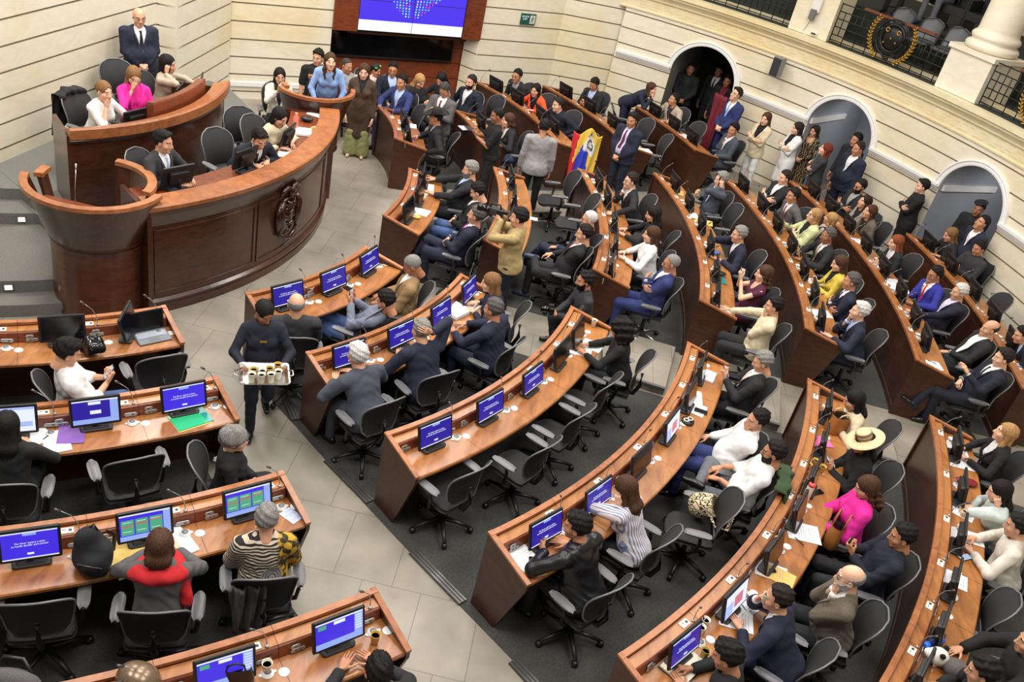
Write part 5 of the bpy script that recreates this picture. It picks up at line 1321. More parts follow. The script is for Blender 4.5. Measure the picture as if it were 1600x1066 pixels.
    slv = {'suit': 1, 'blazer': 1, 'coat': 1, 'sweater': 1, 'shirt': 1, 'roll': .72, 'tee': .42, 'tank': .18, 'dress': 1, 'poncho': 1, 'cropped': .62}[kind]
    th = {'suit': .014, 'blazer': .015, 'coat': .02, 'sweater': .014, 'shirt': .010, 'roll': .010, 'tee': .009, 'tank': .006, 'dress': .008, 'poncho': .02, 'cropped': .012}[kind]
    sr = {'suit': (.066, .054, .042), 'blazer': (.062, .052, .042), 'coat': (.068, .058, .050), 'sweater': (.064, .054, .042), 'shirt': (.062, .052, .040), 'roll': (.062, .054, .048), 'tee': (.064, .058, .05), 'tank': (.055, .05, .04), 'dress': (.055, .046, .036), 'poncho': (.085, .075, .06), 'cropped': (.064, .056, .05)}[kind]
    if fem: sr = tuple(v * .88 for v in sr)
    sr = tuple(v * (1 + (g - 1) * .5) for v in sr)
    openv = kind in ('suit', 'blazer', 'coat') and len(top) > 2 and top[2] is not None
    v0 = .20 if kind == 'suit' else .06 if kind == 'coat' else .12
    if len(top) > 4: v0 = top[4]
    vs = .30 if not (kind == 'blazer') else .26
    hem = .115 if not stand else -.02
    def vcut(q):
        wv_ = np.clip((q[:, 2] - v0) * vs, -.05, .085)
        if len(top) > 5: wv_ = np.full(len(q), top[5])
        return np.maximum(np.maximum(np.abs(q[:, 0]) - wv_, v0 - q[:, 2]), .015 - q[:, 1])
    def neckhole(q, r=.060): return rc(q, (0, -.02, TL - .02), (0, .03, TL + .12), r, r + .01)
    def skirt_d(p, long=False):
        if stand:
            e_ = .30 if not long else .16
            return sun(.05, *[rc(p, hips[sg] + [0, 0, 0], np.array([sg * .075, .02, e_]), .12, .135 if not long else .155) for sg in (-1, 1)])
        return sun(.06, *[rc(p, hips[sg], L[sg][0] + [0, .0, -.0], .115 * w, .09) for sg in (-1, 1)], rc(p, (0, .05, thz), (0, .40, thz - .01), .10, .09))
    def upper(p):
        d, q = torso(p, th, True)
        sl = sleeve(p, *sr, upto=slv)
        d = smin(d, sl, .035) + wrinkle(p)
        if kind == 'coat':
            d = smin(d, sun(.06, *[rc(p, hips[sg], (np.array([sg * .08, -.01, .42]) if stand else L[sg][0] * [1, .8, 1]), .115, .125) for sg in (-1, 1)]), .05)
        if kind == 'dress' or kind == 'poncho' and False: d = smin(d, skirt_d(p), .05)
        if kind == 'suit' and not stand:   # jacket skirts over the thighs
            d = smin(d, sun(.05, *[rc(p, hips[sg], hips[sg] + (L[sg][0] - hips[sg]) * .28, .098 * w, .092) for sg in (-1, 1)]), .04)
        if openv: d = smax(d, -vcut(q), .006)
        d = smax(d, -neckhole(q, .058 if kind not in ('tank', 'dress', 'tee', 'roll', 'shirt') else .068 if kind in ('tank', 'dress') else .050), .006)
        if kind in ('tank', 'dress') and fem: d = smax(d, -ell(q, (0, .10, TL - .01), (.085, .09, .085)), .008)
        if kind in ('suit', 'blazer') and openv:
            for sg in (-1, 1):
                a = T(sg * (TL - .05 - v0) * vs, .05, TL - .05) ; b_ = T(sg * .012, .125 * g, v0 + .01)
        if stand and kind not in ('coat', 'dress'): d = smax(d, -(q[:, 2] - (-.14 if kind in ('suit', 'blazer') else -.08)), .01)
        return d
    def inner(p):
        d, q = torso(p, -.004)
        d = smax(d, -(q[:, 2] + (.02 if stand else .0)), .01)
        col_ = np.abs(rc(q, (0, -.022, TL + .0), (0, .012, TL + .062), .055, .056)) - .006
        col_ = smax(col_, np.abs((q - (0, 0, TL + .03)) @ np.array([0, .45, .9])) - .028, .004)
        d = smin(d, col_, .008)
        return d
    allp = [HC] + [T(x, y, u) for x in (-.2, .2) for y in (-.15, .18) for u in (-.16, TL)] + [a[k] for a in arms.values() for k in (0, 1)]
    lo = np.min(allp, 0) - .13; hi = np.max(allp, 0) + .10
    if kind in ('coat', 'dress', 'suit') or skirt: 
        lp = [L[sg][0] for sg in (-1, 1)]
        if stand: lo[2] = min(lo[2], .1 if kind != 'suit' else .6)
        else: lo = np.minimum(lo, np.min(lp, 0) - .16); hi = np.maximum(hi, np.max(lp, 0) + .15)
    hi2 = hi.copy(); hi2[2] = max(NB[2] + .12, max(a[1][2] for a in arms.values()) + .1, max(a[0][2] for a in arms.values()) + .1)
    # ------------ root object: the body itself, one continuous skin
    armr = (.030, .028, .024) if slv >= 1 else ((.050, .042, .027) if not fem else (.044, .036, .024))
    neckr = (.058, .054) if not fem else (.048, .045)
    def bodyf(p):
        d = rc(p, T(0, -.018, TL - .05), HC + HRm @ np.array([0, -.018, -.065]), neckr[0] * (1 + (g - 1) * .5), neckr[1] * (1 + (g - 1) * .5))
        d = smin(d, rc(p, T(0, -.01, .05), T(0, -.01, TL - .12), .075, .085), .05)
        d = smin(d, rc(p, Sh[-1], Sh[1], .045, .045), .04)
        if kind in ('tank', 'dress', 'tee', 'roll', 'cropped') or (openv and top[2] == 'skin'):
            t0, _ = torso(p, -.006); d = smin(d, t0, .03)
        for sg in (-1, 1):
            E_, W = arms[sg][0], arms[sg][1]
            a = smin(rc(p, Sh[sg], E_, armr[0], armr[1]), rc(p, E_, W, armr[1] * .98, armr[2] if slv < 1 else .0235), .015); d = smin(d, a, .02)
            if not cutlegs: d = smin(d, smin(rc(p, hips[sg], L[sg][0], .055, .050), rc(p, L[sg][0], L[sg][1], .048 if bare else .040, .036), .02), .03)
        return d
    lo_b = np.minimum(lo, np.min([L[sg][1] for sg in (-1, 1)], 0) - .08); hi_b = np.maximum(hi2, np.max([L[sg][0] for sg in (-1, 1)], 0) + .1)
    hb = hj if (slv < 1 or bare) else max(hj, .0125)
    V, Q = mesh_sdf(bodyf, lo_b, hi_b, hb); MI = [np.zeros(len(Q), np.int32)]; VV = [V]; QQ = [Q]; n = len(V)
    hv, hq, hm = head_mesh(fem, hh_)
    sc_h = np.array([1.04 if fem else 1.06 * (1 + (g - 1) * .12), 1.07, 1.04 if fem else 1.07])
    VV.append(HC + (hv * sc_h) @ HRm.T); QQ.append(hq + n); MI.append(hm); n += len(hv)
    for sg in (-1, 1):
        E_, W, f, nn, hp_ = arms[sg]
        kv, kq = hand_mesh(hp_, hands_h); y = nrm(f); z = -(nn - y * (nn @ y)); z = nrm(z); x = np.cross(y, z)
        kv = kv * (np.array([sg, 1, 1])) * (.92 if fem else 1.0); M = np.c_[x, y, z]
        VV.append(W + y * .035 + kv @ M.T); QQ.append((kq if sg > 0 else kq[:, ::-1]) + n); MI.append(np.zeros(len(kq), np.int32)); n += len(kv)
    fmul = lambda c, k: tuple(v * k for v in c[:3]) + (1,)
    sc_ = SKIN[skin]; lipm = mat('lips %d %s' % (skin, fem), (sc_[0] * .75, sc_[1] * .42, sc_[2] * .42, 1) if fem else (sc_[0] * .78, sc_[1] * .58, sc_[2] * .56, 1), .4)
    hc = hair[1] if hair else 'dark'; browm = hair_m('dark' if hc in ('blond', 'light', 'ginger', 'red', 'brown', 'dark', 'black') else 'grey')
    def mk(name, V, Q, mats, parent, mi=None, lab=None):
        o = mesh_obj(name, np.asarray(V) * hs, np.asarray(Q), mats, parent, mi, True)
        if lab: o['label'] = lab
        return o
    o = mk('person', np.concatenate(VV), np.concatenate(QQ), [skin_m(skin), lipm, browm, M_EYEW, M_IRIS], None, np.concatenate(MI))
    o.location = (root[0], root[1], zf); o.rotation_euler = (0, 0, rz)
    label = short + ((' ' + rest) if rest else '')
    tag(o, label, 'person', group)
    # ------------ clothes and hair
    nmtop = {'suit': 'suit_jacket', 'blazer': 'blazer', 'coat': 'coat', 'sweater': 'sweater', 'shirt': 'shirt', 'roll': 'shirt', 'tee': 't_shirt', 'tank': 'top', 'dress': 'dress', 'poncho': 'blouse', 'cropped': 'cardigan'}[kind]
    V, Q = mesh_sdf(upper, lo, hi2, hj); mk(nmtop, V, Q, cloth(tcol, fabric), o)
    if openv or kind == 'sweater' and len(top) > 2 and top[2]:
        icol = top[2]
        if icol != 'skin':
            V, Q = mesh_sdf(inner, lo, hi2, hj * .9); mk('shirt' if not fem else 'blouse', V, Q, cloth(icol), o)
            if kind == 'suit':
                for sg in (-1, 1):
                    E_, W = arms[sg][0], arms[sg][1]; cb = MB(); cb.tube([(W + (E_ - W) * t_) * hs for t_ in (.14, .05, -.04)], [.036, .038, .037], 10); cb.build('shirt_cuff', cloth(icol), o)
    elif kind in ('shirt', 'roll'):
        def colr(p):
            q = np.stack([(p - Pv) @ X, (p - Pv) @ F, (p - Pv) @ U], 1); c_ = np.abs(rc(q, (0, -.022, TL + .0), (0, .012, TL + .062), .058, .06)) - .007
            c_ = smax(c_, np.abs((q - (0, 0, TL + .03)) @ np.array([0, .45, .9])) - .026, .004); return smax(c_, -np.maximum(np.abs(q[:, 0]) - .02, .02 - q[:, 1]), .004)
        V, Q = mesh_sdf(colr, NB - .14, NB + .14, .007); mk('collar', V, Q, cloth(tcol, fabric), o)
    if len(top) > 3 and top[3]:
        us = np.linspace(TL - .005, .17 if kind == 'suit' else .24, 9); P_ = []
        for u in us:
            ys = np.arange(.30, .0, -.004); pts = np.array([T(0, y, u) for y in ys]); dd = inner(pts); k = np.argmax(dd < .003); P_.append(T(0, ys[k] + .004, u))
        wd = [.020, .014, .018, .021, .024, .027, .030, .033, .036]; V = []
        for p, ww in zip(P_, wd):
            for x, y in ((-ww, 0), (-ww * .3, .006), (ww * .3, .006), (ww, 0), (ww, -.008), (-ww, -.008)): V.append(p + X * x + F * y)
        F_ = [(i * 6 + j, i * 6 + (j + 1) % 6, (i + 1) * 6 + (j + 1) % 6, (i + 1) * 6 + j) for i in range(8) for j in range(6)]
        mesh_obj('necktie', np.array(V) * hs, np.array(F_), cloth(top[3]), o, None, False)
    if openv and kind in ('suit', 'blazer') and len(top) <= 5:
        mb = MB()
        for sg in (-1, 1):
            P_ = []
            for u in np.linspace(TL - .03, v0 + .005, 8):
                x = sg * (min((u - v0) * vs, .085) + .012); ys = np.arange(.32, -.1, -.004); pts = np.array([T(x, y, u) for y in ys]); dd = upper(pts); k = np.argmax(dd < .001)
                P_.append(T(x + sg * .012, ys[k] if dd[k] < .001 else .05, u))
            mb.tube([p * hs for p in P_], [.010, .016, .022, .024, .022, .018, .012, .005], 6, flat=.45)
        mb.build('lapel', cloth(tcol, fabric), o)
    if not cutlegs:
        bcol = bottom or (tcol if kind in ('suit',) else 'dark'); bfab = 'plain'
        lo_l = np.min([hips[1], hips[-1], L[1][0], L[-1][0], L[1][1], L[-1][1]], 0) - .20; hi_l = np.max([hips[1], hips[-1], L[1][0], L[-1][0], L[1][1], L[-1][1]], 0) + .18
        if skirt:
            V, Q = mesh_sdf(lambda p: skirt_d(p, skirt == 'long') + wrinkle(p), lo_l, hi_l, hj); mk('skirt', V, Q, cloth(bcol), o)
        elif kind != 'dress':
            wide = bottom in ('khaki',)
            def lower(p):
                d, q = torso(p, .006); d = smax(d, q[:, 2] - .04, .02)
                for sg in (-1, 1):
                    a = rc(p, hips[sg], L[sg][0], .094 * w, .068 * (1 + (g - 1) * .4)); b_ = rc(p, L[sg][0], L[sg][1] + (L[sg][0] - L[sg][1]) * .02, .067 if not wide else .09, .052 if not wide else .125)
                    d = smin(d, smin(a, b_, .025), .03)
                return smax(d + wrinkle(p) * 1.1, .03 - p[:, 2] + 0 * p[:, 2], .006)
            V, Q = mesh_sdf(lower, lo_l, hi_l, hj * 1.15); mk('trousers', V, Q, cloth(bcol), o)
        for sg in (-1, 1):
            A = L[sg][1]; kd = nrm(np.array([sg * .10, 1, 0])); shin = nrm(L[sg][0] - A); tilt = 0
            fw = kd - shin * (kd @ shin) * (1 if A[2] > .15 else 0); fw = nrm(fw)
            def shoe(p):
                upv = np.array([0, 0, 1.0]) if A[2] < .15 else shin
                d = sun(.02, rc(p, A - fw * .045 - upv * .042, A + fw * .06 - upv * .045, .036, .038), rc(p, A + fw * .06 - upv * .048, A + fw * .155 - upv * .056, .040, .030), rc(p, A, A - upv * .03, .040, .040))
                return smax(d, -((p - A) @ upv + .080), .004)
            V, Q = mesh_sdf(shoe, A - .24, A + .24, max(.009, hj)); mk('shoe', V, Q, M_SHOE if shoes == 'black' else mat('shoe ' + shoes, srgb(*{'white': (220, 216, 210), 'brown': (92, 60, 40), 'nude': (206, 170, 144), 'blue': (50, 60, 84)}[shoes]), .4), o)
    if hair and hair[0]:
        V, Q = hair_mesh(hair[0], hh_); mk('hair', HC + (V * sc_h) @ HRm.T, Q, hair_m(hair[1]), o)
    if beard:
        V, Q = beard_mesh(hh_); mk('beard', HC + (V * sc_h) @ HRm.T, Q, hair_m(beard), o)
    if glasses:
        mb = MB()
        for sg in (-1, 1):
            cx = np.array([sg * .033, .098, .006]); mb.tube([(HC + HRm @ (sc_h * (cx + [.024 * math.cos(t), -.006 * abs(math.cos(t)), .018 * math.sin(t)]))) * hs for t in np.linspace(0, 2 * PI, 13)], .0024, 5, 0, False)
            if glasses == 'sun': mb.lathe([(.001, .001), (.022, 0)], 10, (HC + HRm @ (cx * sc_h)) * hs, 1, HRm @ rotx(-PI / 2))
            mb.tube([(HC + HRm @ (np.array(q) * sc_h)) * hs for q in ((sg * .057, .092, .010), (sg * .077, .05, .010), (sg * .082, -.005, .006))], .0022, 5)
        mb.tube([(HC + HRm @ (np.array(q) * sc_h)) * hs for q in ((-.010, .103, .009), (.010, .103, .009))], .0024, 5)
        mb.build('spectacles', [M_GLASS, M_LENS], o)
    W2 = lambda p: (np.array([root[0], root[1], zf]) + Rz @ (np.asarray(p) * hs))
    info = dict(lean=lean, obj=o, T=T, arms=arms, HC=HC, HR=HRm, W2=W2, Rz=Rz, root=root, label=label, short=short, X=X, F=F, U=U, L=L, rz=rz, h=hj, scale=hs)
    # ------------ held things and the chair
    def hold(sg): E_, W, f, n_, _ = arms[sg]; return W + f * .115 + n_ * .038, f, n_
    if phone:
        if phone in ('R', 'L'):
            c_, f, n_ = hold(1 if phone == 'R' else -1); z = -n_ if pose0 not in ('earR', 'earL') and 'ear' not in (sideL, sideR) else n_
            y = f; x = np.cross(y, z); phone_obj(W2(c_), Rz @ np.c_[x, y, z], 'smartphone held to the ear by the ' + short if 'ear' in (pose0[:3], sideL, sideR) else 'smartphone in the hand of the ' + short, not ('ear' in (pose0[:3], sideL, sideR)))
        else:
            c_ = (hold(1)[0] + hold(-1)[0]) / 2; y = nrm(U * .75 + F * .6); x = X; z = -np.cross(y, x); z = z if z @ (HC - c_) > 0 else -z
            x = np.cross(y, z); phone_obj(W2(c_), Rz @ np.c_[x, y, z], 'smartphone held with both hands by the ' + short, True, mat('red phone case', srgb(214, 40, 40), .4) if phone == 'red' else None)
    if cup:
        c_, f, n_ = hold(1 if cup == 'R' else -1); q = W2(c_ + n_ * .005); cup_obj((q[0], q[1], q[2] - .05), 'paper cup in the hand of the ' + short)
    if chair and not stand:
        info['chair'] = put_chair(root[0], root[1], rz + rad(chairyaw), 'dark mesh office chair in which the %s sits' % short, None, zf, chrome=(chair == 'chrome'))
    PEOPLE.append(info)
    return info
# ---------------------------------------------------------------- everyone in the hall
def K(key, px, py, d=0.0):
    """body heading of somebody at a desk of this row: towards the centre of the block"""
    p = at(px, py, 1.2); c = CEN[key[0]]
    return math.degrees(math.atan2(c[1] - p[1], c[0] - p[0])) + d
def hat_on(info, kind):
    HC, HR, o = info['HC'] * info['scale'], info['HR'], info['obj']
    Mh = HR @ rotx(rad(-8)); c = HC + HR @ np.array([0, -.012, .075])
    if kind == 'straw':
        mb = MB(); mb.lathe([(.001, .085), (.062, .083), (.078, .07), (.088, .0), (.095, -.008), (.16, -.016), (.205, -.02), (.205, -.026), (.16, -.022), (.09, -.014), (.08, .0)], 36, c, 0, Mh)
        h = mb.build('straw_hat', mat('plaited straw', srgb(216, 194, 150), .8, var=.25, scale=90, bump=.6), o)
        b = MB(); b.lathe([(.0895, .0), (.0915, .005), (.090, .022), (.087, .026)], 36, c, 0, Mh)
        for z in (.040, .052, .064): b.lathe([(.0815 + (.07 - z) * .15, z), (.084 + (.07 - z) * .15, z + .003), (.0815 + (.07 - z) * .15, z + .006)], 36, c, 0, Mh)
        b.build('hat_band', mat('brown straw band', srgb(126, 104, 72), .8), h)
    elif kind == 'cowboy':
        V = []; n = 36; prof = [(.001, .10), (.05, .105), (.075, .09), (.086, .02), (.09, 0), (.13, -.004), (.19, .004), (.19, -.002), (.13, -.010), (.085, -.008)]
        for r, z in prof:
            for j in range(n):
                t = 2 * PI * j / n; lift = .05 * math.cos(t) ** 2 * max(0, (r - .09) / .1) - .012 * (1 - math.cos(t) ** 2) * max(0, (r - .09) / .1)
                V.append(c + Mh @ np.array([r * math.cos(t) * .95, r * math.sin(t) * 1.12, z + lift - (.02 if z > .09 and abs(math.cos(t)) < .5 else 0)]))
        MB().add(V, [(i * n + j, i * n + (j + 1) % n, (i + 1) * n + (j + 1) % n, (i + 1) * n + j) for i in range(len(prof) - 1) for j in range(n)], 0, True).build('cowboy_hat', mat('black felt', srgb(20, 18, 19), .8), o)
    elif kind == 'beret':
        MB().lathe([(.001, .06), (.07, .062), (.112, .045), (.118, .03), (.10, .016), (.090, .01), (.088, -.004), (.08, -.004)], 28, c + HR @ np.array([.012, -.01, .012]), 0, Mh @ roty(rad(10))).build('beret', mat('black felt', srgb(20, 18, 19), .8), o)
    elif kind == 'cap':
        mb = MB(); mb.lathe([(.001, .055), (.04, .05), (.075, .02), (.092, -.02), (.088, -.022)], 28, c, 0, Mh); h = mb.build('cap', mat('black cap cloth', srgb(18, 20, 20), .7), o)
        b = MB(); b.box(c + HR @ np.array([-.06, .05, .02]), (.06, .012, .03), 0, 0, HR @ rotz(rad(40)) @ rotx(rad(-30))); b.box(c + HR @ np.array([.06, .05, .0]), (.05, .012, .02), 0, 0, HR @ rotz(rad(-40))); b.build('cap_badge', mat('lime badge', srgb(150, 230, 90), .5), h)

# ---- presidency
person(217, 27, -48, 's_clasp', 'bald man in a navy suit', 'standing against the stone wall, hands clasped', top=('suit', 'navy', 'white', 'black'), hair=None, g=1.14, glasses=True, zf=.64, skin=1)
person(163, 143, -18, 'deskfwd', 'woman in a white cardigan', 'with a bun, at the end of the raised desk', top=('cropped', 'white'), hair=('bun', 'light'), skin=0, fem=True, zf=.64, lean=16, hy=-6, sideR='chin', hp=4, chair=False)
person(209, 119, -52, 'cup', 'woman in a hot pink blazer', 'drinking from a small white cup', top=('blazer', 'pink', 'pink', None), hair=('wavy', 'light'), skin=1, fem=True, zf=.64, hp=22, cup='R', chair=False)
person(262, 100, 5, 'earR', 'woman in a beige jacket', 'with long black hair, on the phone', top=('blazer', 'beige', 'cream', None), hair=('verylong', 'black'), skin=1, fem=True, zf=.64, lean=8, sideL='far', phone='R')
person(255, 222, -8, 'desk', 'man with a pale blue tie', 'in charcoal at the near end of the rostrum', top=('suit', 'charcoal', 'white', 'skyblue'), hair=('side', 'black'), skin=1, zf=.64, lean=10, hy=8)
person(405, 217, -38, 'read', 'man writing at the rostrum', 'in a dark navy suit, head bowed', top=('suit', 'darknavy', 'white', 'dark'), hair=('side', 'black'), skin=1, zf=.64, lean=36, hp=30, chair=False)
person(437, 183, -22, 'typing', 'woman in a cream sweater', 'with long black hair at the rostrum', top=('sweater', 'cream'), hair=('verylong', 'black'), skin=1, fem=True, zf=.64, lean=24, hp=24)
person(437, 119, -62, 'phoneup', 'woman filming with her phone', 'in a white blouse and black waistcoat', top=('blazer', 'offwhite', 'dark', None), hair=('long', 'black'), skin=1, fem=True, zf=.2, lean=0, sideL='lap', phone='R')
person(497, 90, -60, 's_down', 'man in black half hidden', 'behind the woman in the blue shirt', top=('tee', 'black'), hair=('side', 'black'), skin=1, hy=-40)
person(516, 96, -72, 's_lean', 'woman in a light blue shirt', 'leaning smiling over the round booth', top=('shirt', 'skyblue'), bottom='jeans', hair=('wavy', 'brown'), skin=0, fem=True, zf=.62, lean=24, hp=-4, hy=8)
person(542, 103, -70, 'lap', 'man in a light grey polo', 'with cropped hair, sitting behind the booth', top=('roll', 'lightgrey'), hair=('buzz', 'darkgrey'), skin=2, hy=38, lean=0)
person(569, 112, -82, 's_down', 'woman in a long brown coat', 'and wide olive trousers standing in the open floor', top=('coat', 'brown', 'dark', None, .28), bottom='khaki', hair=('long', 'brown'), skin=0, fem=True, shoes='nude', s=1.03)
i_ = person(587, 110, -20, 'lap', 'woman in a black cap', 'and pale pink top behind the brown coat', top=('shirt', 'palepink'), hair=('pony', 'black'), skin=2, fem=True, lean=6, s=.9); hat_on(i_, 'cap')
person(614, 109, -62, 'lap', 'man with glasses in a dark suit', 'seated under the dark television', top=('suit', 'darknavy', 'paleblue', None), hair=('short', 'black'), skin=2, glasses=True, lean=0, hy=-20)
# ---- far block
person(628, 129, -118, 'desk', 'man in a blue suit', 'and pale shirt behind the cowboy hat desk', top=('suit', 'blue', 'paleblue', None), hair=('short', 'black'), skin=2, lean=2, hp=4)
person(656, 127, -42, 'phone', 'blond woman in black', 'looking down under the television', top=('sweater', 'black'), hair=('long', 'blond'), skin=1, fem=True, hp=24)
person(690, 124, -115, 'deskfwd', 'woman with loose black hair', 'in dark clothes bending forward under the television', top=('sweater', 'dark'), hair=('long', 'black'), skin=1, fem=True, lean=22, hp=32, chair=False)
person(695, 141, -112, 's_phone', 'man in a grey suit', 'with a dark red tie standing with head bowed', top=('suit', 'grey', 'white', 'wine'), hair=('recede', 'darkgrey'), skin=2, hp=36, s=.98)
i_ = person(681, 184, 190, 'desk', 'man in a black cowboy hat', 'and dark suit', top=('suit', 'dark', 'paleblue', None), hair=('buzz', 'dark'), skin=2, lean=2, hp=2, sideL='arms'); hat_on(i_, 'cowboy')
person(736, 129, -125, 'arms', 'man in a white T-shirt', 'under a navy suit, beard trimmed short', top=('suit', 'darknavy', 'white', None), hair=('short', 'dark'), skin=1, beard='dark', lean=-4, hp=2)
person(777, 181, 195, 's_phone', 'young man in a black T-shirt', 'standing with a phone in both hands', top=('tee', 'black'), hair=('buzz', 'black'), skin=3, hp=14, phone='B', bottom='dark')
person(794, 188, 200, 'chinR', 'pale woman in jeans', 'with a hand at her chin behind the black T-shirt', top=('blazer', 'dark', 'white', None), bottom='denim', hair=('bob', 'brown'), skin=0, fem=True)
person(808, 119, K('D3', 808, 119), 'lap', 'man with glasses and open collar', 'in a black suit behind the farthest desk', top=('suit', 'dark', 'lightgrey', None), hair=('short', 'black'), skin=2, glasses=True, hy=10)
person(837, 141, K('D3', 837, 141, 14), 'desk', 'woman in an orange jacket', 'with straight black hair', top=('blazer', 'orange', 'black', None), hair=('long', 'black'), skin=1, fem=True, hy=12)
person(872, 164, K('D3', 872, 164, 12), 'arms', 'man in a navy sweater', 'with a white collar behind a bright tablet screen', top=('sweater', 'darknavy', 'white'), hair=('side', 'dark'), skin=0, lean=-4, hy=-14, g=1.08)
person(850, 199, 98, 's_down', 'man in a light grey blazer', 'standing with his back turned in the aisle', top=('suit', 'lightgrey'), bottom='black', hair=('short', 'black'), skin=2, g=1.05)
person(929, 132, K('D4', 929, 132, 8), 'phone', 'man reading his phone', 'in a dark suit with pale blue shirt', top=('suit', 'dark', 'paleblue', None), hair=('short', 'black'), skin=2, hp=28, phone='B', lean=0)
person(1018, 139, -28, 's_bend', 'woman in a navy blazer bending', 'over to whisper beside the first arch', top=('blazer', 'navy'), hair=('long', 'brown'), skin=0, fem=True, lean=50, hp=0, bottom='navy')
person(1053, 156, K('D5', 1053, 156, 4), 'desk', 'man in a grey blazer', 'turning up to the whispering woman', top=('suit', 'beige', 'charcoal', None), hair=('short', 'black'), skin=2, hy=-18, hp=-2)
person(988, 188, -128, 's_clasp', 'man with a violet tie', 'and lilac shirt standing in a navy suit', top=('suit', 'navy', 'lilac', 'maroon', .06, .062), hair=('side', 'black'), skin=2, g=1.15, hy=6)
person(1150, 148, -138, 's_clasp', 'man with glasses in a blue suit', 'standing against the wall right of the first arch', s=1.06, top=('suit', 'blue', 'white', 'skyblue'), hair=('side', 'dark'), skin=0, glasses=True, hp=-10, g=1.0, hy=-10)
person(1146, 203, -158, 'chinR', 'man in a charcoal suit', 'with hand on chin below the man with glasses', top=('suit', 'slate', 'white', None), hair=('side', 'black'), skin=2, lean=0, hy=20)
person(1126, 122, -125, 's_down', 'man in a dark suit', 'standing deep in the shade of the first arch', place=tuple(pol(WC, WR + 1.35, 66.3)), top=('suit', 'dark', 'white', 'dark'), hair=('short', 'black'), skin=3)
person(1140, 128, -125, 's_down', 'man with a long red sash', 'standing in the shade of the first arch', place=tuple(pol(WC, WR + .75, 63.9)), top=('suit', 'black', 'wine', None), hair=('short', 'black'), skin=3)
person(1055, 116, -100, 's_clasp', 'guard in black', 'in shadow at the near jamb of the first arch', top=('suit', 'black', 'dark', None), hair=('short', 'black'), skin=3, place=tuple(pol(WC, WR + .72, 69.0)))
person(1197, 186, -140, 's_crossed', 'woman in a cream blazer', 'and white trousers standing with arms folded', top=('blazer', 'cream', 'black', None), bottom='white', hair=('long', 'brown'), skin=0, fem=True, hy=12, s=1.02, shoes='white')
person(1246, 201, -160, 's_crossed', 'woman in a long white coat', 'standing with arms folded by the second arch', top=('coat', 'white', 'black', None, .1), bottom='dark', hair=('long', 'dark'), skin=0, fem=True, hy=-8)
person(1273, 205, -140, 's_clasp', 'woman in a dark patterned dress', 'standing just inside the second arch', s=.93, top=('dress', 'patterned:flowers'), hair=('wavy', 'dark'), skin=1, fem=True)
person(1290, 234, 165, 's_crossed', 'woman with red hair', 'in a charcoal blazer in front of the second arch', top=('blazer', 'charcoal'), hair=('long', 'red'), skin=0, fem=True, hp=-8, hy=8)
person(1338, 219, -150, 's_down', 'dark-haired man in black', 'standing behind the man in the white shirt', top=('suit', 'dark', 'dark', None), hair=('short', 'black'), skin=2, s=1.03)
person(1341, 233, -150, 's_down', 'man in an open white shirt', 'and navy jacket under the second arch', top=('suit', 'navy', 'white', None), hair=('recede', 'dark'), skin=2, g=1.12, hy=-10, s=1.05)
# ---- middle block, first rows
person(735, 266, K('C1', 735, 266), 'desk', 'bearded grey-haired man', 'in a dark suit and pale shirt leaning back', top=('suit', 'dark', 'paleblue', None), hair=('side', 'grey'), beard='grey', skin=1, lean=-18, g=1.12, sideR='far', legs='stretch')
person(747, 300, K('C1', 747, 300, -4), 'clasp', 'man in blue jeans', 'and black jacket looking down', top=('suit', 'black', 'white', None), bottom='jeans', hair=('short', 'black'), skin=1, lean=-6, hp=28)
person(744, 337, K('C1', 744, 337, -2), 'clasp', 'man with a pink tie', 'in a navy suit, legs crossed', top=('suit', 'navy', 'white', 'pink'), hair=('short', 'salt'), skin=1, lean=-14, legs='crossR', hp=0)
CAMERAMAN = person(811, 341, 172, 's_cam', 'cameraman in a mustard sweater', 'standing with a video camera', top=('sweater', 'mustard', 'white'), bottom='darknavy', hair=('side', 'black'), skin=1, hp=6)
person(921, 343, K('C2', 921, 343, -2), 'chinR', 'white-haired man', 'in a navy suit resting his chin on his hand', top=('suit', 'navy', 'white', None), hair=('buzz', 'white'), skin=1, glasses=True, lean=-8, legs='crossL')
person(913, 366, K('C2', 913, 366, 4), 'chinL', 'man with one ankle on his knee', 'in a dark suit behind the cameraman', top=('suit', 'dark', 'white', 'wine'), hair=('short', 'black'), skin=1, lean=-16, legs='figL', sideR='arms', shoes='blue')
PHOTOG = person(914, 439, 195, 'camlow', 'bearded photographer', 'crouching with a camera against the desk end', top=('shirt', 'charcoal'), hair=('curly', 'black'), beard='black', skin=2, lean=12, legs='kneel', chair=False, seatz=.42)
person(986, 283, K('C3', 986, 283), 'chinR', 'man with glasses and white cuffs', 'in a dark suit pondering at the white-jacket desk', top=('suit', 'dark', 'white', None), hair=('short', 'dark'), skin=0, glasses=True, lean=-2, sideL='far')
person(1021, 335, K('C3', 1021, 335, -10), 'desk', 'woman with sleek black hair', 'in black behind the white jacket', top=('sweater', 'black'), hair=('long', 'black'), skin=1, fem=True, hp=18)
person(1018, 367, K('C3', 1018, 367), 'desk', 'woman in a white jacket', 'with long brown hair', top=('sweater', 'white'), hair=('verylong', 'brown'), skin=0, fem=True, lean=8, g=1.1)
person(1049, 412, K('C3', 1049, 412, 4), 'crossed', 'man with folded arms and glasses', 'in a blue suit at the aisle', top=('suit', 'blue', 'white', None), hair=('buzz', 'grey'), skin=2, glasses=True, lean=-10, g=1.08, chair='chrome')
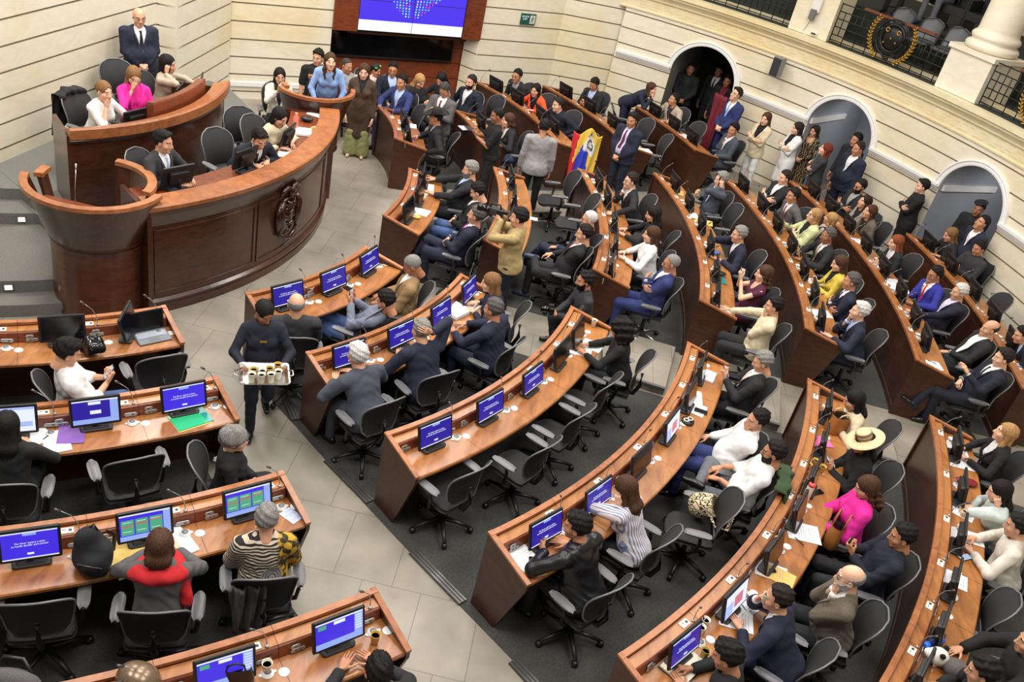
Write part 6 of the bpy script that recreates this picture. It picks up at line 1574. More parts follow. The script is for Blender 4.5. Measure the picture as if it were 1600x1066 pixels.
person(1127, 281, K('C4', 1127, 281), 'earL', 'grey-haired man on the phone', 'in a white shirt and slate jacket', top=('suit', 'slate', 'white', 'paleblue'), hair=('side', 'grey'), skin=0, lean=-4, sideR='phone', phone='L')
person(1155, 367, K('C4', 1155, 367), 'earR', 'man in a navy suit on the phone', 'behind the teal folder', top=('suit', 'navy', 'white', None), hair=('short', 'grey'), skin=1, lean=4, sideL='desk', phone='R')
person(1194, 428, K('C4', 1194, 428), 'phoneup', 'woman in a sleeveless maroon dress', 'raising her phone', top=('tank', 'maroon'), skirt=True, bottom='maroon', bare=True, hair=('wavy', 'brown'), skin=0, fem=True, lean=-4, phone='B')
person(1209, 479, K('C4', 1209, 479), 'chinL', 'man in a cream jacket', 'with dark hair, hand at his mouth', top=('suit', 'cream'), bottom='dark', hair=('short', 'black'), skin=1, lean=-2, sideR='far')
# ---- middle block, rear rows
person(1226, 278, K('C5', 1226, 278), 'crossed', 'man with a white collar', 'and black suit sitting with arms folded near the far aisle', top=('suit', 'dark', 'white', None), hair=('short', 'dark'), skin=0, lean=-8)
person(1239, 306, K('C5', 1239, 306), 'arms', 'man in grey with a maroon tie', 'leaning back in his suit', top=('suit', 'grey', 'white', 'wine'), hair=('short', 'black'), skin=2, lean=-12)
person(1272, 337, K('C5', 1272, 337), 'crossed', 'blond woman in a pale green blazer', 'with glasses', top=('blazer', 'lime', 'dark', None), hair=('wavy', 'blond'), skin=0, fem=True, glasses=True, lean=-6, sideR='wave', hp=-4, g=1.1)
person(1298, 342, 150, 'lap', 'woman with long golden waves', 'seen from behind in a tan top', top=('sweater', 'beige'), hair=('wavy', 'blond'), skin=1, fem=True, hp=-4, chair=False, s=.92)
person(1294, 369, K('C5', 1294, 369), 'desk', 'man with a patterned tie', 'and dark suit before the golden-haired woman', top=('suit', 'dark', 'white', 'tan'), hair=('recede', 'salt'), skin=3, lean=-2)
person(1312, 412, K('C5', 1312, 412), 'phone', 'woman in a yellow blazer', 'with brown hair', top=('blazer', 'yellow', 'black', None), hair=('long', 'brown'), skin=0, fem=True, lean=4, hp=18, phone='B')
person(1330, 440, K('C5', 1330, 440, -6), 'crossed', 'man in navy with folded arms', 'beside the yellow blazer', top=('suit', 'navy', 'white', 'dark'), hair=('short', 'salt'), skin=2, lean=-6)
person(1343, 487, K('C5', 1343, 487), 'chinR', 'white-haired man with hand to mouth', 'in a navy suit at the aisle', top=('suit', 'navy', 'paleblue', None), hair=('side', 'white'), skin=0, lean=4, sideL='desk', hp=2)
person(1344, 292, K('C6', 1344, 292), 'crossed', 'man with dark glasses and beard', 'in a dark suit', top=('suit', 'dark', 'lightgrey', None), hair=('short', 'black'), beard='black', skin=2, glasses='sun', lean=-4)
person(1351, 316, K('C6', 1351, 316), 'lap', 'woman in a light grey jacket', 'with dark hair looking up', top=('blazer', 'lightgrey', 'dark', None), hair=('long', 'dark'), skin=1, fem=True, lean=-4, hp=-8)
person(1359, 331, K('C6', 1359, 331), 'lap', 'woman with very long brown hair', 'in a taupe blazer', top=('blazer', 'tweed', 'dark', None), hair=('verylong', 'brown'), skin=1, fem=True, lean=-4, hp=-4)
person(1441, 292, 172, 's_crossed', 'man in black with folded arms', 'standing against the wall before the third arch', top=('coat', 'black'), bottom='black', hair=('side', 'black'), skin=0, hy=6)
person(1400, 379, K('C6', 1400, 379), 'phone', 'woman with straight ginger hair', 'in a black blazer', top=('blazer', 'dark', 'white', None), hair=('long', 'ginger'), skin=0, fem=True, lean=2, hp=12, phone='B')
person(1461, 429, K('C6', 1461, 429, 10), 'mouthless' if False else 'chinR', 'man in a bright blue suit', 'with a red tie, hand at his face', top=('suit', 'royal', 'white', 'red'), hair=('short', 'black'), skin=2, glasses=True, lean=2, roll=10, hp=16)
person(1499, 457, K('C6', 1499, 457), 'desk', 'white-haired man in a dark navy suit', 'and lilac shirt, hands on the desk', top=('suit', 'darknavy', 'lilac', None), hair=('short', 'white'), skin=1, lean=-10, sideR='lap')
person(1547, 514, K('C6', 1547, 514), 'chinR', 'balding man in an open white shirt', 'with a hand over his mouth', top=('suit', 'dark', 'white', None, .05), bottom='charcoal', hair=('bald', 'darkgrey'), skin=1, lean=-16, legs='crossL')
person(1567, 560, K('C6', 1567, 560), 'clasp', 'dark-haired man in a navy suit', 'legs crossed at the aisle end', top=('suit', 'darknavy', 'white', 'dark'), hair=('side', 'dark'), skin=0, lean=-10, sideL='wave', legs='crossR')
person(1485, 367, K('C7', 1485, 367), 'desk', 'woman in a dark jacket', 'with light brown hair below the third arch', top=('blazer', 'dark'), hair=('long', 'light'), skin=1, fem=True, hp=20)
i_ = person(1530, 327, -135, 's_clasp', 'guard wearing a black beret', 'standing in the third arch', top=('shirt', 'black'), hair=('buzz', 'black'), skin=3); hat_on(i_, 'beret')
person(1534, 349, -165, 's_down', 'man in a dark suit and white shirt', 'standing under the third arch', top=('suit', 'navy', 'white', None), hair=('short', 'black'), skin=2, hp=-12, s=1.0)
person(1530, 388, K('C7', 1530, 388, 10), 'phone', 'man with a red phone', 'in a dark jacket', top=('shirt', 'charcoal'), hair=('short', 'black'), skin=2, hp=18, phone='red')
person(1597, 524, K('C7', 1597, 524), 'phone', 'man in dark clothes', 'at the near end of the desk by the third arch', top=('suit', 'darknavy', 'paleblue', None), hair=('short', 'black'), skin=1, hp=18)
# ---- front block
person(645, 415, 188, 'lap', 'man in a tan blazer', 'with close-cropped grey hair looking down', top=('suit', 'tan', 'white', None), bottom='beige', hair=('buzz', 'grey'), skin=3, lean=-4, hp=34, g=1.12)
person(604, 471, 165, 'phone', 'man in a blue-grey jacket and jeans', 'lying back with his phone', top=('suit', 'bluegrey'), bottom='jeans', hair=('short', 'black'), skin=2, lean=-34, seatz=.50, legs='crossR', hp=24, phone='B')
person(463, 476, 112, 'lap', 'bald old man in a charcoal suit', 'seen from behind at the three-screen desk', top=('suit', 'charcoal', 'white', None), hair=('bald', 'grey'), skin=1, lean=-4, g=1.1, hp=0)
WAITRESS = person(413, 488, -68, 's_tray', 'waitress in dark navy', 'walking down the aisle with a tray of cups', top=('sweater', 'darknavy'), bottom='darknavy', hair=('tied', 'black'), skin=3, fem=True, hp=28, g=1.12, legs='stride', s=.95, hy=25)
person(767, 442, 178, 'desk', 'woman in navy with long fair hair', 'at the end of the open-binder desk', top=('blazer', 'navy'), hair=('verylong', 'light'), skin=0, fem=True, hp=12)
person(771, 484, 158, 'desk', 'man in a navy suit seen from behind', 'with greying hair near the white binder', top=('suit', 'navy', 'white', None), hair=('short', 'salt'), skin=2, lean=10, g=1.1)
person(658, 517, 135, 'headback', 'man holding the back of his head', 'in a navy suit', top=('suit', 'navy', 'white', None), hair=('short', 'grey'), skin=1, lean=14, g=1.12, sideL='desk', sideR='headback')
person(559, 556, 140, 'deskfwd', 'white-haired man in a charcoal suit', 'leaning over his desk at the aisle', top=('suit', 'slate', 'white', None), hair=('side', 'white'), skin=1, lean=30, g=1.08, hp=4)
person(970, 514, 170, 'read', 'woman with big dark curls', 'in black writing at the unoccupied desk', top=('sweater', 'black'), hair=('bigcurl', 'black'), skin=2, fem=True, lean=14, hp=20)
person(902, 823, 142, 'desk', 'man in a black leather jacket', 'holding a paper cup', top=('sweater', 'black:leather'), hair=('side', 'black'), skin=2, lean=14, hy=24, hp=10, sideL='cupdesk', cup='L', g=1.08)
person(977, 764, 152, 'read', 'woman in a pastel striped shirt', 'resting her forehead on her hand', top=('shirt', 'white:stripes'), hair=('long', 'brown'), skin=0, fem=True, lean=16, hp=26, sideL='cheek')
person(1183, 656, 178, 'chinL', 'man in a white shirt and blue trousers', 'yawning into his hand', top=('shirt', 'white'), bottom='blue', hair=('short', 'black'), skin=1, lean=-14, legs='crossR', sideL='mouth', sideR='arms', hr=-12, hy=20, g=1.1)
BEARDED = person(1209, 708, 168, 'lap', 'bearded man with glasses', 'in a white shirt with rolled sleeves', top=('roll', 'white'), bottom='greyjeans', hair=('short', 'black'), beard='black', skin=2, glasses=True, lean=-14, legs='figR', g=1.05)
person(1192, 566, 172, 'phone', 'grey-haired man with a pale pink tie', 'reading his phone', top=('suit', 'dark', 'white', 'palepink'), hair=('short', 'grey'), skin=1, lean=-8, hp=20, phone='B')
person(1137, 1026, 158, 'read', 'black-haired man with an open book', 'in a dark jacket', top=('suit', 'dark'), hair=('side', 'black'), skin=2, lean=20, hp=22)
person(1215, 936, 152, 'cup', 'man in navy raising a cup', 'with thinning hair', top=('suit', 'navy', 'white', None), hair=('recede', 'dark'), skin=1, lean=16, g=1.1, sideL='desk', cup='R', hy=14)
person(1328, 904, 168, 'chinR', 'bald man in a tweed jacket', 'with grey beard and glasses, hands at his mouth', top=('suit', 'tweed:tweed', 'white', None), hair=('bald', 'grey'), beard='white', skin=0, glasses=True, lean=8, sideL='chin', bottom='dark', g=1.12)
person(1410, 839, 172, 'phone', 'man in a black suit', 'looking at his phone beside the tweed jacket', top=('suit', 'darknavy'), bottom='dark', hair=('short', 'black'), skin=2, lean=-8, hp=14, phone='R', legs='normal')
person(1355, 762, 175, 'lap', 'woman in a magenta blouse', 'with a brown handbag on her lap', top=('poncho', 'pink'), bottom='palepink', hair=('wavy', 'brown'), skin=1, fem=True, hp=28, lean=2)
i_ = person(1349, 692, 175, 'phone', 'woman in a straw hat', 'and black dress', top=('poncho', 'black'), bottom='black', hair=('long', 'black'), skin=2, fem=True, hp=22, lean=8, phone='B'); hat_on(i_, 'straw')
person(1335, 626, 172, 'desk', 'woman in a cream shawl jacket', 'with glossy black hair', top=('blazer', 'cream'), bottom='dark', hair=('long', 'black'), skin=1, fem=True, hp=24, lean=10)
person(1571, 677, K('B6', 1571, 677), 'read', 'blond woman in a black blazer', 'with white edging', top=('blazer', 'black', 'white', None), hair=('long', 'blond'), skin=0, fem=True, lean=2, hp=-4)
person(1562, 768, K('B6', 1562, 768, 8), 'desk', 'black-haired woman in a pale shirt', 'shading her brow', top=('shirt', 'mint'), bottom='denim', hair=('long', 'black'), skin=0, fem=True, hp=22, sideL='cheek', lean=10)
person(1590, 823, K('B6', 1590, 823, -4), 'deskfwd', 'man in an off-white jacket', 'with hands joined on the desk', top=('suit', 'offwhite'), bottom='dark', hair=('side', 'black'), skin=1, lean=14, hp=14)
person(1535, 1050, 160, 'read', 'curly-haired man with the panda toy', 'in an off-white collar', top=('suit', 'dark', 'offwhite', None), hair=('curly', 'black'), skin=1, lean=18, hp=20)
person(1612, 1004, 172, 'desk', 'person in a bulky black jacket', 'at the corner of the hall', top=('sweater', 'black'), hair=('short', 'black'), skin=1, lean=10, g=1.2)
# ---- near side block
person(105, 551, 38, 'phone', 'man in a white shirt and jeans', 'reading his phone beside the laptop desk', top=('roll', 'white'), bottom='jeans', hair=('side', 'black'), skin=1, hp=24, lean=-4, phone='B', g=1.12)
person(11, 666, 112, 'read', 'woman in black with dark hair', 'writing at the purple folder', top=('sweater', 'black'), hair=('long', 'black'), skin=1, fem=True, lean=16, hp=18)
person(366, 687, 22, 'clasp', 'woman with silver hair', 'in a black coat turned towards the aisle', top=('coat', 'black'), bottom='black', hair=('grandma', 'grey'), skin=0, fem=True, lean=4, s=.93)
SCARF = person(250, 852, 108, 'read', 'woman with a red scarf', 'in a grey jacket', top=('suit', 'grey'), hair=('bob', 'brown'), skin=0, fem=True, lean=12, g=1.12, hp=16)
person(416, 813, 112, 'phone', 'woman in a zebra patterned blouse', 'with short grey hair', top=('poncho', 'beige:zebra'), bottom='dark', hair=('short', 'grey'), skin=1, fem=True, lean=8, g=1.15, phone='B', hp=18)
person(591, 1049, 118, 'desk', 'man with thick black hair', 'at the yellow-cup desk', top=('suit', 'dark', 'white', None), hair=('short', 'black'), skin=2, lean=10)
# scarf worn over the grey jacket
T = SCARF['T']; s_ = SCARF['scale']
def scarf_field(p):
    d = ell(np.stack([(p - T(0, -.02, .44)) @ SCARF['X'], (p - T(0, -.02, .44)) @ SCARF['F'], (p - T(0, -.02, .44)) @ SCARF['U']], 1), (0, 0, 0), (.225, .145, .085))
    ring = [T(.13 * math.cos(t), .02 + .10 * math.sin(t), .455 + .035 * math.sin(t * 1.0 + .6)) for t in np.linspace(0, 2 * PI, 15)]
    for a, b in zip(ring, ring[1:]): e = rc(p, a, b, .042, .042); d = e if d is None else smin(d, e, .03)
    d = smax(d, -ell(p, T(0, .16, .40), (.10, .14, .2)), .02)
    d = smin(d, rc(p, T(.15, .02, .44), T(.20, -.02, .18), .045, .05), .03)
    return d + wob(p, 55, .006)
c_ = T(0, 0, .4); V, Q = mesh_sdf(scarf_field, c_ - .36, c_ + .30, .009); mesh_obj('scarf', V * s_, Q, cloth('red'), SCARF['obj'], None, True)
# ---------------------------------------------------------------- empty chairs
DZ = TOPZ + .0025
def back_chair(px, py, key, d, label, z=.80, zf=0.0, chrome=False, heading=None):
    """a chair seen by its backrest: the pixel is the middle of the backrest"""
    p = at(px, py, z + zf); c = CEN[key[0]] if key else None
    h = (math.degrees(math.atan2(c[1] - p[1], c[0] - p[0])) + d) if heading is None else heading
    f = np.array([math.cos(rad(h)), math.sin(rad(h))]); r_ = p + f * .26
    return put_chair(r_[0], r_[1], rad(h - 90), label, 'unoccupied office chairs', zf, chrome)
for a in [
 (255, 578, 'A1', 0, 'unoccupied mesh chair in front of the open laptop'),
 (212, 738, 'A2', 2, 'unoccupied mesh chair with grey arms at the green-folder desk'),
 (57, 962, 'A3', -6, 'unoccupied mesh chair at the backpack desk, beside the woman with the red scarf'),
 (737, 752, 'B3', 4, 'unoccupied chair nearest the tiled aisle at the unoccupied desk'),
 (851, 712, 'B3', 2, 'second unoccupied chair from the tiled aisle at the unoccupied desk'),
 (907, 660, 'B3', 0, 'third unoccupied chair from the tiled aisle at the unoccupied desk'),
 (951, 610, 'B3', -2, 'fourth unoccupied chair from the tiled aisle, next to the woman with big dark curls'),
 (1137, 800, 'B4', 25, 'unoccupied chair carrying the woven bag'),
 (1562, 957, 'B6', 6, 'unoccupied chair near the blue bottle'),
 (656, 184, 'D1', -5, 'unoccupied chair between the blue suit and the cowboy hat'),
 (895, 288, 'C2', 0, 'unoccupied chair below the man in the light grey blazer'),
 (925, 325, 'C2', 0, 'unoccupied chair behind the white-haired man on the grey slab'),
 (1146, 339, 'C4', 0, 'unoccupied chair beside the grey-haired man on the phone'),
 (1562, 480, None, 0, 'unoccupied chair turned sideways against the wall'),
 (776, 168, 'D3', 0, 'unoccupied chair behind the young man in the black T-shirt'),
 (1010, 203, 'D4', 0, 'unoccupied chair behind the man with the violet tie'),
 (1040, 228, 'D4', -14, 'unoccupied chair with bright arms below the first arch desk'),
 (957, 180, 'D4', 150, 'unoccupied chair turned away in front of the bending woman'),
 (1090, 208, 'D5', 0, 'unoccupied chair beside the man with the long red sash')]:
    back_chair(*a[:5], heading=185 if a[2] is None else None)
back_chair(374, 193, None, 0, 'unoccupied chair standing behind the woman in the cream sweater', zf=.64, heading=-50)
back_chair(337, 228, None, 0, 'unoccupied chair behind the man writing at the rostrum', zf=.64, heading=-30)
back_chair(181, 118, None, 0, 'chair back behind the woman in the hot pink blazer', zf=.64, heading=-45)
back_chair(228, 105, None, 0, 'chair back between the pink blazer and the beige jacket', zf=.64, heading=-40)
COATCHAIR = back_chair(118, 168, None, 0, 'chair under the black coat beside the stone wall', zf=.64, heading=-15)
# ---------------------------------------------------------------- cloth that hangs over chair backs
def draped(name, label, cat, chair, mats, w=.46, front=.30, back=.55, colour=None, thick=.012, spread=0.0):
    """a cloth laid over the top of a chair's backrest"""
    loc = np.array(chair.location); R_ = rotz(chair.rotation_euler[2]); nu, nv = 22, 26; V = []
    top = back_pt(.5, .97); L_ = front + back
    for i in range(nu):
        u = i / (nu - 1)
        for j in range(nv):
            s_ = j / (nv - 1) * L_ - front     # negative: in front of the back
            x = (u - .5) * w * (1 + spread * max(0, s_)); a = s_ / .05
            zt = top[2] + .03 - 1.1 * x * x
            if abs(s_) < .07: y, z = -.07 * math.sin(s_ / .07 * PI / 2), zt + .012 * math.cos(s_ / .07 * PI / 2)
            else:
                y = -.07 * np.sign(s_) + (.06 * (abs(s_) - .07) if s_ < 0 else -.03 * (abs(s_) - .07)); z = zt - (abs(s_) - .07)
            y += .014 * math.sin(u * 17 + s_ * 5) + .012 * math.sin(u * 29 - s_ * 9); z += .01 * math.sin(u * 13)
            V.append(loc + R_ @ np.array([x, top[1] + y, z]))
    F_, MI = [], []
    for i in range(nu - 1):
        for j in range(nv - 1):
            F_.append((i * nv + j, i * nv + j + 1, (i + 1) * nv + j + 1, (i + 1) * nv + j)); MI.append(colour((i + .5) / (nu - 1), (j + .5) / (nv - 1)) if colour else 0)
    o = mesh_obj(name, np.array(V) - loc, F_, mats, None, MI, True, loc=tuple(loc))
    m = o.modifiers.new('thickness', 'SOLIDIFY'); m.thickness = thick
    return tag(o, label, cat)
draped('coat', 'black coat hung over the chair beside the stone wall', 'coat', COATCHAIR, [cloth('dark')], .46, .12, .62, spread=.3)
FLAGCHAIR = back_chair(921, 226, 'D4', 18, 'chair draped with the yellow, blue and red flag')
def flagcol(u, v):
    e = (u - .60) ** 2 + ((v - .30) * 1.4) ** 2
    if e < .050: return 4 if .006 < e < .016 else 3
    if v > .86 and u < .6: return 2
    if u + .9 * v < .62: return 2 if u < .16 - .2 * v + .05 else 0
    t = u - .10 * (v - .5)
    return 2 if t < .20 else 1 if t < .62 else 0
p = at(910, 240, .72); V = []; nu, nv = 30, 30; Rm = rotz(rad(14))
for i in range(nu):
    for j in range(nv):
        u, v = i / (nu - 1), j / (nv - 1); x = (u - .5) * .56 * (1 - .18 * v)
        V.append(Rm @ np.array([x, -.16 * math.cos(x * 4.2) + .035 * math.sin(u * 21 + v * 4) * (.3 + v) - .05 * v, .50 - .98 * v - .25 * abs(x) - .06 * math.sin(u * 9)]))
F_, MI = [], []
for i in range(nu - 1):
    for j in range(nv - 1): F_.append((i * nv + j, i * nv + j + 1, (i + 1) * nv + j + 1, (i + 1) * nv + j)); MI.append(flagcol((i + .5) / (nu - 1), (j + .5) / (nv - 1)))
o = mesh_obj('flag', np.array(V), F_, [mat('flag yellow', srgb(232, 192, 70), .7), mat('flag blue', srgb(48, 62, 190), .7), mat('flag red', srgb(206, 40, 48), .7), mat('flag white', srgb(226, 222, 218), .7), mat('emblem grey', srgb(70, 66, 62), .7)], None, MI, True, loc=(p[0], p[1], .72)); o.modifiers.new('thickness', 'SOLIDIFY').thickness = .012; tag(o, 'yellow, blue and red flag with a round emblem draped over a chair', 'flag')
draped('jacket', 'olive green jacket hanging behind the bearded man with glasses', 'jacket', BEARDED['chair'], [cloth('green')], .50, .06, .58, spread=.3)
for nm_, lab, (px, py, z), m_, rz_ in (('coat', 'grey coat hanging from the chair arm of the woman in zebra print', (386, 955, .6), 'grey', 25), ('red_banner', 'red banner hanging beside the man with the long red sash', (1112, 195, .9), 'wine', -40)):
    p = at(px, py, z); w_, h_ = {'coat': (.26, .5), 'red_banner': (.30, 1.3)}[nm_]; Rm = rotz(rad(rz_)); V = []
    for i in range(14):
        for j in range(14):
            u, v = i / 13, j / 13; q = np.array([(u - .5) * w_ * (1 - .25 * v), .03 * math.sin(u * 15 + v * 3) + .02 * math.sin(u * 31), h_ * (.5 - v)]); V.append(Rm @ q)
    F_ = [(i * 14 + j, i * 14 + j + 1, (i + 1) * 14 + j + 1, (i + 1) * 14 + j) for i in range(13) for j in range(13)]
    o = mesh_obj(nm_, np.array(V), F_, cloth(m_), None, None, True, loc=(p[0], p[1], z)); md = o.modifiers.new('thickness', 'SOLIDIFY'); md.thickness = .02; tag(o, lab, 'banner' if 'banner' in nm_ else nm_)
# ---------------------------------------------------------------- papers, folders, books on the desks
def deskang(px, py, key): p = at(px, py, DZ); c = CEN[key[0]]; return math.atan2(p[1] - c[1], p[0] - c[0])
PAPER_I = 0
def sheet(px, py, key, label, w=.21, h=.297, tw=0, col=None, th=.002, lines=True, z=None, name='paper_sheet', cat='paper', lift=0):
    global PAPER_I
    PAPER_I += 1; zz = (z or DZ) + lift + .0004 * (PAPER_I % 5)
    p = at(px, py, zz); a = deskang(px, py, key) if key in ROWS else math.atan2(p[1] - cR[1], p[0] - cR[0])
    o = empty(name, (p[0], p[1], zz), a - PI / 2 + rad(tw), label, cat)
    MB().box((0, 0, th / 2), (w, h, th)).build('page', col or M_PAPERW, o)
    if lines:
        b = MB()
        for i in range(9):
            if i % 4 != 3: b.box((-.01 * (i % 3), h * .36 - i * h * .085, th + .0004), (w * (.74 - .08 * (i % 3)), .004, .0004))
        tag(b.build('printed_lines', mat('printed grey', srgb(150, 150, 156), .8), o), kind='stuff')
    return o
M_YEL = mat('manila card', srgb(222, 186, 104), .7); M_GRN = mat('green plastic folder', srgb(46, 178, 118), .25, spec=.6); M_TEAL = mat('teal plastic', srgb(34, 142, 134), .3); M_PUR = mat('purple card', srgb(128, 88, 168), .6)
o = sheet(298, 655, 'A2', 'bright green plastic folder with a teal edge', .34, .24, 8, M_GRN, .008, False, name='folder', cat='folder')
MB().box((-.14, 0, .0085), (.06, .24, .002)).build('edge_strip', M_TEAL, o); MB().box((.01, .01, -.001), (.33, .245, .002)).build('inner_sheet', M_YEL, o)
sheet(112, 678, 'A2', 'purple card folder beside the woman writing in black', .22, .27, -10, M_PUR, .006, False, name='folder', cat='folder')
sheet(88, 690, 'A2', 'white sheet beside the purple folder', tw=6); sheet(54, 678, 'A2', 'white sheet under the hand of the woman writing in black', tw=25)
sheet(205, 872, 'A3', 'yellow envelope beside the black backpack', .30, .36, 10, M_YEL, .004, False, name='envelope', cat='envelope')
sheet(193, 848, 'A3', 'large white sheet beside the black backpack', .24, .34, 4); sheet(222, 845, 'A3', 'white sheet before the woman with the red scarf', .21, .29, -4); sheet(283, 850, 'A3', 'white sheet beside the red scarf towards the aisle', .19, .26, 12); sheet(274, 828, 'A3', 'small white sheet below the table screen', .10, .12, 12, lines=False)
sheet(455, 806, 'A3', 'pale blue leaflet at the aisle end of the backpack desk', .12, .17, 20, mat('pale blue print', srgb(176, 184, 216), .6))
sheet(441, 476, 'B1', 'white sheet under the first screen by the bald old man', .14, .16, 0)
sheet(734, 476, 'B2', 'printed sheet beside the thick white binder', .18, .25, -8)
o = sheet(712, 488, 'B2', 'thick open white binder in front of the man in navy', .30, .26, -12, M_PAPERW, .045, True, name='binder', cat='binder'); MB().box((.0, -.004, .022), (.312, .27, .006)).build('binder_cover', M_PAPERW, o)
sheet(905, 548, 'B3', 'white sheet under the hand of the woman with big dark curls', .21, .297, 10); sheet(925, 540, 'B3', 'white sheet beside the woman with big dark curls', .21, .26, -6)
sheet(818, 871, 'B4', 'white sheet in front of the man in the leather jacket', .23, .30, 2); sheet(937, 812, 'B4', 'orange card sheet under the striped elbow', .16, .24, 5, mat('orange card', srgb(216, 150, 84), .7), lines=False)
sheet(1104, 588, 'B4', 'thick white notebook before the man with the pale pink tie', .24, .20, -4, th=.022, name='notebook', cat='notebook'); sheet(1084, 622, 'B4', 'white sheet below the white notebook', .24, .2, 14); sheet(1090, 640, 'B4', 'lower white sheet near the black cable reel', .24, .18, -2)
o = sheet(1067, 1040, 'B5', 'open book with cream pages under a hand', .34, .24, 4, mat('cream book page', srgb(236, 226, 204), .7), .02, False, name='open_book', cat='book'); MB().box((0, 0, .0205), (.004, .24, .002)).build('gutter', M_YEL, o); MB().box((0, 0, -.0), (.36, .26, .004)).build('book_cover', M_BLACK, o)
for q in ((1150, 968, 30, 'largest white sheet in front of the man raising a cup'), (1138, 955, 0, 'white sheet under the black phone by the man in navy'), (1163, 938, -10, 'white sheet with the green pen')): sheet(q[0], q[1], 'B5', q[3], .23, .30, q[2])
sheet(1205, 893, 'B5', 'white sheet near the bald man in tweed', .21, .297, 20); sheet(1218, 900, 'B5', 'buff card under the sheet near the tweed jacket', .2, .28, 8, M_YEL, lines=False)
sheet(1255, 832, 'B5', 'white sheet hanging near the magenta blouse', .26, .33, 25); sheet(1280, 690, 'B5', 'pink folder under the hands of the straw hat woman', .20, .27, 30, mat('pink card', srgb(232, 108, 172), .6), .006, False, name='folder', cat='folder')
sheet(1492, 702, 'B6', 'white sheet under the pen of the blond woman', .22, .30, 0); sheet(1500, 722, 'B6', 'white sheet with a pale blue panel beside the blond woman', .26, .30, 10)
sheet(1505, 800, 'B6', 'white sheet before the woman shading her brow', .24, .24, -14); sheet(1508, 838, 'B6', 'long white sheet before the off-white jacket', .20, .36, 14); sheet(1490, 905, 'B6', 'white sheet beside the saucer of tea', .22, .26, 4)
sheet(669, 293, 'C1', 'white sheet before the bearded grey-haired man', .26, .18, 0); sheet(658, 331, 'C1', 'white sheet beside the yellow pouch', .22, .24, -6)
sheet(834, 342, 'C2', 'small white sheet at the edge of the cameraman\'s desk', .1, .12, 0); sheet(962, 398, 'C3', 'white sheet under the black tablet', .21, .29, 20)
for i, q in enumerate(((1055, 300, 'C4', 'yellow sheet at the far end of the teal-folder desk', M_YEL), (1078, 336, 'C4', 'white sheet before the grey-haired man on the phone', None), (1100, 347, 'C4', 'pale yellow sheet near the empty chair of the teal-folder desk', M_YEL), (1127, 487, 'C4', 'white sheet under the cream sleeve', None), (1277, 442, 'C5', 'white sheet beside the yellow blazer', None), (1283, 490, 'C5', 'white sheet before the white-haired man with hand to mouth', None), (1335, 376, 'C6', 'white sheet before the woman with very long brown hair', None), (1363, 412, 'C6', 'white sheet before the ginger-haired woman', None), (1392, 440, 'C6', 'white sheet left of the bright blue suit', None), (1406, 452, 'C6', 'white sheet under the red tie man', None), (1455, 570, 'C6', 'white sheet at the aisle end of the bright-blue-suit desk', None), (1285, 527, 'C5', 'dark blue folder at the aisle end of the yellow-blazer desk', mat('dark blue card', srgb(46, 60, 108), .6)), (1068, 213, 'D5', 'white sheet on the desk by the first arch', None), (1006, 236, 'D4', 'bundle of white papers beside the man with the violet tie', None), (638, 196, 'D1', 'white sheet before the man in the blue suit', None), (730, 200, 'D2', 'white sheet before the man in the white T-shirt', None))):
    sheet(q[0], q[1], q[2], q[3], .21, .29, (i * 23) % 40 - 20, q[4], .012 if 'bundle' in q[3] else .002)
# ---------------------------------------------------------------- cups, phones and other small things
def cup(px, py, label, z=DZ, col=None, fill=None, h=.10): p = at(px, py, z + h * .5); return cup_obj((p[0], p[1], z), label, h, col, None, fill)
M_CUPY = mat('yellow cup paper', srgb(206, 168, 78), .5); M_TEA = mat('amber tea', srgb(190, 128, 30), .1); M_MILK = mat('milky coffee', srgb(206, 180, 136), .3)
cup(586, 998, 'yellow paper cup with coffee at the aisle end of the front desk', col=M_CUPY); cup(417, 1043, 'white paper cup beside the second lit screen of the yellow-cup desk', fill=M_MILK)
cup(485, 454, 'white paper cup between the screens of the three-screen desk', fill=M_MILK)
cup(928, 505, 'white paper cup at the far end of the unoccupied desk', fill=M_MILK); cup(905, 512, 'yellow paper cup beside the dark screen of the unoccupied desk', col=M_CUPY)
cup(1101, 1022, 'yellow paper cup of black coffee by the open book', col=M_CUPY); cup(1094, 985, 'white paper cup standing by the picture screen', fill=M_MILK); cup(1101, 974, 'second white paper cup behind the picture screen', fill=M_MILK)
for q in ((1262, 730, 'yellow cup nearest the screen before the straw hat'), (1273, 724, 'middle yellow cup of the three before the straw hat'), (1284, 734, 'yellow cup nearest the seat before the straw hat')): cup(q[0], q[1], q[2], col=M_CUPY, fill=M_MILK)
def glass_cup(px, py, label, saucer=True):
    p = at(px, py, DZ + .03); o = empty('tea_glass', (p[0], p[1], DZ), 0, label, 'glass')
    if saucer: MB().lathe([(.001, 0), (.04, .001), (.075, .012), (.076, .015), (.04, .005), (.001, .004)], 24).build('saucer', M_LIDW, o)
    MB().lathe([(.024, .006), (.032, .075), (.030, .075), (.023, .009)], 18).build('glass_wall', mat('amber glass', srgb(214, 190, 140), .15), o); MB().lathe([(.001, .06), (.029, .06)], 18).build('tea', M_TEA, o)
glass_cup(1486, 928, 'glass of yellow tea on a white saucer near the blue bottle'); glass_cup(1213, 846, 'glass of yellow tea near the aisle-side sheets of the straw-hat desk', False); glass_cup(1505, 803, 'glass of yellow tea before the woman shading her brow', False)
def phone_at(px, py, tw, label, z=DZ, lit=False, body=None): p = at(px, py, z); return phone_obj((p[0], p[1], z + .006), rotz(rad(tw)), label, lit, body)
phone_at(545, 452, 60, 'black phone lying at the seat side of the three-screen desk'); phone_at(467, 464, 20, 'black wallet-sized phone behind the bald old man')
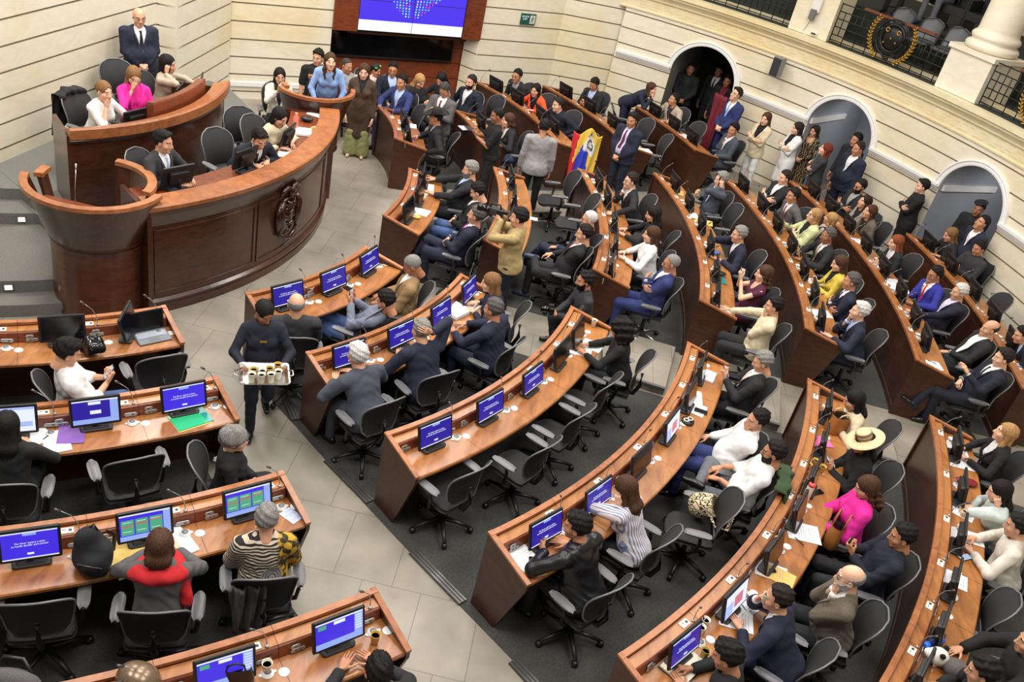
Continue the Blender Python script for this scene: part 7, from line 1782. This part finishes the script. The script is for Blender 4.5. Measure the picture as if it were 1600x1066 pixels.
phone_at(833, 881, 10, 'dark blue phone on the sheet before the leather jacket', body=mat('blue phone shell', srgb(52, 62, 96), .4)); phone_at(1135, 960, -60, 'black phone lying on the white sheets by the man in navy', z=DZ + .006); phone_at(1200, 891, -70, 'black phone on the sheet near the tweed jacket', z=DZ + .006)
phone_at(1095, 643, 80, 'grey phone on the sheets before the yawning man', z=DZ + .006); phone_at(1507, 872, -60, 'phone with a bright screen before the off-white jacket', lit=True); phone_at(1294, 645, -60, 'dark phone by the tan bucket bag'); phone_at(1433, 1060, -50, 'black phone beside the panda toy'); phone_at(1592, 573, -40, 'phone with lit screen at the desk by the third arch', lit=True)
phone_at(1276, 770, -60, 'black phone behind the cream tumbler')
def pen(px, py, tw, label, col, z=DZ + .008):
    p = at(px, py, z); o = empty('pen', (p[0], p[1], z), rad(tw), label, 'pen'); MB().tube([(-.065, 0, 0), (.05, 0, 0)], .0045, 8).build('barrel', col, o); MB().tube([(.05, 0, 0), (.07, 0, 0)], [.0045, .001], 8).build('tip', M_PLATE, o)
pen(1160, 946, -60, 'green pen on the sheet by the man in navy', M_TEAL); pen(1250, 847, -50, 'dark pen on the sheet near the magenta blouse', M_BLACK); pen(1457, 566, -20, 'dark pen on the sheet at the bright-blue-suit desk', M_BLACK); pen(76, 680, 80, 'black pen beside the purple folder', M_BLACK)
# laptop
p = at(238, 527, DZ); a = deskang(238, 520, 'A1') - PI / 2; lp = empty('laptop', (p[0], p[1], DZ), a + rad(4), 'open grey laptop with a black screen near the pulpit', 'laptop')
MB().rbox((0, 0, .009), (.34, .235, .018), .012).build('keyboard_base', mat('grey laptop shell', srgb(108, 112, 118), .4, .3), lp)
b = MB(); b.box((0, -.035, .0185), (.30, .10, .001)); b.build('keys', mat('pale keys', srgb(150, 156, 164), .5), lp); MB().box((0, .075, .0185), (.11, .06, .001)).build('touchpad', mat('touchpad', srgb(92, 94, 100), .4), lp)
Ms = rotx(rad(-78)); b = MB(); b.rbox((0, -.137, .125), (.34, .225, .008), .01, Ms); lid = b.build('lid', M_BLACK, lp); MB().box((0, -.130, .127), (.31, .19, .002), 0, 0, rotx(rad(-78))).build('screen', M_OFF, lid)
# wrapped dark parcel on the first desk
def blob(name, label, cat, loc, r, m, seed=0, amp=.02, f=30, h=.008, parts=None):
    rr = np.array(r); V, Q = mesh_sdf(lambda p: ell(p, (0, 0, 0), rr) + wob(p, f, amp, seed), -rr - amp * 2, rr + amp * 2, h)
    V = V - np.array([0, 0, V[:, 2].min()])
    o = mesh_obj(name, V, Q, m, None, None, True, loc=loc); return tag(o, label, cat)
p = at(143, 545, DZ + .08); blob('plastic_bag', 'crumpled glossy black bag in front of the man with the phone', 'bag', (p[0], p[1], DZ), (.12, .10, .09), mat('black plastic film', srgb(20, 19, 20), .14), 2, .028, 34)
# backpack on the third side desk
p = at(146, 868, DZ + .12); aB = deskang(146, 868, 'A3') - PI / 2
bp = empty('backpack', (p[0], p[1], DZ), aB + rad(-28), 'black backpack slumped on the desk beside the yellow envelope', 'backpack')
def bpf(q): 
    d = sun(.05, ell(q, (0, 0, .14), (.16, .11, .17)), ell(q, (.03, -.02, .27), (.10, .08, .10)), ell(q, (-.04, .10, .11), (.11, .06, .10)))
    return smax(d + wob(q, 28, .016, 1), -q[:, 2] + .004, .01)
V, Q = mesh_sdf(bpf, (-.2, -.16, 0), (.2, .2, .4), .009); mesh_obj('bag_body', V, Q, cloth('dark'), bp, None, True)
for s in (-1, 1): MB().tube([(s * .07, -.10, .30), (s * .10, -.16, .20), (s * .09, -.14, .05)], [.016, .02, .014], 6, flat=.4).build('shoulder_strap', M_BLACK, bp)
MB().tube([(-.03, -.03, .36), (0, -.04, .41), (.04, -.03, .36)], .008, 6).build('carry_loop', M_BLACK, bp)
MB().tube([(-.12, .14, .15), (-.03, .165, .18), (.06, .14, .16)], .005, 5).build('zip', M_PLATE_D, bp)
# bags
def handbag(px, py, z, label, m, w, d, h, rz, strap, taper=.75, handle=.12, zt=None):
    p = at(px, py, z + h / 2); o = empty('handbag', (p[0], p[1], z), rad(rz), label, 'bag')
    b = MB(); V = []
    for (t, k) in ((0, .90), (.08, 1), (.5, .96), (.9, taper), (1.0, taper * .96)):
        for j in range(24):
            a = 2 * PI * j / 24; x = abs(math.cos(a)) ** .6 * np.sign(math.cos(a)); y = abs(math.sin(a)) ** .6 * np.sign(math.sin(a)); V.append((x * w / 2 * k, y * d / 2 * k, t * h))
    b.add(V, [(l * 24 + j, l * 24 + (j + 1) % 24, (l + 1) * 24 + (j + 1) % 24, (l + 1) * 24 + j) for l in range(4) for j in range(24)] + [tuple(range(23, -1, -1))], 0, True); b.lathe([(.001, h * .88), (min(w, d) * .40, h * .9)], 16, (0, 0, 0), 1); b.build('bag_body', [m, M_BLACK], o)
    for s in (-1, 1): MB().tube([(-w * .25, s * d * .3, h * .93), (-w * .2, s * d * .34, h + handle * .7), (0, s * d * .34, h + handle), (w * .2, s * d * .34, h + handle * .7), (w * .25, s * d * .3, h * .93)], .008, 6).build('bag_handle', strap, o)
    return o
M_TANL = mat('tan leather', srgb(160, 100, 48), .45, var=.12, scale=8); M_CREAMS = mat('cream cord', srgb(214, 190, 150), .7)
handbag(1309, 661, DZ, 'tan leather bucket bag with cream drawstrings on the desk', M_TANL, .24, .20, .23, 20, M_CREAMS, .86, .05)
handbag(1306, 832, .62, 'brown leather handbag on the lap of the woman in magenta', M_TANL, .34, .16, .26, 60, M_TANL, .8, .14)
handbag(368, 1054, DZ, 'black leather handbag in front of the second lit screen', mat('black leather bag', srgb(26, 26, 28), .35), .26, .12, .18, 20, M_BLACK, .8, .08)
blob('sequin_bag', 'glossy brown sequinned bag at the bottom edge beside the table screen', 'bag', (*at(214, 1072, DZ + .1), DZ), (.15, .13, .15), mat('bronze sequins', srgb(128, 106, 84), .25, .4, var=.4, scale=160), 3, .02, 14)
gb = blob('tweed_bag', 'grey speckled bag with a black strap at the bottom corner', 'bag', (*at(20, 1088, .60), .5), (.22, .12, .17), cloth('grey', 'tweed'), 1, .02, 12)
MB().tube([(-.16, .05, .22), (-.10, .10, .36), (.04, .10, .38), (.16, .04, .24)], .014, 6, flat=.5).build('bag_strap', M_BLACK, gb)
# woven bag on the empty chair
wb_ = at(1092, 792, .62); M_WOV, ntw, bw = _new('woven zigzag'); tcw = ntw.nodes.new('ShaderNodeTexCoord'); ww = ntw.nodes.new('ShaderNodeTexWave'); ww.bands_direction = 'Z'; ww.inputs['Scale'].default_value = 9; ww.inputs['Distortion'].default_value = 9; ww.inputs['Detail'].default_value = 0; ww.inputs['Detail Scale'].default_value = 3
rw = ntw.nodes.new('ShaderNodeValToRGB'); rw.color_ramp.elements[0].position = .46; rw.color_ramp.elements[1].position = .54; rw.color_ramp.elements[0].color = srgb(58, 44, 36); rw.color_ramp.elements[1].color = srgb(214, 196, 160)
ntw.links.new(tcw.outputs['Object'], ww.inputs['Vector']); ntw.links.new(ww.outputs['Fac'], rw.inputs['Fac']); ntw.links.new(rw.outputs['Color'], bw.inputs['Base Color']); bw.inputs['Roughness'].default_value = .9
mo = empty('woven_bag', (wb_[0], wb_[1], .50), rad(-20), 'cream and brown zigzag woven shoulder bag lying on a chair', 'bag')
Ml = roty(rad(62)); MB().lathe([(.001, 0), (.10, .005), (.125, .05), (.13, .14), (.12, .22), (.115, .25), (.10, .25), (.10, .20)], 24, (-.08, 0, .10), 0, Ml).build('bag_body', M_WOV, mo)
MB().tube([(.12, .10, .20), (.22, .16, .16), (.34, .10, .10), (.34, -.10, .08), (.22, -.15, .10), (.12, -.10, .18)], [.02] * 6, 8, flat=.4).build('bag_strap', M_WOV, mo)
# bottles and tumblers
def bottle(px, py, z, prof, mats, label, name='bottle', lie=None, cap=None):
    p = at(px, py, z + (.1 if lie is None else .04)); o = empty(name, (p[0], p[1], z), 0 if lie is None else rad(lie), label, 'bottle')
    M_ = np.eye(3) if lie is None else rotx(rad(90)); off = (0, 0, 0) if lie is None else (0, .11, .036)
    MB().lathe(prof, 20, off, 0, M_).build('bottle_body', mats[0], o); MB().lathe(cap, 20, off, 0, M_).build('bottle_cap', mats[1], o)
    return o
o = bottle(1262, 772, DZ, [(.036, 0), (.038, .005), (.038, .20), (.034, .21), (.001, .212)], (mat('cream tumbler', srgb(222, 212, 192), .4), mat('pink red lid', srgb(222, 84, 84), .4)), 'tall cream tumbler with a red lid before the magenta blouse', 'tumbler', cap=[(.036, .208), (.036, .235), (.025, .245), (.001, .246)])
bottle(462, 192, 1.40, [(.036, 0), (.037, .006), (.037, .19), (.020, .215), (.020, .23)], (mat('salmon bottle', srgb(232, 120, 104), .4), mat('salmon cap', srgb(226, 150, 130), .4)), 'salmon pink bottle on the rostrum by the woman in cream', cap=[(.021, .225), (.021, .25), (.001, .252)])
M_CLEAR = mat('clear pale plastic', srgb(196, 204, 214), .08); bl = bottle(1457, 1005, DZ, [(.034, 0), (.036, .01), (.036, .20), (.034, .21), (.001, .211)], (mat('dark blue bottle', srgb(40, 54, 104), .15), mat('bright blue cap', srgb(60, 116, 226), .3)), 'blue bottle lying on the desk beside the panda toy', lie=125, cap=[(.037, .185), (.038, .19), (.038, .235), (.034, .24), (.001, .241)])
MB().lathe([(.037, -.002), (.038, .0), (.038, .045), (.037, .046)], 20, (0, .11, .036), 0, rotx(rad(90))).build('bottle_base', mat('bright blue cap', (0, 0, 0)), bl); 
bottle(963, 350, DZ, [(.030, 0), (.031, .006), (.031, .13), (.013, .165), (.013, .18)], (M_CLEAR, mat('blue cap', srgb(70, 80, 180), .4)), 'clear water bottle with a blue top at the white-jacket desk', 'water_bottle', cap=[(.015, .175), (.015, .195), (.001, .196)])
bottle(236, 297, 1.40, [(.032, 0), (.033, .006), (.033, .15), (.016, .18), (.016, .19)], (mat('pale green bottle', srgb(150, 196, 150), .2), mat('green cap', srgb(70, 150, 80), .4)), 'pale green bottle between the pulpit and the rostrum', cap=[(.017, .185), (.017, .21), (.001, .211)])
# panda toy
p = at(1478, 1032, DZ + .09); pd = empty('panda_toy', (p[0], p[1], DZ), rad(-30), 'white and grey plush panda toy lying on the desk', 'toy')
M_PLW = mat('white plush', srgb(230, 224, 212), .95, var=.08, scale=120, bump=.6); M_PLG = mat('grey plush', srgb(92, 86, 82), .95, var=.25, scale=120, bump=.6); M_PLB = mat('black plush', srgb(24, 22, 24), .95, bump=.4, var=.1)
V, Q = mesh_sdf(lambda q: smin(ell(q, (-.06, 0, .085), (.085, .075, .08)), ell(q, (-.135, 0, .065), (.045, .04, .035)), .03), (-.2, -.1, -.01), (.05, .1, .18), .006); mesh_obj('toy_head', V, Q, M_PLW, pd, None, True)
V, Q = mesh_sdf(lambda q: sun(.03, ell(q, (.09, 0, .07), (.11, .10, .075)), ell(q, (.16, .06, .05), (.05, .045, .045)), ell(q, (.16, -.06, .05), (.05, .045, .045))) + wob(q, 60, .006), (-.05, -.14, -.02), (.24, .14, .17), .006); mesh_obj('toy_body', V, Q, M_PLG, pd, None, True)
for s in (-1, 1):
    V, Q = mesh_sdf(lambda q: ell(q, (-.04, s * .062, .155), (.026, .018, .026)), (-.08, s * .062 - .03, .12), (0, s * .062 + .03, .19), .005); mesh_obj('toy_ear', V, Q, M_PLB, pd, None, True)
    V, Q = mesh_sdf(lambda q: ell(q, (-.108, s * .036, .10), (.018, .016, .02)), (-.14, s * .036 - .03, .07), (-.08, s * .036 + .03, .13), .005); mesh_obj('toy_eye_patch', V, Q, M_PLB, pd, None, True)
MB().lathe([(.001, -.008), (.012, 0), (.001, .008)], 10, (-.182, 0, .072)).build('toy_nose', M_PLB, pd)
# pouches and other items
p = at(1511, 754, DZ + .02); blob('pouch', 'dark red pouch beside the blond woman\'s papers', 'pouch', (p[0], p[1], DZ), (.13, .075, .03), mat('wine red leather', srgb(122, 26, 40), .4), 1, .008, 20)
p = at(1123, 427, DZ + .03); tf = sheet(1120, 437, 'C4', 'teal folder under the black pouch', .22, .26, 10, M_TEAL, .006, False, name='folder', cat='folder'); blob('pouch', 'black pouch lying on the teal folder', 'pouch', (p[0], p[1], DZ + .012), (.12, .07, .03), M_BLACK, 2, .008, 18)
p = at(650, 338, DZ + .02); blob('pouch', 'small yellow pouch on the pink-tie man\'s desk', 'pouch', (p[0], p[1], DZ), (.07, .06, .022), M_YEL, 3, .008, 24)
p = at(966, 394, DZ); tb = empty('tablet', (p[0], p[1], DZ + .006), rad(100), 'black tablet before the woman in the white jacket', 'tablet'); MB().rbox((0, 0, .004), (.16, .24, .008), .01).build('body', M_BLACK, tb); MB().box((0, 0, .0085), (.145, .22, .001)).build('screen', M_OFF, tb)
p = at(1115, 394, DZ); tb = empty('tablet', (p[0], p[1], DZ + .002), rad(70), 'blue tablet before the man in a navy suit on the phone', 'tablet'); MB().rbox((0, 0, .004), (.14, .2, .008), .01).build('body', mat('blue phone shell', (0, 0, 0)), tb); MB().box((0, 0, .0085), (.125, .18, .001)).build('screen', emit('tablet blue', srgb(80, 130, 220), .8), tb)
p = at(1074, 660, DZ); rl = empty('cable_reel', (p[0], p[1], DZ), rad(40), 'black reel with pale coils before the yawning man', 'reel'); MB().lathe([(.001, 0), (.07, 0), (.075, .015), (.07, .03), (.001, .032)], 24).build('reel_body', M_BLACK, rl)
for x in (-.03, .03): MB().tube([(x + .028 * math.cos(t), .028 * math.sin(t), .042) for t in np.linspace(0, 2 * PI, 14)], .008, 6, cap=False).build('coil', mat('pale coil', srgb(206, 200, 190), .5), rl)
# rostrum papers and monitors
for q in ((452, 240, 'cream sheet lying on the rostrum before the writing man', .30, .30, 20), (433, 262, 'white sheet at the rim of the rostrum', .22, .3, 40), (478, 208, 'stack of white paper on the rostrum by the salmon bottle', .26, .3, 10), (497, 180, 'white sheet standing out at the far end of the rostrum', .18, .32, -30), (503, 200, 'white sheet beside the far papers of the rostrum', .2, .28, 60), (447, 215, 'white sheet under the hands of the woman in cream', .24, .28, -10)):
    sheet(q[0], q[1], 'R', q[2], q[3], q[4], q[5], th=.03 if 'stack' in q[2] else .003, z=1.405)
p = at(480, 186, 1.44); blob('purse', 'small black purse with a pink strap on the rostrum', 'purse', (p[0], p[1], 1.405), (.10, .07, .04), M_BLACK, 1, .008, 20)
cup(490, 204, 'yellow cup between the papers of the rostrum', z=1.405, col=M_CUPY); cup(320, 298, 'white cup on the rostrum before the pale blue tie', z=1.405, h=.07, fill=M_MILK)
for (px, py, lab, cz, rr, base) in ((293, 292, 'low monitor before the man with the pale blue tie', 1.50, 3.98, 1.405), (410, 264, 'low monitor before the man writing at the rostrum', 1.50, 3.98, 1.405), (480, 226, 'low monitor before the woman in the cream sweater', 1.50, 3.98, 1.405), (196, 185, 'monitor at the near end of the raised desk', 1.50, 2.3, 1.405), (270, 146, 'monitor before the woman in the beige jacket', 1.55, 2.2, 1.405), (316, 140, 'monitor at the far end of the raised desk', 1.50, 2.42, 1.405)):
    q = at(px, py, cz + .03); a = math.atan2(q[1] - cR[1], q[0] - cR[0]); q = np.array(cR) + rr * np.array([math.cos(a), math.sin(a)])
    tag(copy_tree(MON['off'], (q[0], q[1], base), a + PI / 2), lab, 'monitor', 'monitors of the presidency')
# ---------------------------------------------------------------- tray, cameras
W_ = WAITRESS; a0, a1 = W_['arms'][-1][1], W_['arms'][1][1]
c_ = W_['W2']((a0 + a1) / 2 + np.array([0, .20, .015])); ty = empty('serving_tray', tuple(c_), W_['rz'], 'silver serving tray with paper cups held by the waitress', 'tray')
def rr_path(w, h, z, r=.05, n=5): 
    P = []
    for sx, sy, t0 in ((1, 1, 0), (-1, 1, 90), (-1, -1, 180), (1, -1, 270)):
        for k in range(n + 1): a = rad(t0 + 90 * k / n); P.append((sx * (w / 2 - r) + r * math.cos(a), sy * (h / 2 - r) + r * math.sin(a), z))
    return P
b = MB(); A, B, C_ = rr_path(.40, .28, 0), rr_path(.46, .34, .025), rr_path(.49, .37, .027); n = len(A); b.add(A + B + C_, [tuple(range(n))] + [(l * n + i, l * n + (i + 1) % n, (l + 1) * n + (i + 1) % n, (l + 1) * n + i) for l in (0, 1) for i in range(n)]); M_SIL = mat('polished silver', srgb(206, 204, 200), .18, .95); tro = b.build('tray_plate', M_SIL, ty); tro.modifiers.new('thickness', 'SOLIDIFY').thickness = .003
for s in (-1, 1): MB().tube([(s * .235, -.05, .03), (s * .275, -.04, .04), (s * .275, .04, .04), (s * .235, .05, .03)], .007, 6).build('tray_handle', M_SIL, ty)
for i, (x, y, colr, w) in enumerate(((-.13, .05, None, 'white'), (-.06, .10, None, 'white'), (.02, .04, None, 'white'), (.03, .11, None, 'white'), (.10, .02, M_CUPY, 'yellow'), (-.05, 0, M_CUPY, 'yellow'), (.12, .10, None, 'white'), (-.13, -.06, M_CUPY, 'yellow'))):
    q = c_ + rotz(W_['rz']) @ np.array([x, y, .004]); cup_obj(q, '%s paper cup crowded among others on the silver tray' % w, .10, colr, '%s cups on the tray' % w, M_MILK)
hd = MB(); T_ = W_['T']
MB().box((0, 0, 0), (.07, .006, .022)).build('name_badge', M_GOLD, W_['obj']).location = tuple((T_(.0, .155, .36)) * W_['scale'])
I_ = CAMERAMAN; p = (I_['arms'][1][1] + I_['arms'][-1][1]) / 2; hc = I_['W2'](p + np.array([0, .10, .06]))
vc = empty('video_camera', tuple(hc), I_['rz'], 'black video camera held up by the cameraman', 'camera')
MB().rbox((0, 0, 0), (.11, .20, .12), .02).build('camera_body', M_BLACK, vc); MB().lathe([(.04, 0), (.045, .02), (.045, .10), (.055, .105), (.055, .16), (.048, .16)], 20, (0, .09, .01), 0, rotx(-PI / 2)).build('lens', M_BLACK_GLOSS, vc)
MB().tube([(0, -.06, .06), (0, -.04, .11), (0, .07, .11), (0, .09, .06)], .012, 8).build('top_handle', M_BLACK, vc); MB().rbox((0, -.12, .03), (.05, .07, .05), .015).build('viewfinder', M_BLACK, vc); MB().rbox((-.085, .02, .02), (.012, .09, .065), .006).build('side_screen', M_STAND, vc)
I_ = PHOTOG; p = (I_['arms'][1][1] + I_['arms'][-1][1]) / 2; hc = I_['W2'](p + np.array([0, .10, .05]))
vc = empty('photo_camera', tuple(hc), I_['rz'], 'black photo camera held by the crouching photographer', 'camera'); MB().rbox((0, 0, 0), (.14, .07, .10), .015).build('camera_body', M_BLACK, vc); MB().lathe([(.035, 0), (.04, .02), (.042, .12), (.036, .12)], 20, (0, .03, 0), 0, rotx(-PI / 2)).build('lens', M_BLACK_GLOSS, vc); MB().box((0, 0, .06), (.05, .05, .03)).build('viewfinder_hump', M_BLACK, vc)
# ---------------------------------------------------------------- balcony: chairs, spectator, fixtures
def onpier(px, py, R_):
    d = ray(px, py); a = d[0] ** 2 + d[1] ** 2; b_ = -2 * (d[0] * WC[0] + d[1] * WC[1]); c_ = WC @ WC - R_ * R_; t = (-b_ + math.sqrt(b_ * b_ - 4 * a * c_)) / (2 * a); return d * t + np.array([0, 0, CAM_H])
M_SEATB = mat('grey balcony chair shell', srgb(88, 90, 92), .45)
def balcony_chair(px, py, z, label):
    p = onpier(px, py, WR + .95)[:2]; a = math.atan2(WC[1] - p[1], WC[0] - p[0]); o = empty('balcony_chair', (p[0], p[1], z), a - PI / 2, label, 'chair', 'grey chairs on the balcony')
    V, F_ = lofted(lambda u, v: np.array([(u - .5) * 2 * .22 * (1 if v < .7 else math.sqrt(max(.02, 1 - ((v - .7) / .31) ** 2.5))), -.20 - .10 * v + .25 * ((u - .5) * .44) ** 2 * 4, .48 + .40 * v]), 11, 11, .02); MB().add(V, F_, 0, True).build('backrest', M_SEATB, o)
    MB().rbox((0, .02, .45), (.44, .42, .04), .08).build('seat', M_SEATB, o)
    for sx in (-1, 1):
        for sy in (-1, 1): MB().tube([(sx * .19, sy * .18, 0), (sx * .18, sy * .16, .44)], .012, 6).build('leg', M_BLACK, o)
for k, (px, py) in enumerate(((1401, 33), (1443, 52), (1481, 70))): balcony_chair(px, py, 3.14, '%s grey balcony chair from the stone pier behind the wreath railing' % ordinal(k))
for k, (px, py) in enumerate(((1500, 14), (1537, 28), (1170, 4), (1205, 2))):
    p = onpier(px, py, WR + 2.0)[:2]; o = empty('upholstered_chair', (p[0], p[1], 3.75), math.atan2(WC[1] - p[1], WC[0] - p[0]) - PI / 2, ['black upholstered balcony seat nearest the spectator in grey trousers', 'black upholstered balcony seat beside the stone column', 'black balcony seat above the first arch', 'second black balcony seat above the first arch'][k], 'chair')
    MB().rbox((0, 0, .42), (.52, .50, .16), .04).build('seat', M_BLACK, o); MB().rbox((0, -.24, .68), (.50, .12, .56), .05).build('backrest', M_BLACK, o)
    for s in (-1, 1): MB().rbox((s * .28, 0, .35), (.05, .5, .70), .02).build('side_panel', M_BLACK, o)
q = onpier(1444, 34, WR + 1.65)[:2]; dh = nrm(np.array([WC[0] - q[0], WC[1] - q[1]])); 
person(0, 0, math.degrees(math.atan2(dh[1], dh[0])), 'desk', 'spectator in grey trousers', 'sitting on the balcony, only legs and hands showing', top=('sweater', 'dark'), bottom='greyjeans', skin=1, zf=3.75, place=tuple(q - dh * .42), shoes='blue', sideL='lap', sideR='knee', lean=4)
q = onpier(1392, 16, WR + 1.65)[:2]; dh = nrm(np.array([WC[0] - q[0], WC[1] - q[1]])); person(0, 0, math.degrees(math.atan2(dh[1], dh[0])), 'lap', 'spectator in black trousers', 'sitting on the balcony beside the grey trousers', top=('sweater', 'black'), bottom='black', skin=1, zf=3.75, place=tuple(q - dh * .42))
X_ = onpier(1275, 12, WR - .02); a_ = math.atan2(X_[1] - WC[1], X_[0] - WC[0]) - PI / 2
wd_ = empty('wall_device', tuple(X_), a_, 'white wall box with a grey lower part on the balcony pier', 'device'); MB().rbox((0, 0, .05), (.20, .07, .26), .02).build('box', M_SOCKET, wd_); MB().rbox((-.0, -.045, -.13), (.12, .08, .20), .02).build('lower_unit', M_FRAME, wd_); MB().tube([(0, -.04, -.22), (-.03, -.03, -.35), (-.08, -.02, -.47)], .005, 5).build('cable', M_BLACK, wd_)
X_ = onpier(1272, 53, WR + .0); wd_ = empty('junction_box', (X_[0], X_[1], 3.18), a_, 'small white box on the parapet below the wall box', 'box'); MB().rbox((0, 0, .03), (.14, .08, .06), .01).build('case', M_SOCKET, wd_); MB().box((0, -.041, .03), (.10, .004, .03)).build('dark_slot', M_BLACK, wd_)
